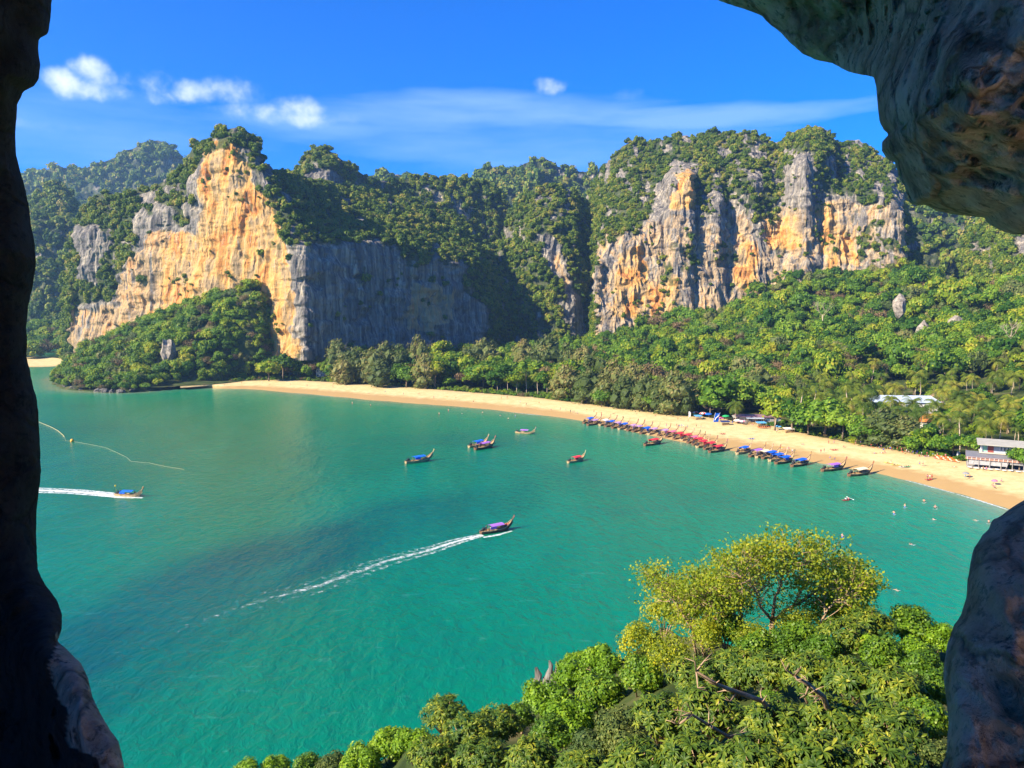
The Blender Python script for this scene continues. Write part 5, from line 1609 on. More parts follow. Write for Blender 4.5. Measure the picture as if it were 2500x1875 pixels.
def branch_tree():
    """the pale, thinly leaved tree that rises against the water"""
    Y0 = 33.0
    r = random.Random(5)
    c = lambda px, py, dy=0: Vector(P(px, py, Y0 + dy))
    root = c(1885, 1640)
    o = link('pale_branched_tree', None, loc=root)
    tag(o, 'pale branched tree with thin yellowing leaves rising against the water', 'tree')
    trunk = MB(); twigs = MB(); tips = []

    def line(pts, r0, r1):
        pts = [(p[0] if p[0] < 1960 else 1960 + (p[0] - 1960) * 0.75, p[1] + max(0, 1500 - p[1]) * 0.36) + tuple(p[2:]) for p in pts]
        pp = [c(*p) - root for p in pts]
        # smooth with a little wander
        out = []
        for a, b in zip(pp[:-1], pp[1:]):
            for k in range(3):
                q = a.lerp(b, k / 3)
                if out: q = q + Vector((r.uniform(-1, 1), r.uniform(-1, 1), r.uniform(-1, 1))) * 0.035
                out.append(q)
        out.append(pp[-1])
        n = len(out)
        trunk.tube(out, [r0 + (r1 - r0) * i / (n - 1) for i in range(n)], 7)
        return out

    def grow(p, d, L, rad, depth):
        q = p + d * L * 0.5 + Vector((r.uniform(-1, 1), r.uniform(-1, 1), r.uniform(-.6, 1))) * L * 0.10
        e = p + d * L + Vector((r.uniform(-1, 1), r.uniform(-1, 1), r.uniform(-.4, 1))) * L * 0.14
        twigs.tube([p, q, e], [rad, rad * 0.8, rad * 0.55], 4 if depth < 2 else 3, cap=False)
        if depth == 0:
            tips.append((e, (e - q).normalized())); return
        for k in range(r.choice((2, 3, 3))):
            nd = (d + Vector((r.gauss(0, 0.62), r.gauss(0, 0.62), r.gauss(0.12, 0.42)))).normalized()
            grow(e if k else q.lerp(e, 0.6), nd, L * r.uniform(0.6, 0.85), rad * 0.6, depth - 1)
    limbs = [([(1885, 1640), (1882, 1560), (1886, 1515)], 0.15, 0.12),
             ([(1886, 1515), (1935, 1470, 0.5), (1990, 1420, 1), (2030, 1385, 1.5), (2075, 1370, 2)], 0.095, 0.03),
             ([(1886, 1515), (1890, 1450, -0.5), (1905, 1390, -1), (1915, 1330, -1), (1925, 1295, -1)], 0.08, 0.015),
             ([(1886, 1515), (1855, 1470, -1), (1848, 1420, -1.5), (1830, 1370, -2), (1800, 1350, -2)], 0.07, 0.015),
             ([(1830, 1560), (1812, 1510, 1), (1806, 1460, 1), (1780, 1430, 1.5), (1740, 1400, 2)], 0.075, 0.02),
             ([(1700, 1600, 1), (1690, 1540, 1), (1665, 1490, 1), (1640, 1440, 1.5), (1618, 1415, 2)], 0.07, 0.02),
             ([(1700, 1560, 1), (1735, 1500, 1), (1745, 1460, 0), (1720, 1430, 0)], 0.05, 0.015),
             ([(1990, 1560, -1), (2030, 1500, -1), (2065, 1450, -1), (2110, 1420, -1)], 0.06, 0.02),
             ([(1935, 1470, 0.5), (1960, 1400, 0), (1985, 1350, 0), (2010, 1325, 0)], 0.045, 0.012),
             ([(1848, 1420, -1.5), (1880, 1380, -1), (1870, 1345, -1), (1850, 1330, -1)], 0.04, 0.012), ([(1812, 1510, 1), (1770, 1480, 1), (1730, 1470, 1), (1680, 1450, 1)], 0.045, 0.012),
             ([(1990, 1420, 1), (2040, 1420, 1), (2080, 1400, 1), (2100, 1390, 1)], 0.04, 0.012)]
    for pts, r0, r1 in limbs:
        pl = line(pts, r0, r1)
        if len(pts) == 3: continue
        n = len(pl)
        for i in range(2, n):
            t = i / (n - 1)
            for k in range(2 if t > 0.35 else 1):
                d = (pl[i] - pl[i - 1]).normalized()
                nd = (d * 0.5 + Vector((r.gauss(0, 0.8), r.gauss(0, 0.7), r.gauss(0.25, 0.5)))).normalized()
                grow(pl[i], nd, 0.85 - 0.22 * t, 0.022, 2)
        grow(pl[-1], (pl[-1] - pl[-2]).normalized(), 0.6, 0.015, 2)
    trunk.build('trunk', TWIG, o, True)
    twigs.build('twigs', TWIG, o)
    rr = np.random.default_rng(3)
    tp = np.array([t[0][:] for t in tips]); k = 17
    c_ = np.repeat(tp, k, 0) + rr.normal(size=(len(tp) * k, 3)) * np.array([0.28, 0.28, 0.13])
    # some tips are nearly bare
    bare = np.repeat(rr.uniform(size=len(tp)) < 0.18, k) & (rr.uniform(size=len(c_)) < 0.85)
    c_ = c_[~bare]
    nn = rr.normal(size=c_.shape) + np.array([-0.3, -0.3, 0.7]); nn /= np.linalg.norm(nn, axis=1, keepdims=True)
    v, f = quads_at(c_, nn, rr.uniform(0.035, 0.07, len(c_)), rr, 1.35)
    me = pack('leaves', [(v, f, rr.uniform(-0.6, 1.0, len(f)))], M_YEL)
    tag(link('leaves', me, o), kind='stuff')


branch_tree()


def gnarled():
    """bare crooked branches among the whorled shrubs"""
    r = random.Random(8)
    for k, (pts, rad, lab) in enumerate([
        ([(1900, 1760), (1862, 1712), (1800, 1690), (1752, 1672), (1700, 1640)], 0.075, 'thick pale crooked limb reaching left out of the dark shrubs'),
        ([(2030, 1760), (2010, 1700), (1975, 1672), (1940, 1650)], 0.08, 'thick pale limb rising beside the crooked one'),
        ([(1830, 1790), (1780, 1800), (1730, 1770), (1690, 1745), (1655, 1770)], 0.05, 'gnarled bare branch twisting low among whorled leaves')]):
        Y = fore_Y(pts[0][0], pts[0][1]) - 0.7
        base = Vector(P(pts[0][0], pts[0][1] + 40, Y + 1))
        o = link('crooked_limb', None, loc=base); tag(o, lab, 'branch', 'bare limbs among the shrubs below the cave')
        mb = MB(); pp = [Vector(P(a, b, Y - 0.35 * i)) - base for i, (a, b) in enumerate(pts)]
        pp = [Vector((0, 0.6, -1.2))] + pp
        mb.tube(pp, [rad * (1.1 - 0.8 * i / len(pp)) for i in range(len(pp))], 7)
        mb.build('trunk', TWIG, o, True)
        tw = MB()
        for i in range(2, len(pp)):
            for j in range(3):
                d = Vector((r.gauss(-0.4, 0.7), r.gauss(-0.3, 0.5), r.gauss(0.3, 0.6))).normalized()
                p = pp[i]; L = r.uniform(0.15, 0.4)
                q = p + d * L; e = q + (d + Vector((r.gauss(0, .7), r.gauss(0, .4), r.gauss(0.2, .6)))).normalized() * L * 0.8
                tw.tube([p, q, e], [rad * 0.35, rad * 0.22, rad * 0.08], 4)
                e2 = q + (d + Vector((r.gauss(0, .8), r.gauss(0, .4), r.gauss(0.2, .6)))).normalized() * L * 0.6
                tw.tube([q, e2], [rad * 0.2, rad * 0.06], 4)
        tw.build('twigs', TWIG, o, True)


gnarled()


def pinnacles():
    m = NT('pinnacle_stone')
    tc = m.pos()
    n = m.noise(m.mapping(tc, (3, 3, 0.6)), 1.0, 6, 0.65)
    mat = m.finish(m.principled(m.ramp(n, [(0.3, (0.05, 0.048, 0.044)), (0.5, (0.14, 0.13, 0.115)), (0.7, (0.24, 0.225, 0.20))]), 0.9, 0.1, m.bump(n, 0.9, 0.1)))
    for k, (px, top, base, w, lab) in enumerate([(1300, 1629, 1722, 56, 'tallest grey limestone blade at the slope edge'), (1336, 1612, 1668, 34, 'second limestone blade beside the tallest one'), (1354, 1614, 1650, 24, 'short limestone blade between two bushes'),
                                                 (1376, 1607, 1650, 22, 'small pale rock showing left of the round bush'), (1419, 1594, 1640, 16, 'small pale rock beneath the round topping bush')]):
        Y = 47.5
        b = P(px, base, Y); t = P(px, top, Y); h = t[2] - b[2] + 0.8; ww = w * Y / FPX
        r = np.random.default_rng(80 + k)
        na, nh = 12, 9
        V = []
        for i in range(nh):
            f = i / (nh - 1)
            for j in range(na):
                a = 2 * math.pi * j / na
                cut = 1.0 - 0.35 * (0.5 - 0.5 * math.cos(a - 0.4)) * (1 if f > 0.6 else 0)
                s = (1 - f) ** 0.42 * 0.5 + 0.05
                V.append((math.cos(a) * ww * s * r.uniform(0.85, 1.15) + 0.16 * ww * f, math.sin(a) * ww * 0.7 * s * r.uniform(0.85, 1.15), h * f * cut - 0.8))
        q = []
        for i in range(nh - 1):
            for j in range(na): q.append([i * na + j, i * na + (j + 1) % na, (i + 1) * na + (j + 1) % na, (i + 1) * na + j])
        V.append((0.1 * ww, 0, h - 0.8))
        tr = [[(nh - 1) * na + j, (nh - 1) * na + (j + 1) % na, len(V) - 1] for j in range(na)]
        o = link('rock_pinnacle', new_mesh('rock_pinnacle', np.array(V), np.array(q), np.array(tr), mats=[mat]), loc=b)
        tag(o, lab, 'rock', 'limestone blades at the edge of the slope')


pinnacles()


def shore_rocks():
    m = NT('shore_stone')
    n = m.noise(m.pos(), 0.8, 6, 0.65)
    mat = m.finish(m.principled(m.ramp(n, [(0.3, (0.022, 0.022, 0.024)), (0.5, (0.085, 0.078, 0.070)), (0.7, (0.24, 0.22, 0.19))]), 0.85, 0.2, m.bump(n, 0.8, 0.4)))
    M_pale = plain('pale_outcrop', (0.27, 0.235, 0.19), 0.9, 0.1, 0.45, 0.5)
    r = np.random.default_rng(9)
    v, f = ICO2
    spots = [(140, 938, 16), (160, 946, 20), (178, 950, 17), (196, 952, 14), (213, 948, 24), (236, 956, 15), (252, 957, 19), (270, 958, 13), (292, 958, 17), (322, 955, 14), (352, 952, 19), (338, 948, 16), (410, 947, 13), (440, 944, 11), (462, 942, 10),
             (478, 942, 9), (385, 950, 9), (228, 940, 16), (305, 946, 15), (690, 926, 7)]
    words = ['low dark rock', 'tall dark rock', 'broad dark rock', 'rounded grey rock', 'jagged dark rock']
    for k, (px, py, w) in enumerate(spots):
        g = G(px, py, 0.4); R = w * g[1] / FPX * 0.55
        vv = v * (1 + fbm(v * 1.7 + k * 7, 3, 90 + k)[:, None] * 0.55) * np.array([1.1, 1.0, 0.75]) * R
        o = link('shore_rock', new_mesh('shore_rock', vv, None, f, mats=[mat]), loc=(g[0], g[1] + 2, R * 0.25))
        tag(o, 'outermost shore rock at the seaward tip of the headland' if k == 0 else '%s at the headland shore, %s from its seaward tip' % (words[k % 5], ['first', 'second', 'third', 'fourth', 'fifth', 'sixth', 'seventh', 'eighth', 'ninth', 'tenth', 'eleventh', 'twelfth', 'thirteenth', 'fourteenth', 'fifteenth', 'sixteenth', 'seventeenth', 'eighteenth', 'nineteenth', 'twentieth'][k]), 'rock', 'rocks along the headland shore')
    for k, (px, py, w, h, Y, lab) in enumerate([(410, 862, 34, 56, 640, 'bare pale outcrop showing among the headland trees'), (2195, 748, 30, 44, 660, 'bare pale outcrop in the forest near the valley'), (2255, 812, 38, 44, 615, 'larger bare pale outcrop lower in the forest at right'), (2330, 790, 34, 26, 620, 'small bare outcrop right of the larger one')]):
        p = P(px, py, Y)
        vv = v * (1 + fbm(v * 1.9 + k * 5, 4, 70 + k, 0.6)[:, None] * 0.6) * np.array([w * 0.5, w * 0.45, h * 0.62]) * Y / FPX
        o = link('rock_outcrop', new_mesh('rock_outcrop', vv, None, f, mats=[M_pale]), loc=p)
        tag(o, lab, 'rock', 'bare limestone outcrops among trees')


shore_rocks()
# ================================================================== longtail boats
M_HULL = plain('weathered_hull_wood', (0.17, 0.085, 0.045), 0.55, 0.3, 0.35, 1.5)
M_HULL_PALE = plain('pale_hull_wood', (0.42, 0.29, 0.15), 0.55, 0.3, 0.3, 1.5)
M_DECK = plain('deck_planks', (0.38, 0.25, 0.12), 0.7, 0.2, 0.3, 2.0)
M_RAIL = plain('rail_paint', (0.50, 0.36, 0.20), 0.5, 0.3, 0.2, 2.0)
M_IRON = plain('engine_iron', (0.035, 0.035, 0.038), 0.45, 0.4, 0.3, 5.0)
M_WHITE = plain('white_paint', (0.78, 0.77, 0.74), 0.6, 0.3, 0.06, 2.0)
CLOTHC = {'blue': (0.010, 0.115, 0.62), 'purple': (0.33, 0.13, 0.48), 'mauve': (0.46, 0.27, 0.45), 'red': (0.66, 0.035, 0.055), 'pink': (0.66, 0.15, 0.24), 'cream': (0.74, 0.62, 0.40), 'white': (0.75, 0.72, 0.68),
          'orange': (0.72, 0.16, 0.03), 'yellow': (0.75, 0.48, 0.04), 'green': (0.02, 0.32, 0.10), 'lightblue': (0.10, 0.36, 0.62), 'black': (0.02, 0.02, 0.025), 'darkblue': (0.02, 0.035, 0.14), 'teal': (0.02, 0.25, 0.27), 'grey': (0.22, 0.22, 0.22)}
M_CLOTH = {k: plain(k + '_cloth', v, 0.75, 0.2, 0.12, 1.5) for k, v in CLOTHC.items()}


def hull_mesh(name, mat):
    ns = 22; prof = 9
    V = []
    for i in range(ns):
        f = i / (ns - 1)
        x = -5.2 + 10.8 * f
        beam = 0.92 * (min(1, 0.55 + 1.9 * f) if f < 0.25 else 1.0) * (1 - max(0, (f - 0.5) / 0.5) ** 2.2)
        beam = max(beam, 0.05)
        sheer = 0.62 + 0.18 * max(0, (0.25 - f) / 0.25) + 1.95 * max(0, (f - 0.52) / 0.48) ** 2.6
        keel = -0.35 + 1.55 * max(0, (f - 0.66) / 0.34) ** 2.2 + 0.12 * max(0, 0.2 - f)
        for j in range(prof):
            a = math.pi * j / (prof - 1)
            y = -math.cos(a) * beam * (1 if j in (0, prof - 1) else 0.96)
            z = keel + (sheer - keel) * (1 - math.sin(a) ** 0.75)
            V.append((x, y, z))
    V = np.array(V)
    q = grid_quads(ns, prof)
    inner = V.copy(); inner[:, 1] *= 0.9; inner[:, 2] = np.minimum(inner[:, 2], 9)
    deck = []
    for i in range(ns):
        s0 = V[i * prof]; s1 = V[i * prof + prof - 1]
        z = s0[2] - 0.22
        deck += [(s0[0], s0[1] * 0.93, z), (s1[0], s1[1] * 0.93, z)]
    nV = len(V)
    allv = np.vstack([V, np.array(deck)])
    dq = np.array([[nV + 2 * i, nV + 2 * i + 1, nV + 2 * i + 3, nV + 2 * i + 2] for i in range(ns - 1)])
    qs = np.vstack([q, dq])
    # transom
    tr = np.array([[0, j, j + 1] for j in range(1, prof - 1)])
    return new_mesh(name, allv, qs, tr, mats=[mat, M_DECK], mat_idx=np.r_[np.zeros(len(q)), np.ones(len(dq)), np.zeros(len(tr))])


def boat_parts():
    D = {}
    D['hull'] = [hull_mesh('hull', M_HULL), hull_mesh('hull', M_HULL_PALE)]
    # painted rail along both gunwales and the tall prow post
    mb = MB()
    for sg in (-1, 1):
        pts = []
        for i in range(12):
            f = i / 11 * 0.97
            beam = 0.92 * (min(1, 0.55 + 1.9 * f) if f < 0.25 else 1.0) * (1 - max(0, (f - 0.5) / 0.5) ** 2.2)
            pts.append((-5.2 + 10.8 * f, sg * max(beam, .05), 0.66 + 0.18 * max(0, (0.25 - f) / 0.25) + 1.95 * max(0, (f - 0.52) / 0.48) ** 2.6))
        mb.tube(pts, 0.055, 4)
    D['rail'] = mb.mesh('rail', M_RAIL)
    mb = MB(); mb.tube([(4.7, 0, 0.9), (5.35, 0, 1.9), (5.85, 0, 2.75), (6.15, 0, 3.5)], [0.20, 0.16, 0.13, 0.10], 6)
    D['prow'] = [mb.mesh('prow', M_HULL), mb.mesh('prow', M_HULL_PALE)]
    mb = MB()
    for x in (-2.3, -0.6, 1.1, 2.2): mb.box((x, 0, 0.55), (0.28, 1.6, 0.06))
    mb.box((3.6, 0, 0.92), (1.5, 0.9, 0.05)); D['bench'] = mb.mesh('benches', M_DECK)
    mb = MB()
    for x in (-1.9, 0, 1.9):
        for y in (-0.72, 0.72): mb.tube([(x, y, 0.5), (x, y * 0.97, 1.72)], 0.035, 5)
    D['posts'] = mb.mesh('canopy_posts', M_DECK)
    # arched canopy with hanging edge
    n = 7; V = []
    for i in range(9):
        x = -2.15 + 4.3 * i / 8
        for j in range(n):
            a = (j / (n - 1) - 0.5)
            V.append((x, a * 1.9, 1.98 - 1.0 * a * a + (-0.03 if i % 2 else 0.0)))
    V = np.array(V); V2 = V - np.array([0, 0, 0.05])
    q = grid_quads(9, n)
    b = len(V)
    edge = []
    ring = [i for i in range(n)] + [(r_ + 1) * n + n - 1 for r_ in range(8)] + [8 * n + n - 2 - i for i in range(n - 1)] + [(7 - r_) * n for r_ in range(7)]
    for a_, c_ in zip(ring, ring[1:] + ring[:1]): edge.append([a_, c_, c_ + b, a_ + b])
    D['canopy'] = {k: new_mesh('canopy', np.vstack([V, V2]), np.vstack([q, q[:, ::-1] + b, np.array(edge)]), mats=[M_CLOTH[k]]) for k in ('blue', 'purple', 'mauve', 'red', 'pink', 'cream', 'white')}
    mb = MB()
    mb.box((-1.0, 0.93, 1.35), (2.1, 0.03, 0.62)); D['side'] = {k: mb.mesh('side_curtain', M_CLOTH[k]) for k in ('blue', 'purple', 'mauve', 'red', 'pink', 'cream', 'white')}
    mb = MB()
    mb.box((-4.2, 0, 1.15), (0.95, 0.5, 0.45)); mb.box((-4.0, 0, 1.5), (0.45, 0.35, 0.25)); mb.tube([(-4.35, 0.15, 1.5), (-4.35, 0.15, 1.95)], 0.06, 6)
    mb.tube([(-3.7, 0.1, 1.2), (-3.0, 0.3, 1.45)], 0.03, 5); mb.tube([(-4.2, 0, 0.4), (-4.2, 0, 0.95)], 0.09, 6)
    D['engine'] = mb.mesh('engine', M_IRON)
    mb = MB(); mb.tube([(-4.6, 0, 1.1), (-7.9, -0.1, 0.05), (-8.4, -0.1, -0.15)], [0.05, 0.04, 0.03], 5); mb.box((-8.35, -0.1, -0.13), (0.06, 0.3, 0.3))
    D['shaft'] = mb.mesh('propeller_shaft', M_IRON)
    mb = MB()
    for k, z in enumerate((2.9, 3.05, 3.2)): mb.ball((5.98 + k * 0.07, 0, z), 0.17, 6, 4, (1, 1.1, 0.6))
    mb.box((5.86, 0.1, 2.6), (0.07, 0.18, 0.6))
    D['garland'] = {k: mb.mesh('prow_garland', M_CLOTH[k]) for k in ('orange', 'red', 'yellow', 'green', 'pink')}
    return D


BP = boat_parts()


def boat(st, bw, color, label, pale=False, group='longtail boats moored along the beach', k=0, low=0.0):
    a = G(*st); b = G(*bw)
    a = Vector(a); b = Vector(b)
    d = (b - a); ang = math.atan2(d.y, d.x)
    ang = max(-0.9, min(1.25, ang))
    mid = (a + b) / 2
    L = min(max(d.length, 9.2), 12.5) if group.startswith('longtail boats m') else min(max(d.length, 9.5), 13)
    s = L / 10.8 * 1.06
    o = link('longtail_boat', None, loc=(mid.x, mid.y, 0.02 + low), rot=(rnd.uniform(-.03, .03), -0.012, ang), scale=(s, s * 1.3, s * 1.1))
    tag(o, label, 'boat', group)
    link('hull', BP['hull'][1 if pale else 0], o); link('rail', BP['rail'], o); link('prow', BP['prow'][1 if pale else 0], o)
    link('benches', BP['bench'], o); link('canopy_posts', BP['posts'], o); link('canopy', BP['canopy'][color], o)
    link('engine', BP['engine'], o)
    sh = link('propeller_shaft', BP['shaft'], o)
    link('side_curtain', BP['side'][color], o, loc=(rnd.choice((-0.6, 0, 0.8)), -1.86 if k % 2 else 0, 0))
    link('prow_garland', BP['garland'][('orange', 'red', 'yellow', 'green', 'pink')[k % 5]], o)
    return o


ROW = [((2060, 1165), (2138, 1153), 'cream', 'longtail boat with a cream canopy, last in the row nearest the viewpoint', 0),
       ((2003, 1152), (2066, 1143), 'purple', 'longtail boat with a purple canopy beside the cream canopied one', 0),
       ((1930, 1141), (1978, 1130), 'blue', 'dark longtail boat with a blue canopy standing apart next to the purple one', 0),
       ((1893, 1134), (1937, 1124), 'blue', 'blue canopied longtail boat, first of the tight group beyond the lone blue one', 0),
       ((1875, 1128), (1922, 1117), 'blue', 'blue canopied longtail boat, second of the tight group near the beach walkers', 1),
       ((1858, 1122), (1905, 1111), 'blue', 'blue canopied longtail boat, third of the tight group near the beach walkers', 0),
       ((1842, 1120), (1888, 1108), 'cream', 'longtail boat with a beige canopy among the blue ones', 1),
       ((1824, 1118), (1872, 1105), 'purple', 'purple canopied longtail boat between beige and blue ones', 0),
       ((1788, 1113), (1842, 1097), 'blue', 'blue canopied longtail boat leading the tight group, next to the red ones', 1),
       ((1726, 1107), (1778, 1096), 'red', 'red canopied longtail boat nearest the gap between red and blue boats', 0),
       ((1712, 1101), (1756, 1086), 'red', 'second red canopied longtail boat from the gap', 0),
       ((1692, 1097), (1738, 1081), 'red', 'third red canopied longtail boat from the gap', 1),
       ((1682, 1091), (1728, 1075), 'red', 'fourth red canopied longtail boat from the gap', 0),
       ((1670, 1086), (1716, 1071), 'pink', 'pink canopied longtail boat in the middle of the red ones', 0),
       ((1655, 1080), (1700, 1066), 'red', 'red canopied longtail boat just past the pink one', 1),
       ((1636, 1077), (1680, 1062), 'red', 'red canopied longtail boat seventh from the gap', 0),
       ((1618, 1072), (1662, 1058), 'pink', 'pink canopied longtail boat at the far end of the red group', 0),
       ((1600, 1068), (1642, 1055), 'mauve', 'mauve canopied longtail boat next to the far pink one', 0),
       ((1577, 1064), (1614, 1052), 'mauve', 'second mauve canopied longtail boat counting from the red group', 1),
       ((1558, 1062), (1596, 1050), 'blue', 'blue canopied longtail boat between two mauve ones beyond the red group', 0),
       ((1541, 1057), (1576, 1046), 'mauve', 'mauve canopied longtail boat past the lone blue one', 0),
       ((1526, 1055), (1562, 1043), 'mauve', 'fourth mauve canopied longtail boat from the red group', 0),
       ((1506, 1051), (1540, 1040), 'blue', 'blue canopied longtail boat in the far third of the row', 1),
       ((1490, 1048), (1524, 1037), 'mauve', 'mauve canopied longtail boat between the two far blue ones', 0),
       ((1474, 1044), (1508, 1034), 'blue', 'blue canopied longtail boat second group from the far end', 0),
       ((1460, 1041), (1492, 1031), 'white', 'pale canopied longtail boat near the far end of the row', 1),
       ((1432, 1040), (1468, 1032), 'mauve', 'mauve canopied longtail boat, second from the far end of the row', 0),
       ((1422, 1035), (1456, 1027), 'blue', 'blue canopied longtail boat at the far end of the row', 0)]
for k, (a, b, c, lab, pale) in enumerate(ROW):
    boat(a, b, c, lab, bool(pale), k=k, low=0.0)
FREE = [((1574, 1089), (1616, 1081), 'red', 'longtail boat with a red canopy anchored just off the middle of the row', 0), ((1387, 1131), (1426, 1122), 'red', 'longtail boat with a red canopy alone in the middle of the bay', 1),
        ((1259, 1057), (1304, 1060), 'purple', 'pale longtail boat with a purple canopy anchored furthest out, near the swimmers', 1), ((1145, 1093), (1189, 1084), 'blue', 'longtail boat with a blue canopy, rear one of the anchored pair', 1),
        ((1160, 1099), (1206, 1089), 'purple', 'longtail boat with a purple canopy, front one of the anchored pair', 0), ((991, 1132), (1054, 1123), 'blue', 'longtail boat with a blue canopy anchored by itself left of the pair', 1)]
for k, (a, b, c, lab, pale) in enumerate(FREE):
    boat(a, b, c, lab, bool(pale), group='longtail boats anchored in the bay', k=k + 2)
BOAT_E = boat((1174, 1304), (1248, 1290), 'purple', 'longtail boat with a purple canopy and passengers under way in the middle of the bay', False, 'longtail boats under way', 1)
BOAT_F = boat((282, 1210), (345, 1213), 'blue', 'longtail boat with a blue canopy speeding along near the left cave wall', True, 'longtail boats under way', 5)


# ------------------------------------------------------------------ wakes and foam
def foam_mat():
    t = NT('foam')
    pos = t.pos()
    n = t.noise(pos, 0.75, 8, 0.75, 0.5)
    a = t.math('MULTIPLY', t.math('SUBTRACT', t.math('ADD', n, t.math('MULTIPLY', t.attr('dens'), 0.62)), 0.74), 2.8, clamp=True)
    return t.finish(t.principled((0.78, 0.82, 0.80), 0.7, 0.2, alpha=a))


M_FOAM = foam_mat()


def wake(path, widths, dens, label, name='wake'):
    """strip of churned water along photo points lying on the sea"""
    pts = [Vector(G(*p, 0.012)) for p in path]
    fine = []; w = []; dd = []
    for i in range(len(pts) - 1):
        for k in range(14):
            f = k / 14
            fine.append(pts[i].lerp(pts[i + 1], f)); w.append(widths[i] * (1 - f) + widths[i + 1] * f); dd.append(dens[i] * (1 - f) + dens[i + 1] * f)
    fine.append(pts[-1]); w.append(widths[-1]); dd.append(dens[-1])
    nc = 13; V = []; A = []
    for i, p in enumerate(fine):
        d = (fine[min(i + 1, len(fine) - 1)] - fine[max(i - 1, 0)]).normalized(); s = Vector((-d.y, d.x, 0))
        for j in range(nc):
            u = j / (nc - 1) * 2 - 1
            V.append(p + s * w[i] * u)
            e = math.exp(-(u / 0.30) ** 2) + 0.72 * math.exp(-((abs(u) - 0.62) / 0.24) ** 2)
            if abs(u) > 0.95: e = 0
            A.append(dd[i] * e)
    me = new_mesh(name, np.array([v[:] for v in V]), grid_quads(len(fine), nc), mats=[M_FOAM], attrs={'dens': np.array(A)})
    tag(link(name, me), label, kind='stuff')


wake([(1178, 1306), (1120, 1320), (1040, 1345), (950, 1368), (860, 1400), (760, 1435), (640, 1465), (480, 1520), (330, 1580)], [1.4, 2.8, 4.0, 4.6, 5.2, 5.8, 6.2, 6.4, 6.6], [1.1, 0.85, 0.66, 0.60, 0.55, 0.50, 0.42, 0.34, 0.26],
     'long fading white wake trailing behind the purple canopied boat under way')
wake([(348, 1216), (300, 1212), (250, 1206), (180, 1200), (100, 1197), (-80, 1190), (-300, 1185)], [0.8, 2.6, 3.6, 4.2, 4.6, 5, 5], [0.9, 1.3, 1.15, 1.0, 0.95, 0.8, 0.6], 'bright white wake trailing behind the fast boat at far left')
wake([(1180, 1312), (1215, 1306), (1250, 1296)], [0.7, 0.9, 0.5], [1.0, 1.0, 0.9], 'bow foam along the side of the purple canopied boat under way', 'bow_foam')
for (a, b, w, d, nm) in [((1250, 1006.5), (1345, 1015.5), 1.1, 0.75, 'middle'), ((700, 958.5), (870, 974), 1.3, 0.6, 'far'), ((2210, 1172), (2330, 1204), 1.1, 0.8, 'near'), ((2335, 1206), (2465, 1246), 0.9, 0.95, 'nearest'), ((1990, 1131), (2060, 1143), 0.9, 0.7, 'boat')]:
    wake([a, ((a[0] + b[0]) / 2, (wl_y((a[0] + b[0]) / 2)) + 1.4), b], [w * 0.4, w, w * 0.4], [d, d, d], 'thin line of surf breaking on the %s part of the beach' % nm, 'surf_line')


# ------------------------------------------------------------------ float line
def float_line():
    path = [(-150, 985), (40, 1012), (95, 1030), (124, 1042), (141, 1051), (155, 1063), (161, 1076), (176, 1077), (210, 1083), (257, 1092), (286, 1105), (309, 1116), (320, 1126), (364, 1130), (401, 1138), (450, 1146)]
    pts = [Vector(G(*p, 0.05)) for p in path]
    o = link('float_line', None, loc=pts[0]); tag(o, 'yellow line of floats curving across the water at left', 'float line')
    mb = MB(); mb.tube([p - pts[0] for p in pts], 0.03, 4)
    mb.build('rope', plain('rope_fibre', (0.45, 0.40, 0.22), 0.8, 0.1, 0.1), o)
    fm = MB(); fm.ball((0, 0, 0), 0.13, 8, 5, (1.5, 1, 1)); fme = fm.mesh('float', plain('float_plastic', (0.52, 0.42, 0.18), 0.5, 0.4, 0.1))
    small = MB()
    cnt = 0
    for a, b in zip(pts[:-1], pts[1:]):
        n = max(1, int((b - a).length / 0.72))
        for i in range(n):
            p = a.lerp(b, i / n) - pts[0]
            if cnt < 280: link('float', fme, o, loc=p)
            cnt += 1
    g = G(176, 1076, 0.35)
    mb = MB(); mb.ball((0, 0, 0), 0.85, 12, 8); mb.tube([(0, 0, 0.8), (0, 0, 1.1)], 0.12, 6)
    b = mb.build('buoy', M_CLOTH['orange'] if False else plain('buoy_paint', (0.80, 0.36, 0.03), 0.45, 0.4, 0.1), None, True, loc=g)
    tag(b, 'round orange buoy on the yellow float line', 'buoy')


float_line()


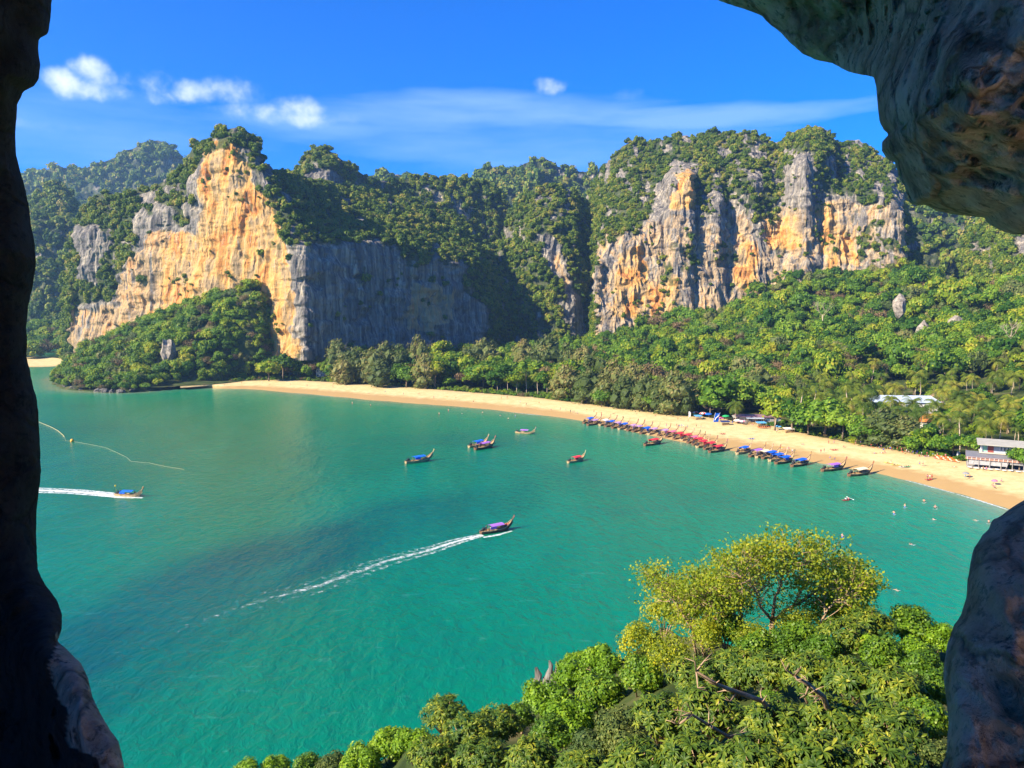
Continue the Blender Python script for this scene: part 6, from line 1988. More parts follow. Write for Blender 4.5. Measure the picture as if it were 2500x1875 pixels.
# ================================================================== people
M_SKIN = [plain('skin_tone', c, 0.6, 0.3, 0.08, 3) for c in [(0.55, 0.31, 0.20), (0.42, 0.21, 0.12), (0.26, 0.13, 0.075)]]
M_HAIR = plain('dark_hair', (0.03, 0.02, 0.014), 0.7, 0.3, 0.2)
M_HAIR2 = plain('fair_hair', (0.36, 0.22, 0.09), 0.7, 0.3, 0.2)
POSES = {
    'standing': dict(pel=(0, 0, .92), chest=(0, 0.0, 1.30), neck=(0, 0, 1.48), head=(0, .01, 1.63), hips=[(.09, 0, .90), (-.09, 0, .90)], knees=[(.11, .01, .5), (-.11, .02, .5)], feet=[(.12, 0, .06), (-.12, 0, .06)],
                     sh=[(.19, 0, 1.42), (-.19, 0, 1.42)], el=[(.26, .02, 1.14), (-.26, -.01, 1.14)], ha=[(.27, .10, .88), (-.28, .06, .88)]),
    'walking': dict(pel=(0, 0, .91), chest=(0, 0.03, 1.29), neck=(0, .04, 1.47), head=(0, .06, 1.62), hips=[(.09, 0, .89), (-.09, 0, .89)], knees=[(.10, .18, .52), (-.10, -.06, .48)], feet=[(.10, .28, .07), (-.10, -.34, .10)],
                    sh=[(.19, .03, 1.41), (-.19, .03, 1.41)], el=[(.25, -.12, 1.15), (-.25, .14, 1.15)], ha=[(.24, -.16, .90), (-.22, .34, 1.0)]),
    'sitting': dict(pel=(0, 0, .12), chest=(0, -.07, .50), neck=(0, -.06, .68), head=(0, -.03, .83), hips=[(.09, .02, .12), (-.09, .02, .12)], knees=[(.13, .42, .42), (-.13, .44, .38)], feet=[(.12, .66, .06), (-.13, .70, .06)],
                    sh=[(.19, -.07, .62), (-.19, -.07, .62)], el=[(.27, -.12, .36), (-.25, .12, .40)], ha=[(.25, -.24, .08), (-.14, .38, .46)]),
    'lying': dict(pel=(0, 0, .12), chest=(0, -.40, .14), neck=(0, -.58, .15), head=(0, -.74, .17), hips=[(.09, .02, .12), (-.09, .02, .12)], knees=[(.11, .44, .20), (-.11, .45, .11)], feet=[(.12, .82, .08), (-.12, .86, .08)],
                  sh=[(.19, -.50, .13), (-.19, -.50, .13)], el=[(.36, -.34, .08), (-.34, -.62, .08)], ha=[(.34, -.08, .06), (-.14, -.84, .10)]),
    'wading': dict(pel=(0, 0, .12), chest=(0, 0.0, .50), neck=(0, 0, .68), head=(0, .01, .83), hips=[(.09, 0, .10), (-.09, 0, .10)], knees=[(.11, .01, -.3), (-.11, .02, -.3)], feet=[(.12, 0, -.7), (-.12, 0, -.7)],
                   sh=[(.19, 0, .62), (-.19, 0, .62)], el=[(.36, .05, .44), (-.38, .06, .45)], ha=[(.44, .22, .30), (-.46, .22, .32)]),
    'swimming': dict(pel=(0, -.1, -.12), chest=(0, .26, -.02), neck=(0, .42, .08), head=(0, .54, .16), hips=[(.09, -.1, -.12), (-.09, -.1, -.12)], knees=[(.12, -.5, -.15), (-.12, -.5, -.10)], feet=[(.2, -.9, -.1), (-.15, -.9, -.05)],
                     sh=[(.2, .36, .02), (-.2, .36, .02)], el=[(.45, .45, .04), (-.42, .56, .08)], ha=[(.55, .75, .03), (-.46, .88, .05)])}


def body_mesh(pose):
    D = POSES[pose]
    V = [D['pel'], D['chest'], D['neck'], D['head']]; R = [.125, .135, .055, .10]
    E = [(0, 1), (1, 2), (2, 3)]
    for s in (0, 1):
        b = len(V)
        V += [D['hips'][s], D['knees'][s], D['feet'][s], tuple(np.array(D['feet'][s]) + np.array([0, .15, -.02]))]
        R += [.095, .058, .042, .035]; E += [(0, b), (b, b + 1), (b + 1, b + 2), (b + 2, b + 3)]
        b = len(V)
        V += [D['sh'][s], D['el'][s], D['ha'][s]]; R += [.062, .042, .038]; E += [(1, b), (b, b + 1), (b + 1, b + 2)]
    me = bpy.data.meshes.new('figure'); me.from_pydata([tuple(map(float, v)) for v in V], E, [])
    o = bpy.data.objects.new('figure', me); COL.objects.link(o)
    md = o.modifiers.new('skin', 'SKIN'); md.use_smooth_shade = True
    for i, sv in enumerate(me.skin_vertices[0].data):
        sv.radius = (R[i], R[i] * (0.8 if i < 2 else 1)); sv.use_root = (i == 0)
    o.modifiers.new('sub', 'SUBSURF').levels = 1
    dg = bpy.context.evaluated_depsgraph_get()
    out = bpy.data.meshes.new_from_object(o.evaluated_get(dg))
    bpy.data.objects.remove(o); bpy.data.meshes.remove(me)
    return out


PEOPLE_M = {}
for ps in POSES:
    base = body_mesh(ps)
    bodies = []
    for m in M_SKIN:
        c = base.copy(); c.materials.clear(); c.materials.append(m); c.name = 'body'; bodies.append(c)
    D = POSES[ps]
    pel, ch = Vector(D['pel']), Vector(D['chest'])
    kn = [Vector(k) for k in D['knees']]; hp = [Vector(k) for k in D['hips']]
    sh = MB()
    sh.tube([pel + (ch - pel) * 0.18, pel, pel - (ch - pel) * 0.12], [.145, .155, .14], 8)
    for a, b in zip(hp, kn): sh.tube([a, a.lerp(b, 0.45)], [.115, .10], 7)
    st = MB(); nk = Vector(D['neck'])
    st.tube([pel + (ch - pel) * 0.1, pel.lerp(ch, 0.6), ch, ch.lerp(nk, 0.55)], [.155, .165, .18, .11], 8)
    for a, b in zip(D['sh'], D['el']): st.tube([Vector(a), Vector(a).lerp(Vector(b), 0.6)], [.085, .065], 6)
    bk = MB(); bk.tube([ch + (ch - pel) * 0.12, ch - (ch - pel) * 0.12], [.165, .16], 8)
    hr = MB(); hd = Vector(D['head']); hr.ball(tuple(hd + Vector((0, -0.025, 0.035))), 0.115, 8, 6, (0.95, 1.0, 1.0))
    PEOPLE_M[ps] = dict(body=bodies, shorts=sh, shirt=st, top=bk, hair=hr)
_pc = {}


def pmesh(pose, part, mat):
    k = (pose, part, mat.name)
    if k not in _pc: _pc[k] = PEOPLE_M[pose][part].mesh(part, mat, True)
    return _pc[k]


PCOUNT = 0


def person(loc, pose, label, group, shorts='blue', top=None, rz=None, hair=0, skin=None, shirt=False):
    global PCOUNT
    PCOUNT += 1
    r = rnd
    o = link('person', None, loc=loc, rot=(0, 0, r.uniform(0, 6.28) if rz is None else rz), scale=r.uniform(0.98, 1.08))
    tag(o, label, 'person', group)
    link('body', PEOPLE_M[pose]['body'][skin if skin is not None else r.randrange(3)], o)
    link('hair', pmesh(pose, 'hair', M_HAIR if hair == 0 else M_HAIR2), o)
    if pose != 'swimming': link('shorts', pmesh(pose, 'shorts', M_CLOTH[shorts]), o)
    if top: link('shirt' if shirt else 'bikini_top', pmesh(pose, 'shirt' if shirt else 'top', M_CLOTH[top]), o)
    return o


def sand_z(px, py):
    a, b = wl_y(px), vl_y(px)
    t = (a - py) / max(a - b, 1)
    return 0.0 if t < 0 else 2.6 * (1 - (1 - min(t, 1)) ** 1.6)


def beach_pt(px, py):
    z = sand_z(px, py); g = G(px, py, z); g[2] = z + 0.02; return g


WHERE = {}


def place_word(px):
    for lim, w in [(700, 'near the rocky headland'), (860, 'before the white beach house'), (1060, 'on sand before olive trees'), (1260, 'on sand before bright trees'),
                   (1400, 'before the red roofed bungalow'), (1560, 'inland of the far boats'), (1700, 'inland of the red boats'), (1830, 'by the beach stalls'), (1960, 'inland of the blue boats'),
                   (2080, 'inland of the purple boat'), (2200, 'near the yellow kayak'), (2330, 'on sand past the kayaks'), (3000, 'below the grey restaurant')]:
        if px < lim: return w


COLN = list(CLOTHC)
BEACH_PEOPLE = [(2023, 1084, 's'), (2036, 1084, 's'), (2004, 1106, 's'), (2012, 1104, 's'), (2026, 1122, 's'), (2038, 1125, 's'), (1909, 1100, 's'), (1916, 1103, 's'), (1926, 1101, 's'), (1934, 1106, 's'), (2245, 1137, 's'), (2253, 1137, 's'),
                (2356, 1169, 's'), (2367, 1170, 's'), (2424, 1186, 'i'), (2428, 1190, 'l'), (2175, 1134, 's'), (1896, 1057, 's'), (2135, 1107, 'l'), (2153, 1106, 'l'), (2160, 1106, 'i'), (2209, 1107, 'l'),
                (1655, 1026, 's'), (1662, 1026, 's'), (1680, 1029, 's'), (1627, 1042, 's'), (1636, 1044, 'i'), (1652, 1043, 's'), (1659, 1044, 's'), (1664, 1044, 's'), (1669, 1045, 's'), (1678, 1047, 's'), (1700, 1043, 's'), (1711, 1044, 's'),
                (1368, 1002, 's'), (1393, 1008, 's'), (1399, 1009, 's'), (1403, 1009, 's'), (1409, 1009, 'i'), (1498, 1010, 'l'), (1554, 1010, 'l'), (1600, 1015, 'l'), (1897, 1056, 's'), (1380, 1000, 'l'), (1316, 984, 'i'), (1345, 1000, 'l'),
                (709, 941, 's'), (813, 946, 's'), (867, 953, 'l'), (941, 957, 'i'), (1023, 962, 'l'), (1059, 973, 's'), (1091, 969, 'l'), (1113, 975, 's'), (1156, 981, 'i'), (1224, 975, 's'), (1238, 973, 's'), (658, 939, 'l'), (772, 952, 'l'),
                (750, 944, 's'), (900, 960, 'l'), (985, 965, 's'), (1180, 975, 'l'), (1270, 985, 's'), (1285, 990, 's'), (1430, 1000, 'l'), (1450, 1008, 's'), (1468, 1014, 's'), (1520, 1018, 'l'), (1575, 1030, 's'), (1720, 1060, 'l'),
                (1816, 1038, 's'), (1880, 1050, 's'), (1960, 1085, 'l'), (2060, 1092, 'i'), (2330, 1140, 'l'), (2400, 1150, 's'), (2408, 1150, 's'), (2445, 1175, 'i'), (2290, 1130, 'l'), (640, 936, 's'), (590, 936, 's'), (548, 943, 's')]
ordw = ['first', 'second', 'third', 'fourth', 'fifth', 'sixth', 'seventh', 'eighth', 'ninth', 'tenth', 'eleventh', 'twelfth', 'thirteenth', 'fourteenth', 'fifteenth', 'sixteenth', 'seventeenth', 'eighteenth', 'nineteenth', 'twentieth']
used = set()
for k, (px, py, ps) in enumerate(sorted(BEACH_PEOPLE)):
    pose = {'s': rnd.choice(('standing', 'walking')), 'i': 'sitting', 'l': 'lying'}[ps]
    zone = place_word(px)
    for _ in range(60):
        c = rnd.choice(['blue', 'red', 'green', 'white', 'black', 'orange', 'yellow', 'pink', 'purple', 'teal', 'grey', 'darkblue']); tp = rnd.choice([None, None, 'white', 'pink', 'black', 'yellow', 'lightblue', 'red']); sh = rnd.random() < 0.45
        cn = {'darkblue': 'dark blue', 'lightblue': 'light blue'}.get(c, c); tn = {'lightblue': 'light blue'}.get(tp, tp)
        lab = '%s person in %s shorts' % (pose, cn) + ((' and %s %s' % (tn, 'shirt' if sh else 'top')) if tp else '') + ' ' + zone
        if lab not in used: break
    used.add(lab)
    person(beach_pt(px, py), pose, lab, 'people on the open sand', c, tp, shirt=sh, hair=rnd.randrange(2))
# the crowd in the shade of the trees and by the stalls
SHADE = [(1700, 1018), (1708, 1020), (1718, 1022), (1742, 1026), (1760, 1028), (1776, 1030), (1788, 1032), (1800, 1034), (1826, 1036), (1836, 1037), (1850, 1038), (1862, 1040)]
for k in range(46):
    px = 2085 + k * 5.2 + rnd.uniform(-2, 2); SHADE.append((px, vl_y(px) + rnd.uniform(-1.5, 5)))
for k, (px, py) in enumerate(SHADE):
    pose = rnd.choice(('sitting', 'standing', 'sitting', 'lying', 'standing'))
    near = 'by the stalls under the trees' if px < 1900 else 'in the near tree shade'
    for _ in range(80):
        c = rnd.choice(['blue', 'red', 'green', 'white', 'black', 'orange', 'yellow', 'pink', 'purple', 'teal', 'grey']); tp = rnd.choice(['white', 'pink', 'black', 'yellow', 'red', 'green', 'blue', 'orange', 'teal'])
        lab = '%s person in %s shirt and %s shorts %s' % (pose, tp, c, near)
        if lab not in used: break
    used.add(lab)
    person(beach_pt(px, py), pose, lab, 'people in the shade of the beach trees', c, tp, shirt=True)
SWIM = [(2182, 1255, 'wading', 'lone swimmer closest to the near anchored kayak'), (2209, 1238, 'wading', 'swimmer second from the kayak, off the near beach'), (2256, 1226, 'wading', 'fair swimmer nearest the beach in the group off the near sand'),
        (2283, 1241, 'wading', 'sunburnt swimmer shoreward in the group off the near sand'), (2276, 1268, 'swimming', 'swimmer with arms stretched in the middle of the group'), (2384, 1270, 'swimming', 'larger swimmer near the right cave rock'),
        (2414, 1277, 'wading', 'swimmer half hidden by the right cave rock'), (2056, 1312, 'wading', 'swimmer just above the top of the pale branched tree'), (2229, 1329, 'swimming', 'swimmer alone in open water above the slope'),
        (2192, 1440, 'swimming', 'snorkeller splashing close below the slope trees'), (1178, 1009, 'wading', 'bather left of the pair in the shallows behind the anchored boats'), (1221, 1017, 'wading', 'bather in the shallows straight beyond the pale boat'),
        (1258, 1016, 'wading', 'bather nearest the surf beyond the anchored boats'), (1241, 1024, 'wading', 'bather furthest out beyond the pale anchored boat'), (1128, 1012, 'wading', 'bather in the far shallows, third from the left'),
        (1072, 1011, 'wading', 'leftmost bather in the far shallows'), (1095, 1003, 'wading', 'bather in the far shallows second from the left'), (860, 985, 'wading', 'bather alone in the shallows off the far beach'), (905, 990, 'wading', 'bather in the shallows nearest the blue anchored boat')]
for k, (px, py, ps, lab) in enumerate(SWIM):
    g = G(px, py, 0)
    o = person((g[0], g[1], 0.0), ps, lab, 'swimmers in the bay', rnd.choice(['blue', 'red', 'black']), rnd.choice([None, 'orange', 'pink']), skin=0, hair=k % 2)
    o.scale = (1.25,) * 3 if px > 2000 else (1.3,) * 3
    wp = [(px - 6, py + 1.5), (px, py + 2), (px + 6, py + 1)] if px > 2000 else [(px - 4, py + 1), (px + 4, py + 1)]
    if px > 2000: wake(wp, [0.15, 0.3, 0.15], [0.9, 0.95, 0.9], 'small splash around the ' + ' '.join(lab.split()[:9]), 'splash')
# crew and passengers
for bo, sts, grp in [(BOAT_E, [((-3.2, 0.2, 0.5), 'standing', 'black', 'helmsman in black standing by the engine of the boat under way'), ((3.3, 0.25, 0.98), 'sitting', 'orange', 'passenger in an orange vest at the bow of the boat under way'), ((2.7, -0.3, 0.9), 'sitting', 'orange', 'second passenger in an orange vest behind the bow one'),
                               ((3.9, 0.0, 1.05), 'sitting', 'red', 'passenger in red furthest forward on the boat under way'), ((-1.6, 0.3, 0.6), 'sitting', 'white', 'passenger in white beneath the purple canopy')], 'people aboard the purple canopied boat under way'),
                     (BOAT_F, [((-3.3, 0.2, 0.5), 'standing', 'blue', 'helmsman in blue steering the fast boat at left'), ((2.6, 0.1, 0.9), 'sitting', 'black', 'passenger in black at the bow of the fast boat')], 'people aboard the fast boat at left')]:
    import mathutils
    mat = mathutils.Matrix.Translation(bo.location) @ bo.rotation_euler.to_matrix().to_4x4()
    for p, ps, c, lab in sts:
        person(mat @ (Vector(p) * bo.scale[0]), ps, lab, grp, 'darkblue', c, rz=bo.rotation_euler.z - math.pi / 2, shirt=True)
# yellow pennant on the fast boat's stern
mb = MB(); mb.tube([(-4.6, 0, 0.6), (-4.8, 0, 3.2)], 0.04, 5); mb.ball((-4.82, 0, 3.3), 0.28, 8, 6)
mb.build('flag_staff', M_CLOTH['yellow'], BOAT_F)


# ================================================================== kayaks, umbrellas, stalls
def kayak_mesh(name, mat):
    ns, m = 13, 8; V = []
    for i in range(ns):
        f = i / (ns - 1); x = (f - 0.5) * 3.8; w = 0.40 * math.sin(math.pi * min(max(f, 0.015), 0.985)) ** 0.6; h = 0.30 * (0.4 + 0.6 * math.sin(math.pi * min(max(f, .015), .985)))
        lift = 0.22 * abs(2 * f - 1) ** 2.5
        for j in range(m):
            a = 2 * math.pi * j / m
            z = math.sin(a) * h * 0.5
            if math.sin(a) > 0.6 and 0.3 < f < 0.75: z -= 0.13
            V.append((x, math.cos(a) * w, z + 0.16 + lift))
    q = [[i * m + j, i * m + (j + 1) % m, (i + 1) * m + (j + 1) % m, (i + 1) * m + j] for i in range(ns - 1) for j in range(m)]
    V += [(-1.92, 0, 0.40), (1.92, 0, 0.40)]
    t = [[j, (j + 1) % m, len(V) - 2] for j in range(m)] + [[(ns - 1) * m + j, (ns - 1) * m + (j + 1) % m, len(V) - 1] for j in range(m)]
    return new_mesh(name, np.array(V), np.array(q), np.array(t), mats=[mat], smooth=True)


KM = {c: kayak_mesh('hull', M_CLOTH[c]) for c in ('red', 'yellow', 'orange', 'white', 'blue', 'green')}
seatm = MB(); seatm.box((-0.35, 0, 0.30), (0.35, 0.42, 0.06)); seatm.box((-0.55, 0, 0.42), (0.06, 0.42, 0.26)); seatm.box((0.75, 0, 0.30), (0.35, 0.42, 0.06)); seatm.box((0.55, 0, 0.42), (0.06, 0.42, 0.26)); SEAT = seatm.mesh('seats', M_CLOTH['black'])


def kayak(loc, ang, c, label, grp, tilt=0.0):
    o = link('kayak', None, loc=loc, rot=(tilt, 0, ang)); tag(o, label, 'kayak', grp)
    link('hull', KM[c], o); link('seats', SEAT, o); return o


for px, py, c, a, lab in [(1764, 1060, 'red', 0.4, 'red kayak lying alone on the sand inland of the red boats'), (1834, 1072, 'blue', 0.3, 'dark blue kayak lying on the sand inland of the blue boats'), (2170, 1131, 'yellow', -0.5, 'yellow kayak pulled up on the sand'),
                          (2186, 1136, 'yellow', -0.35, 'second yellow kayak end to end with the first'), (2204, 1141, 'white', 0.2, 'white kayak on the sand beside the yellow ones'), (2215, 1140, 'green', 0.35, 'green kayak beside the white one'),
                          (2267, 1172, 'red', 0.35, 'red kayak at the water edge with people around it'), (2036, 1099, 'red', 0.1, 'red kayak on a low trolley inland of the purple boat')]:
    kayak(beach_pt(px, py), a, c, lab, 'kayaks on the beach')
for k in range(9):
    px = 1856 + (k % 5) * 5.0; py = 1043 + (k // 5) * 3
    g = beach_pt(px, py); g[2] += 0.36 * (k // 5)
    kayak(g, 0.15 + 0.05 * k, 'orange', 'orange rental kayak, %s in the stack by the shop roofs' % (ordw[k]), 'orange kayaks stacked by the stalls')
g = G(2066, 1222, 0.0); kw = kayak((g[0], g[1], 0.02), 0.3, 'red', 'red kayak with two paddlers out on the water', 'kayaks on the water')
for dx, c, lab in ((-0.3, 'white', 'paddler in white at the back of the red kayak'), (0.85, 'pink', 'paddler in pink at the front of the red kayak')):
    p = person((g[0] + dx * math.cos(0.3), g[1] + dx * math.sin(0.3), 0.22), 'sitting', lab, 'paddlers on the red kayak', 'black', c, rz=0.3 - math.pi / 2, shirt=True)
    pd = MB(); pd.tube([(-1.0, 0, 0.25), (1.0, 0, 0.65)], 0.03, 5); pd.box((-1.1, 0, 0.2), (0.35, 0.04, 0.18)); pd.box((1.1, 0, 0.7), (0.35, 0.04, 0.18))
    q = pd.build('paddle', M_WHITE, None, loc=(g[0] + dx + 0.3, g[1] - 0.25, 0.4), rot=(0, 0, 1.4 + dx))
    tag(q, 'white paddle held by the %s' % lab.split(' of ')[0].replace(' at the back', ' in the rear seat').replace(' at the front', ' in the front seat'), 'paddle')
for px, c, lab in ((2264, 'pink', 'person in pink standing behind the red kayak at the water edge'), (2270, 'white', 'person in white standing by the red kayak at the water edge'), (2275, 'red', 'person in red stooping at the bow of the red beached kayak')):
    person(beach_pt(px, 1170), 'standing', lab, 'people around the beached red kayak', 'black', c, shirt=True)


def umbrella(px, py, c, label, r_=1.5, h=2.3, c2=None, tilt=0.1):
    g = beach_pt(px, py)
    o = link('beach_umbrella', None, loc=g, rot=(tilt, -tilt, 0)); tag(o, label, 'umbrella', 'umbrellas by the beach stalls')
    mb = MB(); mb.tube([(0, 0, -0.2), (0, 0, h)], 0.03, 5); mb.build('pole', M_WHITE, o)
    n = 8
    for s in range(2 if c2 else 1):
        mb = MB()
        for k in range(n):
            if c2 and k % 2 != s: continue
            a0, a1 = 2 * math.pi * k / n, 2 * math.pi * (k + 1) / n
            tp = (0, 0, h + 0.08); m0 = (math.cos(a0) * r_ * .55, math.sin(a0) * r_ * .55, h - .12); m1 = (math.cos(a1) * r_ * .55, math.sin(a1) * r_ * .55, h - .12)
            e0 = (math.cos(a0) * r_, math.sin(a0) * r_, h - .48); e1 = (math.cos(a1) * r_, math.sin(a1) * r_, h - .48)
            e0b = (e0[0], e0[1], e0[2] - .03); e1b = (e1[0], e1[1], e1[2] - .03)
            mb.add([tp, m0, m1, e0, e1, e0b, e1b, (0, 0, h + .04)], [(0, 1, 2), (1, 3, 4, 2), (3, 5, 6, 4), (7, 6, 5)])
        mb.build('canopy', M_CLOTH[c if s == 0 else c2], o)
    return o


for a in [(1696, 1015, 'red', 'red and white umbrella first in the line of stall umbrellas', 2.2, 2.5, 'white'), (1716, 1017, 'red', 'second red and white umbrella by the stalls', 2.0, 2.4, 'white'), (1730, 1019, 'blue', 'blue umbrella behind the blue banner', 2.0, 2.4),
          (1772, 1024, 'green', 'green umbrella among the stalls', 2.0, 2.4), (1760, 1028, 'pink', 'pink umbrella at the foot of the blue banner', 1.8, 2.1), (1800, 1034, 'white', 'white umbrella before the shop roofs', 1.9, 2.2), (1812, 1036, 'pink', 'pink and white umbrella before the shop roofs', 1.8, 2.2, 'white'),
          (2376, 1128, 'red', 'large red umbrella beside the grey restaurant', 2.4, 3.0), (2428, 1182, 'pink', 'small mauve umbrella shading the pair near the waterline', 1.1, 1.7), (2358, 1164, 'grey', 'flat grey umbrella over empty sand near the pair of walkers', 1.2, 1.8),
          (1900, 1049, 'lightblue', 'light blue umbrella beside the orange kayaks', 1.7, 2.2), (1708, 1022, 'lightblue', 'light blue umbrella low beside the red ones', 1.6, 1.9)]:
    umbrella(*a)
# big blue banner on poles, white feather flag
g = beach_pt(1749, 1030)
o = link('beach_banner', None, loc=g, rot=(0, 0, 0.2)); tag(o, 'tall blue and white banner leaning at the stalls', 'banner')
mb = MB(); mb.add([(-1.7, 0, 0), (1.1, 0, 0), (1.9, 0.2, 4.6), (-0.6, 0.2, 4.6), (-1.7, .08, 0), (1.1, .08, 0), (1.9, 0.28, 4.6), (-0.6, 0.28, 4.6)], [(0, 1, 2, 3), (7, 6, 5, 4), (0, 4, 5, 1), (1, 5, 6, 2), (2, 6, 7, 3), (3, 7, 4, 0)]); mb.build('cloth', M_CLOTH['blue'], o)
mb = MB(); mb.tube([(-1.8, 0.1, 0), (-0.6, 0.2, 4.9)], 0.05, 5); mb.tube([(1.2, 0.1, 0), (2.0, 0.2, 4.9)], 0.05, 5); mb.build('poles', M_WHITE, o)
mb = MB(); mb.tube([(-0.9, -0.06, 0.9), (-0.2, -0.0, 2.2), (0.9, 0.04, 2.8), (1.1, 0.1, 3.9)], [.16, .22, .2, .1], 5); mb.build('white_stroke', M_WHITE, o)
g = beach_pt(1681, 1022)
o = link('feather_flag', None, loc=g); tag(o, 'white feather flag at the near end of the stalls', 'flag')
mb = MB(); mb.tube([(0, 0, 0), (0, 0, 3.9)], 0.04, 5); mb.build('pole', M_WHITE, o)
mb = MB(); mb.add([(0, 0, 0.9), (1.1, 0, 1.0), (1.2, 0, 3.2), (0.6, 0, 3.9), (0, 0, 3.9), (0, .05, 0.9), (1.1, .05, 1.0), (1.2, .05, 3.2), (0.6, .05, 3.9), (0, .05, 3.9)], [(0, 1, 2, 3, 4), (9, 8, 7, 6, 5), (0, 5, 6, 1), (1, 6, 7, 2), (2, 7, 8, 3), (3, 8, 9, 4)]); mb.build('cloth', M_CLOTH['white'], o)


def stall(px, py, w, d, h, c, label, rz=0.15):
    g = beach_pt(px, py)
    o = link('beach_stall', None, loc=g, rot=(0, 0, rz)); tag(o, label, 'stall', 'stalls at the back of the beach')
    mb = MB()
    for x in (-1, 1):
        for y in (-1, 1): mb.tube([(x * w * .46, y * d * .44, -.1), (x * w * .46, y * d * .44, h)], 0.05, 5)
    mb.build('posts', M_DECK, o)
    mb = MB(); mb.add([(-w / 2, -d / 2, h - .35), (w / 2, -d / 2, h - .35), (w / 2, d / 2, h + .1), (-w / 2, d / 2, h + .1), (-w / 2, -d / 2, h - .43), (w / 2, -d / 2, h - .43), (w / 2, d / 2, h + .02), (-w / 2, d / 2, h + .02)],
                      [(0, 1, 2, 3), (7, 6, 5, 4), (0, 4, 5, 1), (1, 5, 6, 2), (2, 6, 7, 3), (3, 7, 4, 0)])
    mb.build('awning', M_CLOTH[c], o)
    mb = MB(); mb.box((0, -d * .2, .5), (w * .8, .7, 1.0)); mb.build('counter', M_DECK, o)
    return o


stall(1704, 1024, 4, 3, 2.2, 'lightblue', 'small stall under a light blue awning by the red umbrellas'); stall(1770, 1037, 5, 3, 1.9, 'darkblue', 'low stall under a dark blue awning in front of the green umbrella')
stall(1858, 1041, 5, 3, 2.2, 'lightblue', 'stall under a pale blue awning above the orange kayaks'); stall(1925, 1056, 5, 3, 2.2, 'white', 'small stall under a white awning below the broad trees')

# sun beds by the restaurant
bedm = MB(); bedm.box((0, 0.2, .32), (.62, 1.3, .07)); bedm.add([(-.31, -.45, .32), (.31, -.45, .32), (.31, -.95, .72), (-.31, -.95, .72), (-.31, -.45, .38), (.31, -.45, .38), (.31, -.95, .79), (-.31, -.95, .79)], [(0, 1, 2, 3), (7, 6, 5, 4), (2, 6, 7, 3), (0, 3, 7, 4), (1, 5, 6, 2)])
BEDF = bedm.mesh('bed', M_CLOTH['orange']); BEDF2 = bedm.mesh('bed', M_CLOTH['cream'])
legm = MB()
for x in (-.25, .25):
    for y in (-.7, .7): legm.box((x, y, .15), (.05, .05, .3))
BEDL = legm.mesh('legs', M_DECK)
for k in range(22):
    px = 2286 + (k % 11) * 5.2; py = vl_y(px) + (0 if k < 11 else 4.5)
    o = link('deck_chair', None, loc=beach_pt(px, py), rot=(0, 0, 3.3 + rnd.uniform(-.2, .2))); tag(o, '%s deck chair, %s in the %s row by the restaurant' % ('orange' if k % 3 else 'cream', ordw[k % 11], 'inland' if k < 11 else 'seaward'), 'deck chair', 'deck chairs beside the restaurant')
    link('bed', BEDF if k % 3 else BEDF2, o); link('legs', BEDL, o)


# ================================================================== buildings
def roof_mat(name, color, ribs=2.2):
    t = NT(name)
    tc = t.N.new('ShaderNodeTexCoord').outputs['Object']
    w = t.N.new('ShaderNodeTexWave'); w.inputs['Scale'].default_value = ribs; w.inputs['Distortion'].default_value = 0.2; t.L.new(tc, w.inputs['Vector'])
    n = t.noise(tc, 0.5, 5, 0.6)
    c = t.mix(t.ramp(n, [(0.4, 0.0), (0.7, 0.45)]), color, tuple(x * 0.6 for x in color))
    return t.finish(t.principled(c, 0.6, 0.3, t.bump(w.outputs['Fac'], 0.4, 0.1)))


R_WHITE = roof_mat('white_sheet_roof', (0.42, 0.50, 0.62)); R_ORANGE = roof_mat('orange_tile_roof', (0.62, 0.22, 0.05)); R_BROWN = roof_mat('brown_tile_roof', (0.26, 0.17, 0.10)); R_GREY = roof_mat('grey_roof', (0.19, 0.19, 0.21)); R_RED = roof_mat('red_roof', (0.50, 0.07, 0.05))
R_CREAM = roof_mat('pale_roof', (0.40, 0.38, 0.31)); M_WALL = plain('plaster_wall', (0.60, 0.58, 0.54), 0.8, 0.1, 0.15, .5); M_WALLB = plain('bluish_plaster', (0.30, 0.35, 0.42), 0.8, 0.1, 0.1, .5); M_DARK = plain('opening_shade', (0.02, 0.02, 0.022), 0.6, 0.2, 0.2)  # near-black coat stands in for the shade inside openings
M_GLASS = plain('window_glass', (0.06, 0.10, 0.16), 0.15, 0.6, 0.2); M_WOODW = plain('grey_boards', (0.30, 0.28, 0.26), 0.8, 0.1, 0.25, 1.0)


def gable(w, d, z0, rise, over=0.6, hip=0.0, th=0.12):
    W, D = w / 2 + over, d / 2 + over
    rx = W - hip
    v = [(-W, -D, z0), (W, -D, z0), (W, D, z0), (-W, D, z0), (-rx, 0, z0 + rise), (rx, 0, z0 + rise)]
    v2 = [(a, b, c - th) for a, b, c in v]
    f = [(0, 1, 5, 4), (2, 3, 4, 5), (1, 2, 5), (3, 0, 4)]
    f2 = [tuple(i + 6 for i in x)[::-1] for x in f]
    e = [(0, 6, 7, 1), (1, 7, 8, 2), (2, 8, 9, 3), (3, 9, 6, 0)]
    mb = MB(); mb.add(v + v2, f + f2 + e); return mb


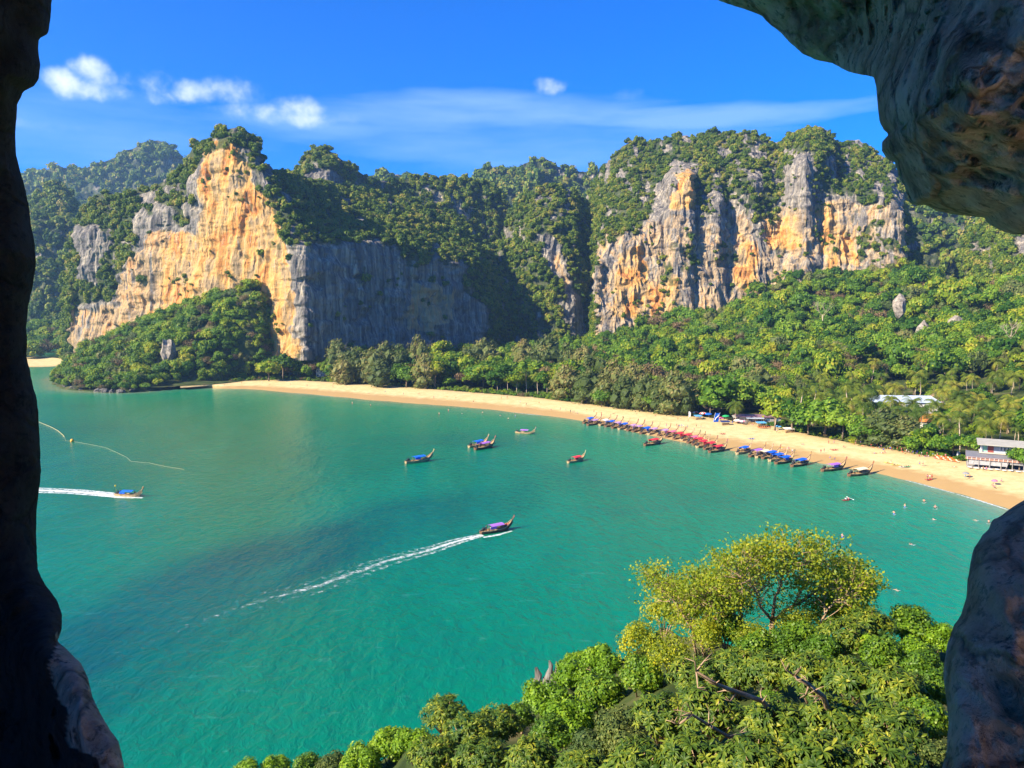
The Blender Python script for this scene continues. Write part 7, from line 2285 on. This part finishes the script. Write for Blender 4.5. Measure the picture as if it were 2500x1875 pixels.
def house(px, py, z, w, d, h, rise, rz, roof, wall, label, name='house', hip=0.0, wins=3, storeys=1, cat='house', Y=None):
    g = G(px, py, z) if Y is None else P(px, py, Y)
    if Y is not None: z = ground_z(g[0], Y)
    o = link(name, None, loc=(g[0], g[1], z - 0.1), rot=(0, 0, rz)); tag(o, label, cat)
    mb = MB(); mb.box((0, 0, h / 2 - .5), (w, d, h + 1.0)); mb.build('wall', wall, o)
    gable(w, d, h + 0.05, rise, 0.8, hip).build('roof', roof, o)
    sh = h / storeys
    for s in range(storeys):
        for k in range(wins):
            x = (k + 0.5) / wins * w - w / 2
            f = MB(); f.box((x, -d / 2 - .03, s * sh + sh * .55), (w / wins * .55, .1, sh * .5)); fo = f.build('window', M_WHITE, o)
            q = MB(); q.box((x, -d / 2 - .09, s * sh + sh * .55), (w / wins * .47, .04, sh * .42)); q.build('pane', M_GLASS, fo)
    mb = MB(); mb.box((w * .36 if wins % 2 else 0, -d / 2 - .12, sh * .36), (.95, .06, sh * .72)); mb.build('door', M_DECK, o)
    return o


house(786, 921, 2.8, 8.5, 7, 7.5, 0.8, 0.1, R_CREAM, M_WALL, 'white two storey beach house beneath the shaded cliff', storeys=2, wins=3)
house(1336, 950, 3.2, 7, 5, 3.0, 2.6, 0.3, R_RED, M_DECK, 'small red roofed bungalow behind the coconut palms', 'bungalow', wins=2)
house(2205, 1000, 5, 34, 13, 5.0, 3.2, -0.12, R_WHITE, M_WALL, 'long low hall with a pale blue sheet roof in the palm grove', 'hall', hip=3.5, wins=7, cat='hall')
house(2288, 995, 6, 9, 8, 5.0, 3.4, 0.3, R_BROWN, M_WALL, 'brown roofed house right of the pale blue roof', hip=2.5, wins=2)
house(2272, 1048, 4.5, 9, 9, 4.2, 3.4, -0.5, R_ORANGE, M_WALL, 'orange tiled house in the palm grove behind the beach trees', hip=2.5, wins=2)
house(2333, 1022, 5, 8, 6, 4.4, 1.2, 0.0, R_BROWN, M_WOODW, 'flat brown roofed hut among the palms above the restaurant', 'hut', wins=2, cat='hut')
house(2408, 938, 7, 8, 5, 6.0, 1.0, 0.1, R_CREAM, M_WALL, 'small white roofed house deep in the palms', wins=2)
# beach shops: low grey lean-to roofs over back walls painted near-black for the shade inside
house(1850, 1030, 2.9, 22, 7, 3.2, 0.9, -0.10, R_RED if False else roof_mat('plum_roof', (0.24, 0.13, 0.15)), M_WOODW, 'long low beach shop with a dull plum roof under the trees', 'beach_shop', wins=5, cat='shop')


def lean_to(px, py, w, d, h, label):
    g = beach_pt(px, py)
    o = link('shop_shelter', None, loc=g, rot=(0, 0, -0.1)); tag(o, label, 'shelter', 'grey roofed shelters by the stalls')
    mb = MB(); mb.add([(-w / 2, -d / 2, h - .7), (w / 2, -d / 2, h - .7), (w / 2, d / 2, h), (-w / 2, d / 2, h), (-w / 2, -d / 2, h - .8), (w / 2, -d / 2, h - .8), (w / 2, d / 2, h - .1), (-w / 2, d / 2, h - .1)],
                      [(0, 1, 2, 3), (7, 6, 5, 4), (0, 4, 5, 1), (1, 5, 6, 2), (2, 6, 7, 3), (3, 7, 4, 0)]); mb.build('roof', R_CREAM if 'first' in label else roof_mat('sheet_roof', (0.42, 0.46, 0.50)), o)
    mb = MB(); mb.box((0, d * .42, h * .45), (w * .96, .1, h * .9)); mb.build('back_wall', M_DARK, o)
    mb = MB()
    for x in (-.46, 0, .46): mb.tube([(x * w, -d * .42, 0), (x * w, -d * .42, h - .75)], .07, 5)
    mb.build('posts', M_DECK, o)
    mb = MB(); mb.box((0, -d * .1, .5), (w * .7, .6, 1)); mb.build('counter', M_DECK, o)


lean_to(1806, 1032, 7.5, 5, 3.6, 'first grey roofed shelter, left of the pair by the stalls'); lean_to(1842, 1034, 9, 5, 3.6, 'second grey roofed shelter, above the orange kayaks')


def restaurant():
    g = G(2440, 1140, 2.6)
    o = link('restaurant', None, loc=(g[0], g[1], 2.5), rot=(0, 0, -0.50)); tag(o, 'two storey grey beach restaurant with an open lower terrace', 'restaurant')
    def b(name, c, s, m, par=None): mb = MB(); mb.box(c, s); return mb.build(name, m, par or o)
    b('terrace_floor', (0, 0, .15), (22, 12, .5), M_WOODW)
    b('inner_wall', (0, 3.2, 2.2), (21, .3, 4.0), M_DARK)
    # lower roof, sloping seaward, with its boarded front
    mb = MB(); mb.add([(-11.5, -7, 4.2), (11.5, -7, 4.2), (11.5, 1, 5.4), (-11.5, 1, 5.4), (-11.5, -7, 4.0), (11.5, -7, 4.0), (11.5, 1, 5.2), (-11.5, 1, 5.2)], [(0, 1, 2, 3), (7, 6, 5, 4), (0, 4, 5, 1), (1, 5, 6, 2), (2, 6, 7, 3), (3, 7, 4, 0)]); mb.build('lower_roof', R_GREY, o)
    b('fascia', (0, -7.12, 3.75), (23.2, .18, .55), plain('fascia_boards', (0.36, 0.20, 0.14), .7, .2, .2))
    for k in range(16): b('baluster', (-11 + k * 1.45, -7.35, 3.9), (.12, .12, .9), M_WHITE)
    b('rail', (0, -7.35, 4.4), (23.2, .14, .1), plain('rail_boards', (0.45, 0.27, 0.2), .7, .2, .2))
    b('blind', (-4.2, -6.6, 2.45), (12.5, .08, 1.9), plain('grey_blind', (0.33, 0.33, 0.33), .8, .1, .15, 1.0)); b('blind', (6.8, -6.6, 2.9), (8.0, .08, 1.0), M_CLOTH['grey'])
    for k in range(7):
        b('post', (-10.8 + k * 3.6, -6.8, 2.1), (.22, .22, 4.0), M_WOODW)
    # upper storey
    b('upper_wall', (1.8, 3.2, 7.0), (15.5, 6.4, 3.4), M_WALLB)
    b('upper_floor', (1.8, 2.6, 5.35), (17.5, 8.6, .25), M_CREAMP)
    for k in range(5):
        f = b('window', (0.2 + k * 1.15, -.06, 7.1), (.85, .1, 1.7), M_WHITE)
        b('pane', (0.2 + k * 1.15, -.13, 7.1), (.6, .05, 1.4), M_GLASS, f)
    b('door', (-3.2, -.06, 6.7), (1.9, .1, 2.4), plain('red_door', (0.22, 0.05, 0.04), .6, .3, .1)); b('shutter', (-5.1, -.06, 6.9), (1.2, .1, 2.1), plain('green_shutter', (0.20, 0.42, 0.30), .6, .3, .1))
    for x in (-6.6, 10.4): b('corner_post', (x, -1.3, 7.0), (.22, .22, 3.4), M_WHITE)
    mb = MB(); mb.add([(-7.8, -3.0, 8.75), (11.8, -3.0, 8.75), (11.8, 7.2, 9.7), (-7.8, 7.2, 9.7), (-7.8, -3.0, 8.5), (11.8, -3.0, 8.5), (11.8, 7.2, 9.4), (-7.8, 7.2, 9.4)], [(0, 1, 2, 3), (7, 6, 5, 4), (0, 4, 5, 1), (1, 5, 6, 2), (2, 6, 7, 3), (3, 7, 4, 0)]); mb.build('upper_roof', R_CREAM, o)
    for x in (-9.5, -4, 1.5, 7): # slanting props
        mb = MB(); mb.tube([(x, -6.6, .4), (x + 1.2, -6.7, 4.0)], .08, 5); mb.build('prop', M_WOODW, o)
    ca, sa = math.cos(-.5), math.sin(-.5)
    tm = MB(); tm.box((0, 0, .74), (1.0, 1.0, .05)); tm.box((0, 0, .68), (1.06, 1.06, .14)); TM = tm.mesh('cloth', M_WHITE)
    lm = MB(); lm.tube([(0, 0, 0), (0, 0, .66)], .05, 6); lm.box((0, 0, .03), (.5, .5, .05)); LM = lm.mesh('leg', M_DECK)
    for k in range(10):
        x, y = -10 + k * 2.2, -7.9 - (k % 2) * .9
        t = link('table', None, loc=(g[0] + x * ca - y * sa, g[1] + x * sa + y * ca, 2.42)); tag(t, 'white clothed table, %s along the front of the restaurant terrace' % ordw[k], 'table', 'tables in front of the restaurant')
        link('tablecloth', TM, t); link('leg', LM, t)


M_CREAMP = plain('cream_slab', (0.55, 0.48, 0.38), 0.8, 0.1, 0.1)
restaurant()
tree_at('bright', 2492, 1085, 1150, 70)
g = beach_pt(2373, 1132)
o = link('drinks_kiosk', None, loc=g); tag(o, 'small red kiosk on the sand by the restaurant', 'kiosk')
mb = MB(); mb.box((0, 0, .9), (1.6, 1.3, 1.8)); mb.build('body', M_CLOTH['red'], o); mb = MB(); mb.box((0, -.1, 1.9), (2.1, 1.8, .12)); mb.build('roof', M_CLOTH['white'], o); mb = MB(); mb.box((0, -.67, 1.2), (1.1, .06, .6)); mb.build('hatch', M_DARK, o)
g = beach_pt(2339, 1118)
o = link('stone_pillar', None, loc=g, rot=(0, 0, .3)); tag(o, 'pale tapering stone pillar beside the deck chairs', 'pillar')
mb = MB(); mb.box((0, 0, 1.3), (1.5, 1.2, 2.6), taper=.62); mb.build('shaft', M_WALL, o); mb = MB(); mb.box((0, 0, .15), (2.0, 1.7, .3)); mb.build('base', M_WALL, o)


# bare white tree in the grove, dry branching trees on the slope
def bare_tree(px, py, Y, h, label, seed, mat):
    r = random.Random(seed)
    b = P(px, py, Y); z = ground_z(b[0], Y); h = b[2] - z + h
    o = link('bare_tree', None, loc=(b[0], b[1], z - .3)); tag(o, label, 'tree', 'bare trees'); t = MB(); w = MB()
    t.tube([(0, 0, 0), (.3, 0, h * .35), (-.1, .2, h * .62)], [.45, .36, .26], 7)
    def g_(p, d, L, rad, dep):
        e = p + d * L; w.tube([p, (p + e) / 2 + Vector((r.uniform(-.1, .1), 0, .05)) * L, e], [rad, rad * .8, rad * .5], 4, cap=False)
        if dep:
            for _ in range(3): g_(e, (d + Vector((r.gauss(0, .6), r.gauss(0, .6), r.gauss(.2, .35)))).normalized(), L * .68, rad * .55, dep - 1)
    for k in range(5): g_(Vector((-.1, .2, h * r.uniform(.5, .62))), Vector((r.gauss(0, .6), r.gauss(0, .4), 1)).normalized(), h * .17, .15, 3)
    t.build('trunk', mat, o, True); w.build('branches', mat, o)


bare_tree(1926, 985, 505, 9, 'bare whitish tree standing above the broad beach trees', 1, PALE_BARK)
bare_tree(2470, 800, 520, 6, 'bare pale tree on the slope below the overhang', 2, PALE_BARK)
bare_tree(2010, 740, 690, 5, 'bare grey brown tree high on the forest slope', 3, PALE_BARK)
bare_tree(2330, 860, 560, 5, 'pale leafless tree on the slope right of the outcrops', 4, PALE_BARK)


# ================================================================== labels of the trees, by kind and by what they stand beside
def tree_zone(px, py):
    if px < 640: return 'on the headland mound'
    if py > vl_y(px) - 190 and px < 800: return 'around the white beach house'
    if px < 1000: return 'before the shaded grey cliff'
    if px < 1190: return 'between the grey cliff and the coconut palms'
    if px < 1345: return 'around the red roofed bungalow'
    if px < 1500: return 'behind the far end of the boat row'
    if px < 1680: return 'behind the red canopied boats'
    if px < 1860: return 'around the beach stalls and shop'
    if px < 1990: return 'beside the bare whitish tree'
    if px < 2120: return 'left of the pale blue hall roof'
    if px < 2300: return 'around the pale blue hall roof'
    if px < 2440: return 'between the hall and the restaurant'
    return 'beyond the restaurant at the far right'


LOOK = {'broad': 'dark green broadleaf tree', 'bright': 'bright green spreading tree', 'casu': 'feathery olive casuarina', 'palm': 'yellow green coconut palm', 'dry': 'brownish half bare tree'}
GRP = {'broad': 'broadleaf trees by the beach', 'bright': 'broadleaf trees by the beach', 'casu': 'casuarinas along the beach', 'palm': 'coconut palms behind the beach', 'dry': 'dry trees among the forest'}
buckets = {}
for kind, o, p in TREES:
    buckets.setdefault((kind, tree_zone(p[0], p[1])), []).append((p[0], p[1], o))


def ordinal(n):
    w = ['first', 'second', 'third', 'fourth', 'fifth', 'sixth', 'seventh', 'eighth', 'ninth', 'tenth', 'eleventh', 'twelfth', 'thirteenth', 'fourteenth', 'fifteenth', 'sixteenth', 'seventeenth', 'eighteenth', 'nineteenth']
    t = {2: 'twenty', 3: 'thirty', 4: 'forty', 5: 'fifty', 6: 'sixty', 7: 'seventy', 8: 'eighty'}
    if n < 20: return w[n - 1]
    if n % 10 == 0: return t[n // 10][:-1] + 'ieth'
    return t[n // 10] + '-' + w[n % 10 - 1]


for (kind, zone), lst in buckets.items():
    lst.sort(key=lambda q: q[0])
    for i, (a, b, o) in enumerate(lst):
        o['label'] = '%s %s' % (LOOK[kind], zone) + ('' if len(lst) == 1 else ', %s from the left' % ordinal(i + 1))
        o['group'] = GRP[kind]
# ================================================================== haze
def haze():
    mb = MB()
    mb.box((0, 1250, 268), (4600, 3300, 546))
    t = NT('haze')
    v = t.N.new('ShaderNodeVolumePrincipled')
    v.inputs['Color'].default_value = (0.36, 0.66, 1.0, 1)
    v.inputs['Density'].default_value = HAZE
    v.inputs['Anisotropy'].default_value = 0.3
    t.L.new(v.outputs[0], t.out.inputs['Volume'])
    o = mb.build('haze', t.m)
    tag(o, 'thin bluish sea haze in the air', kind='stuff')


HAZE = 0.00009
haze()
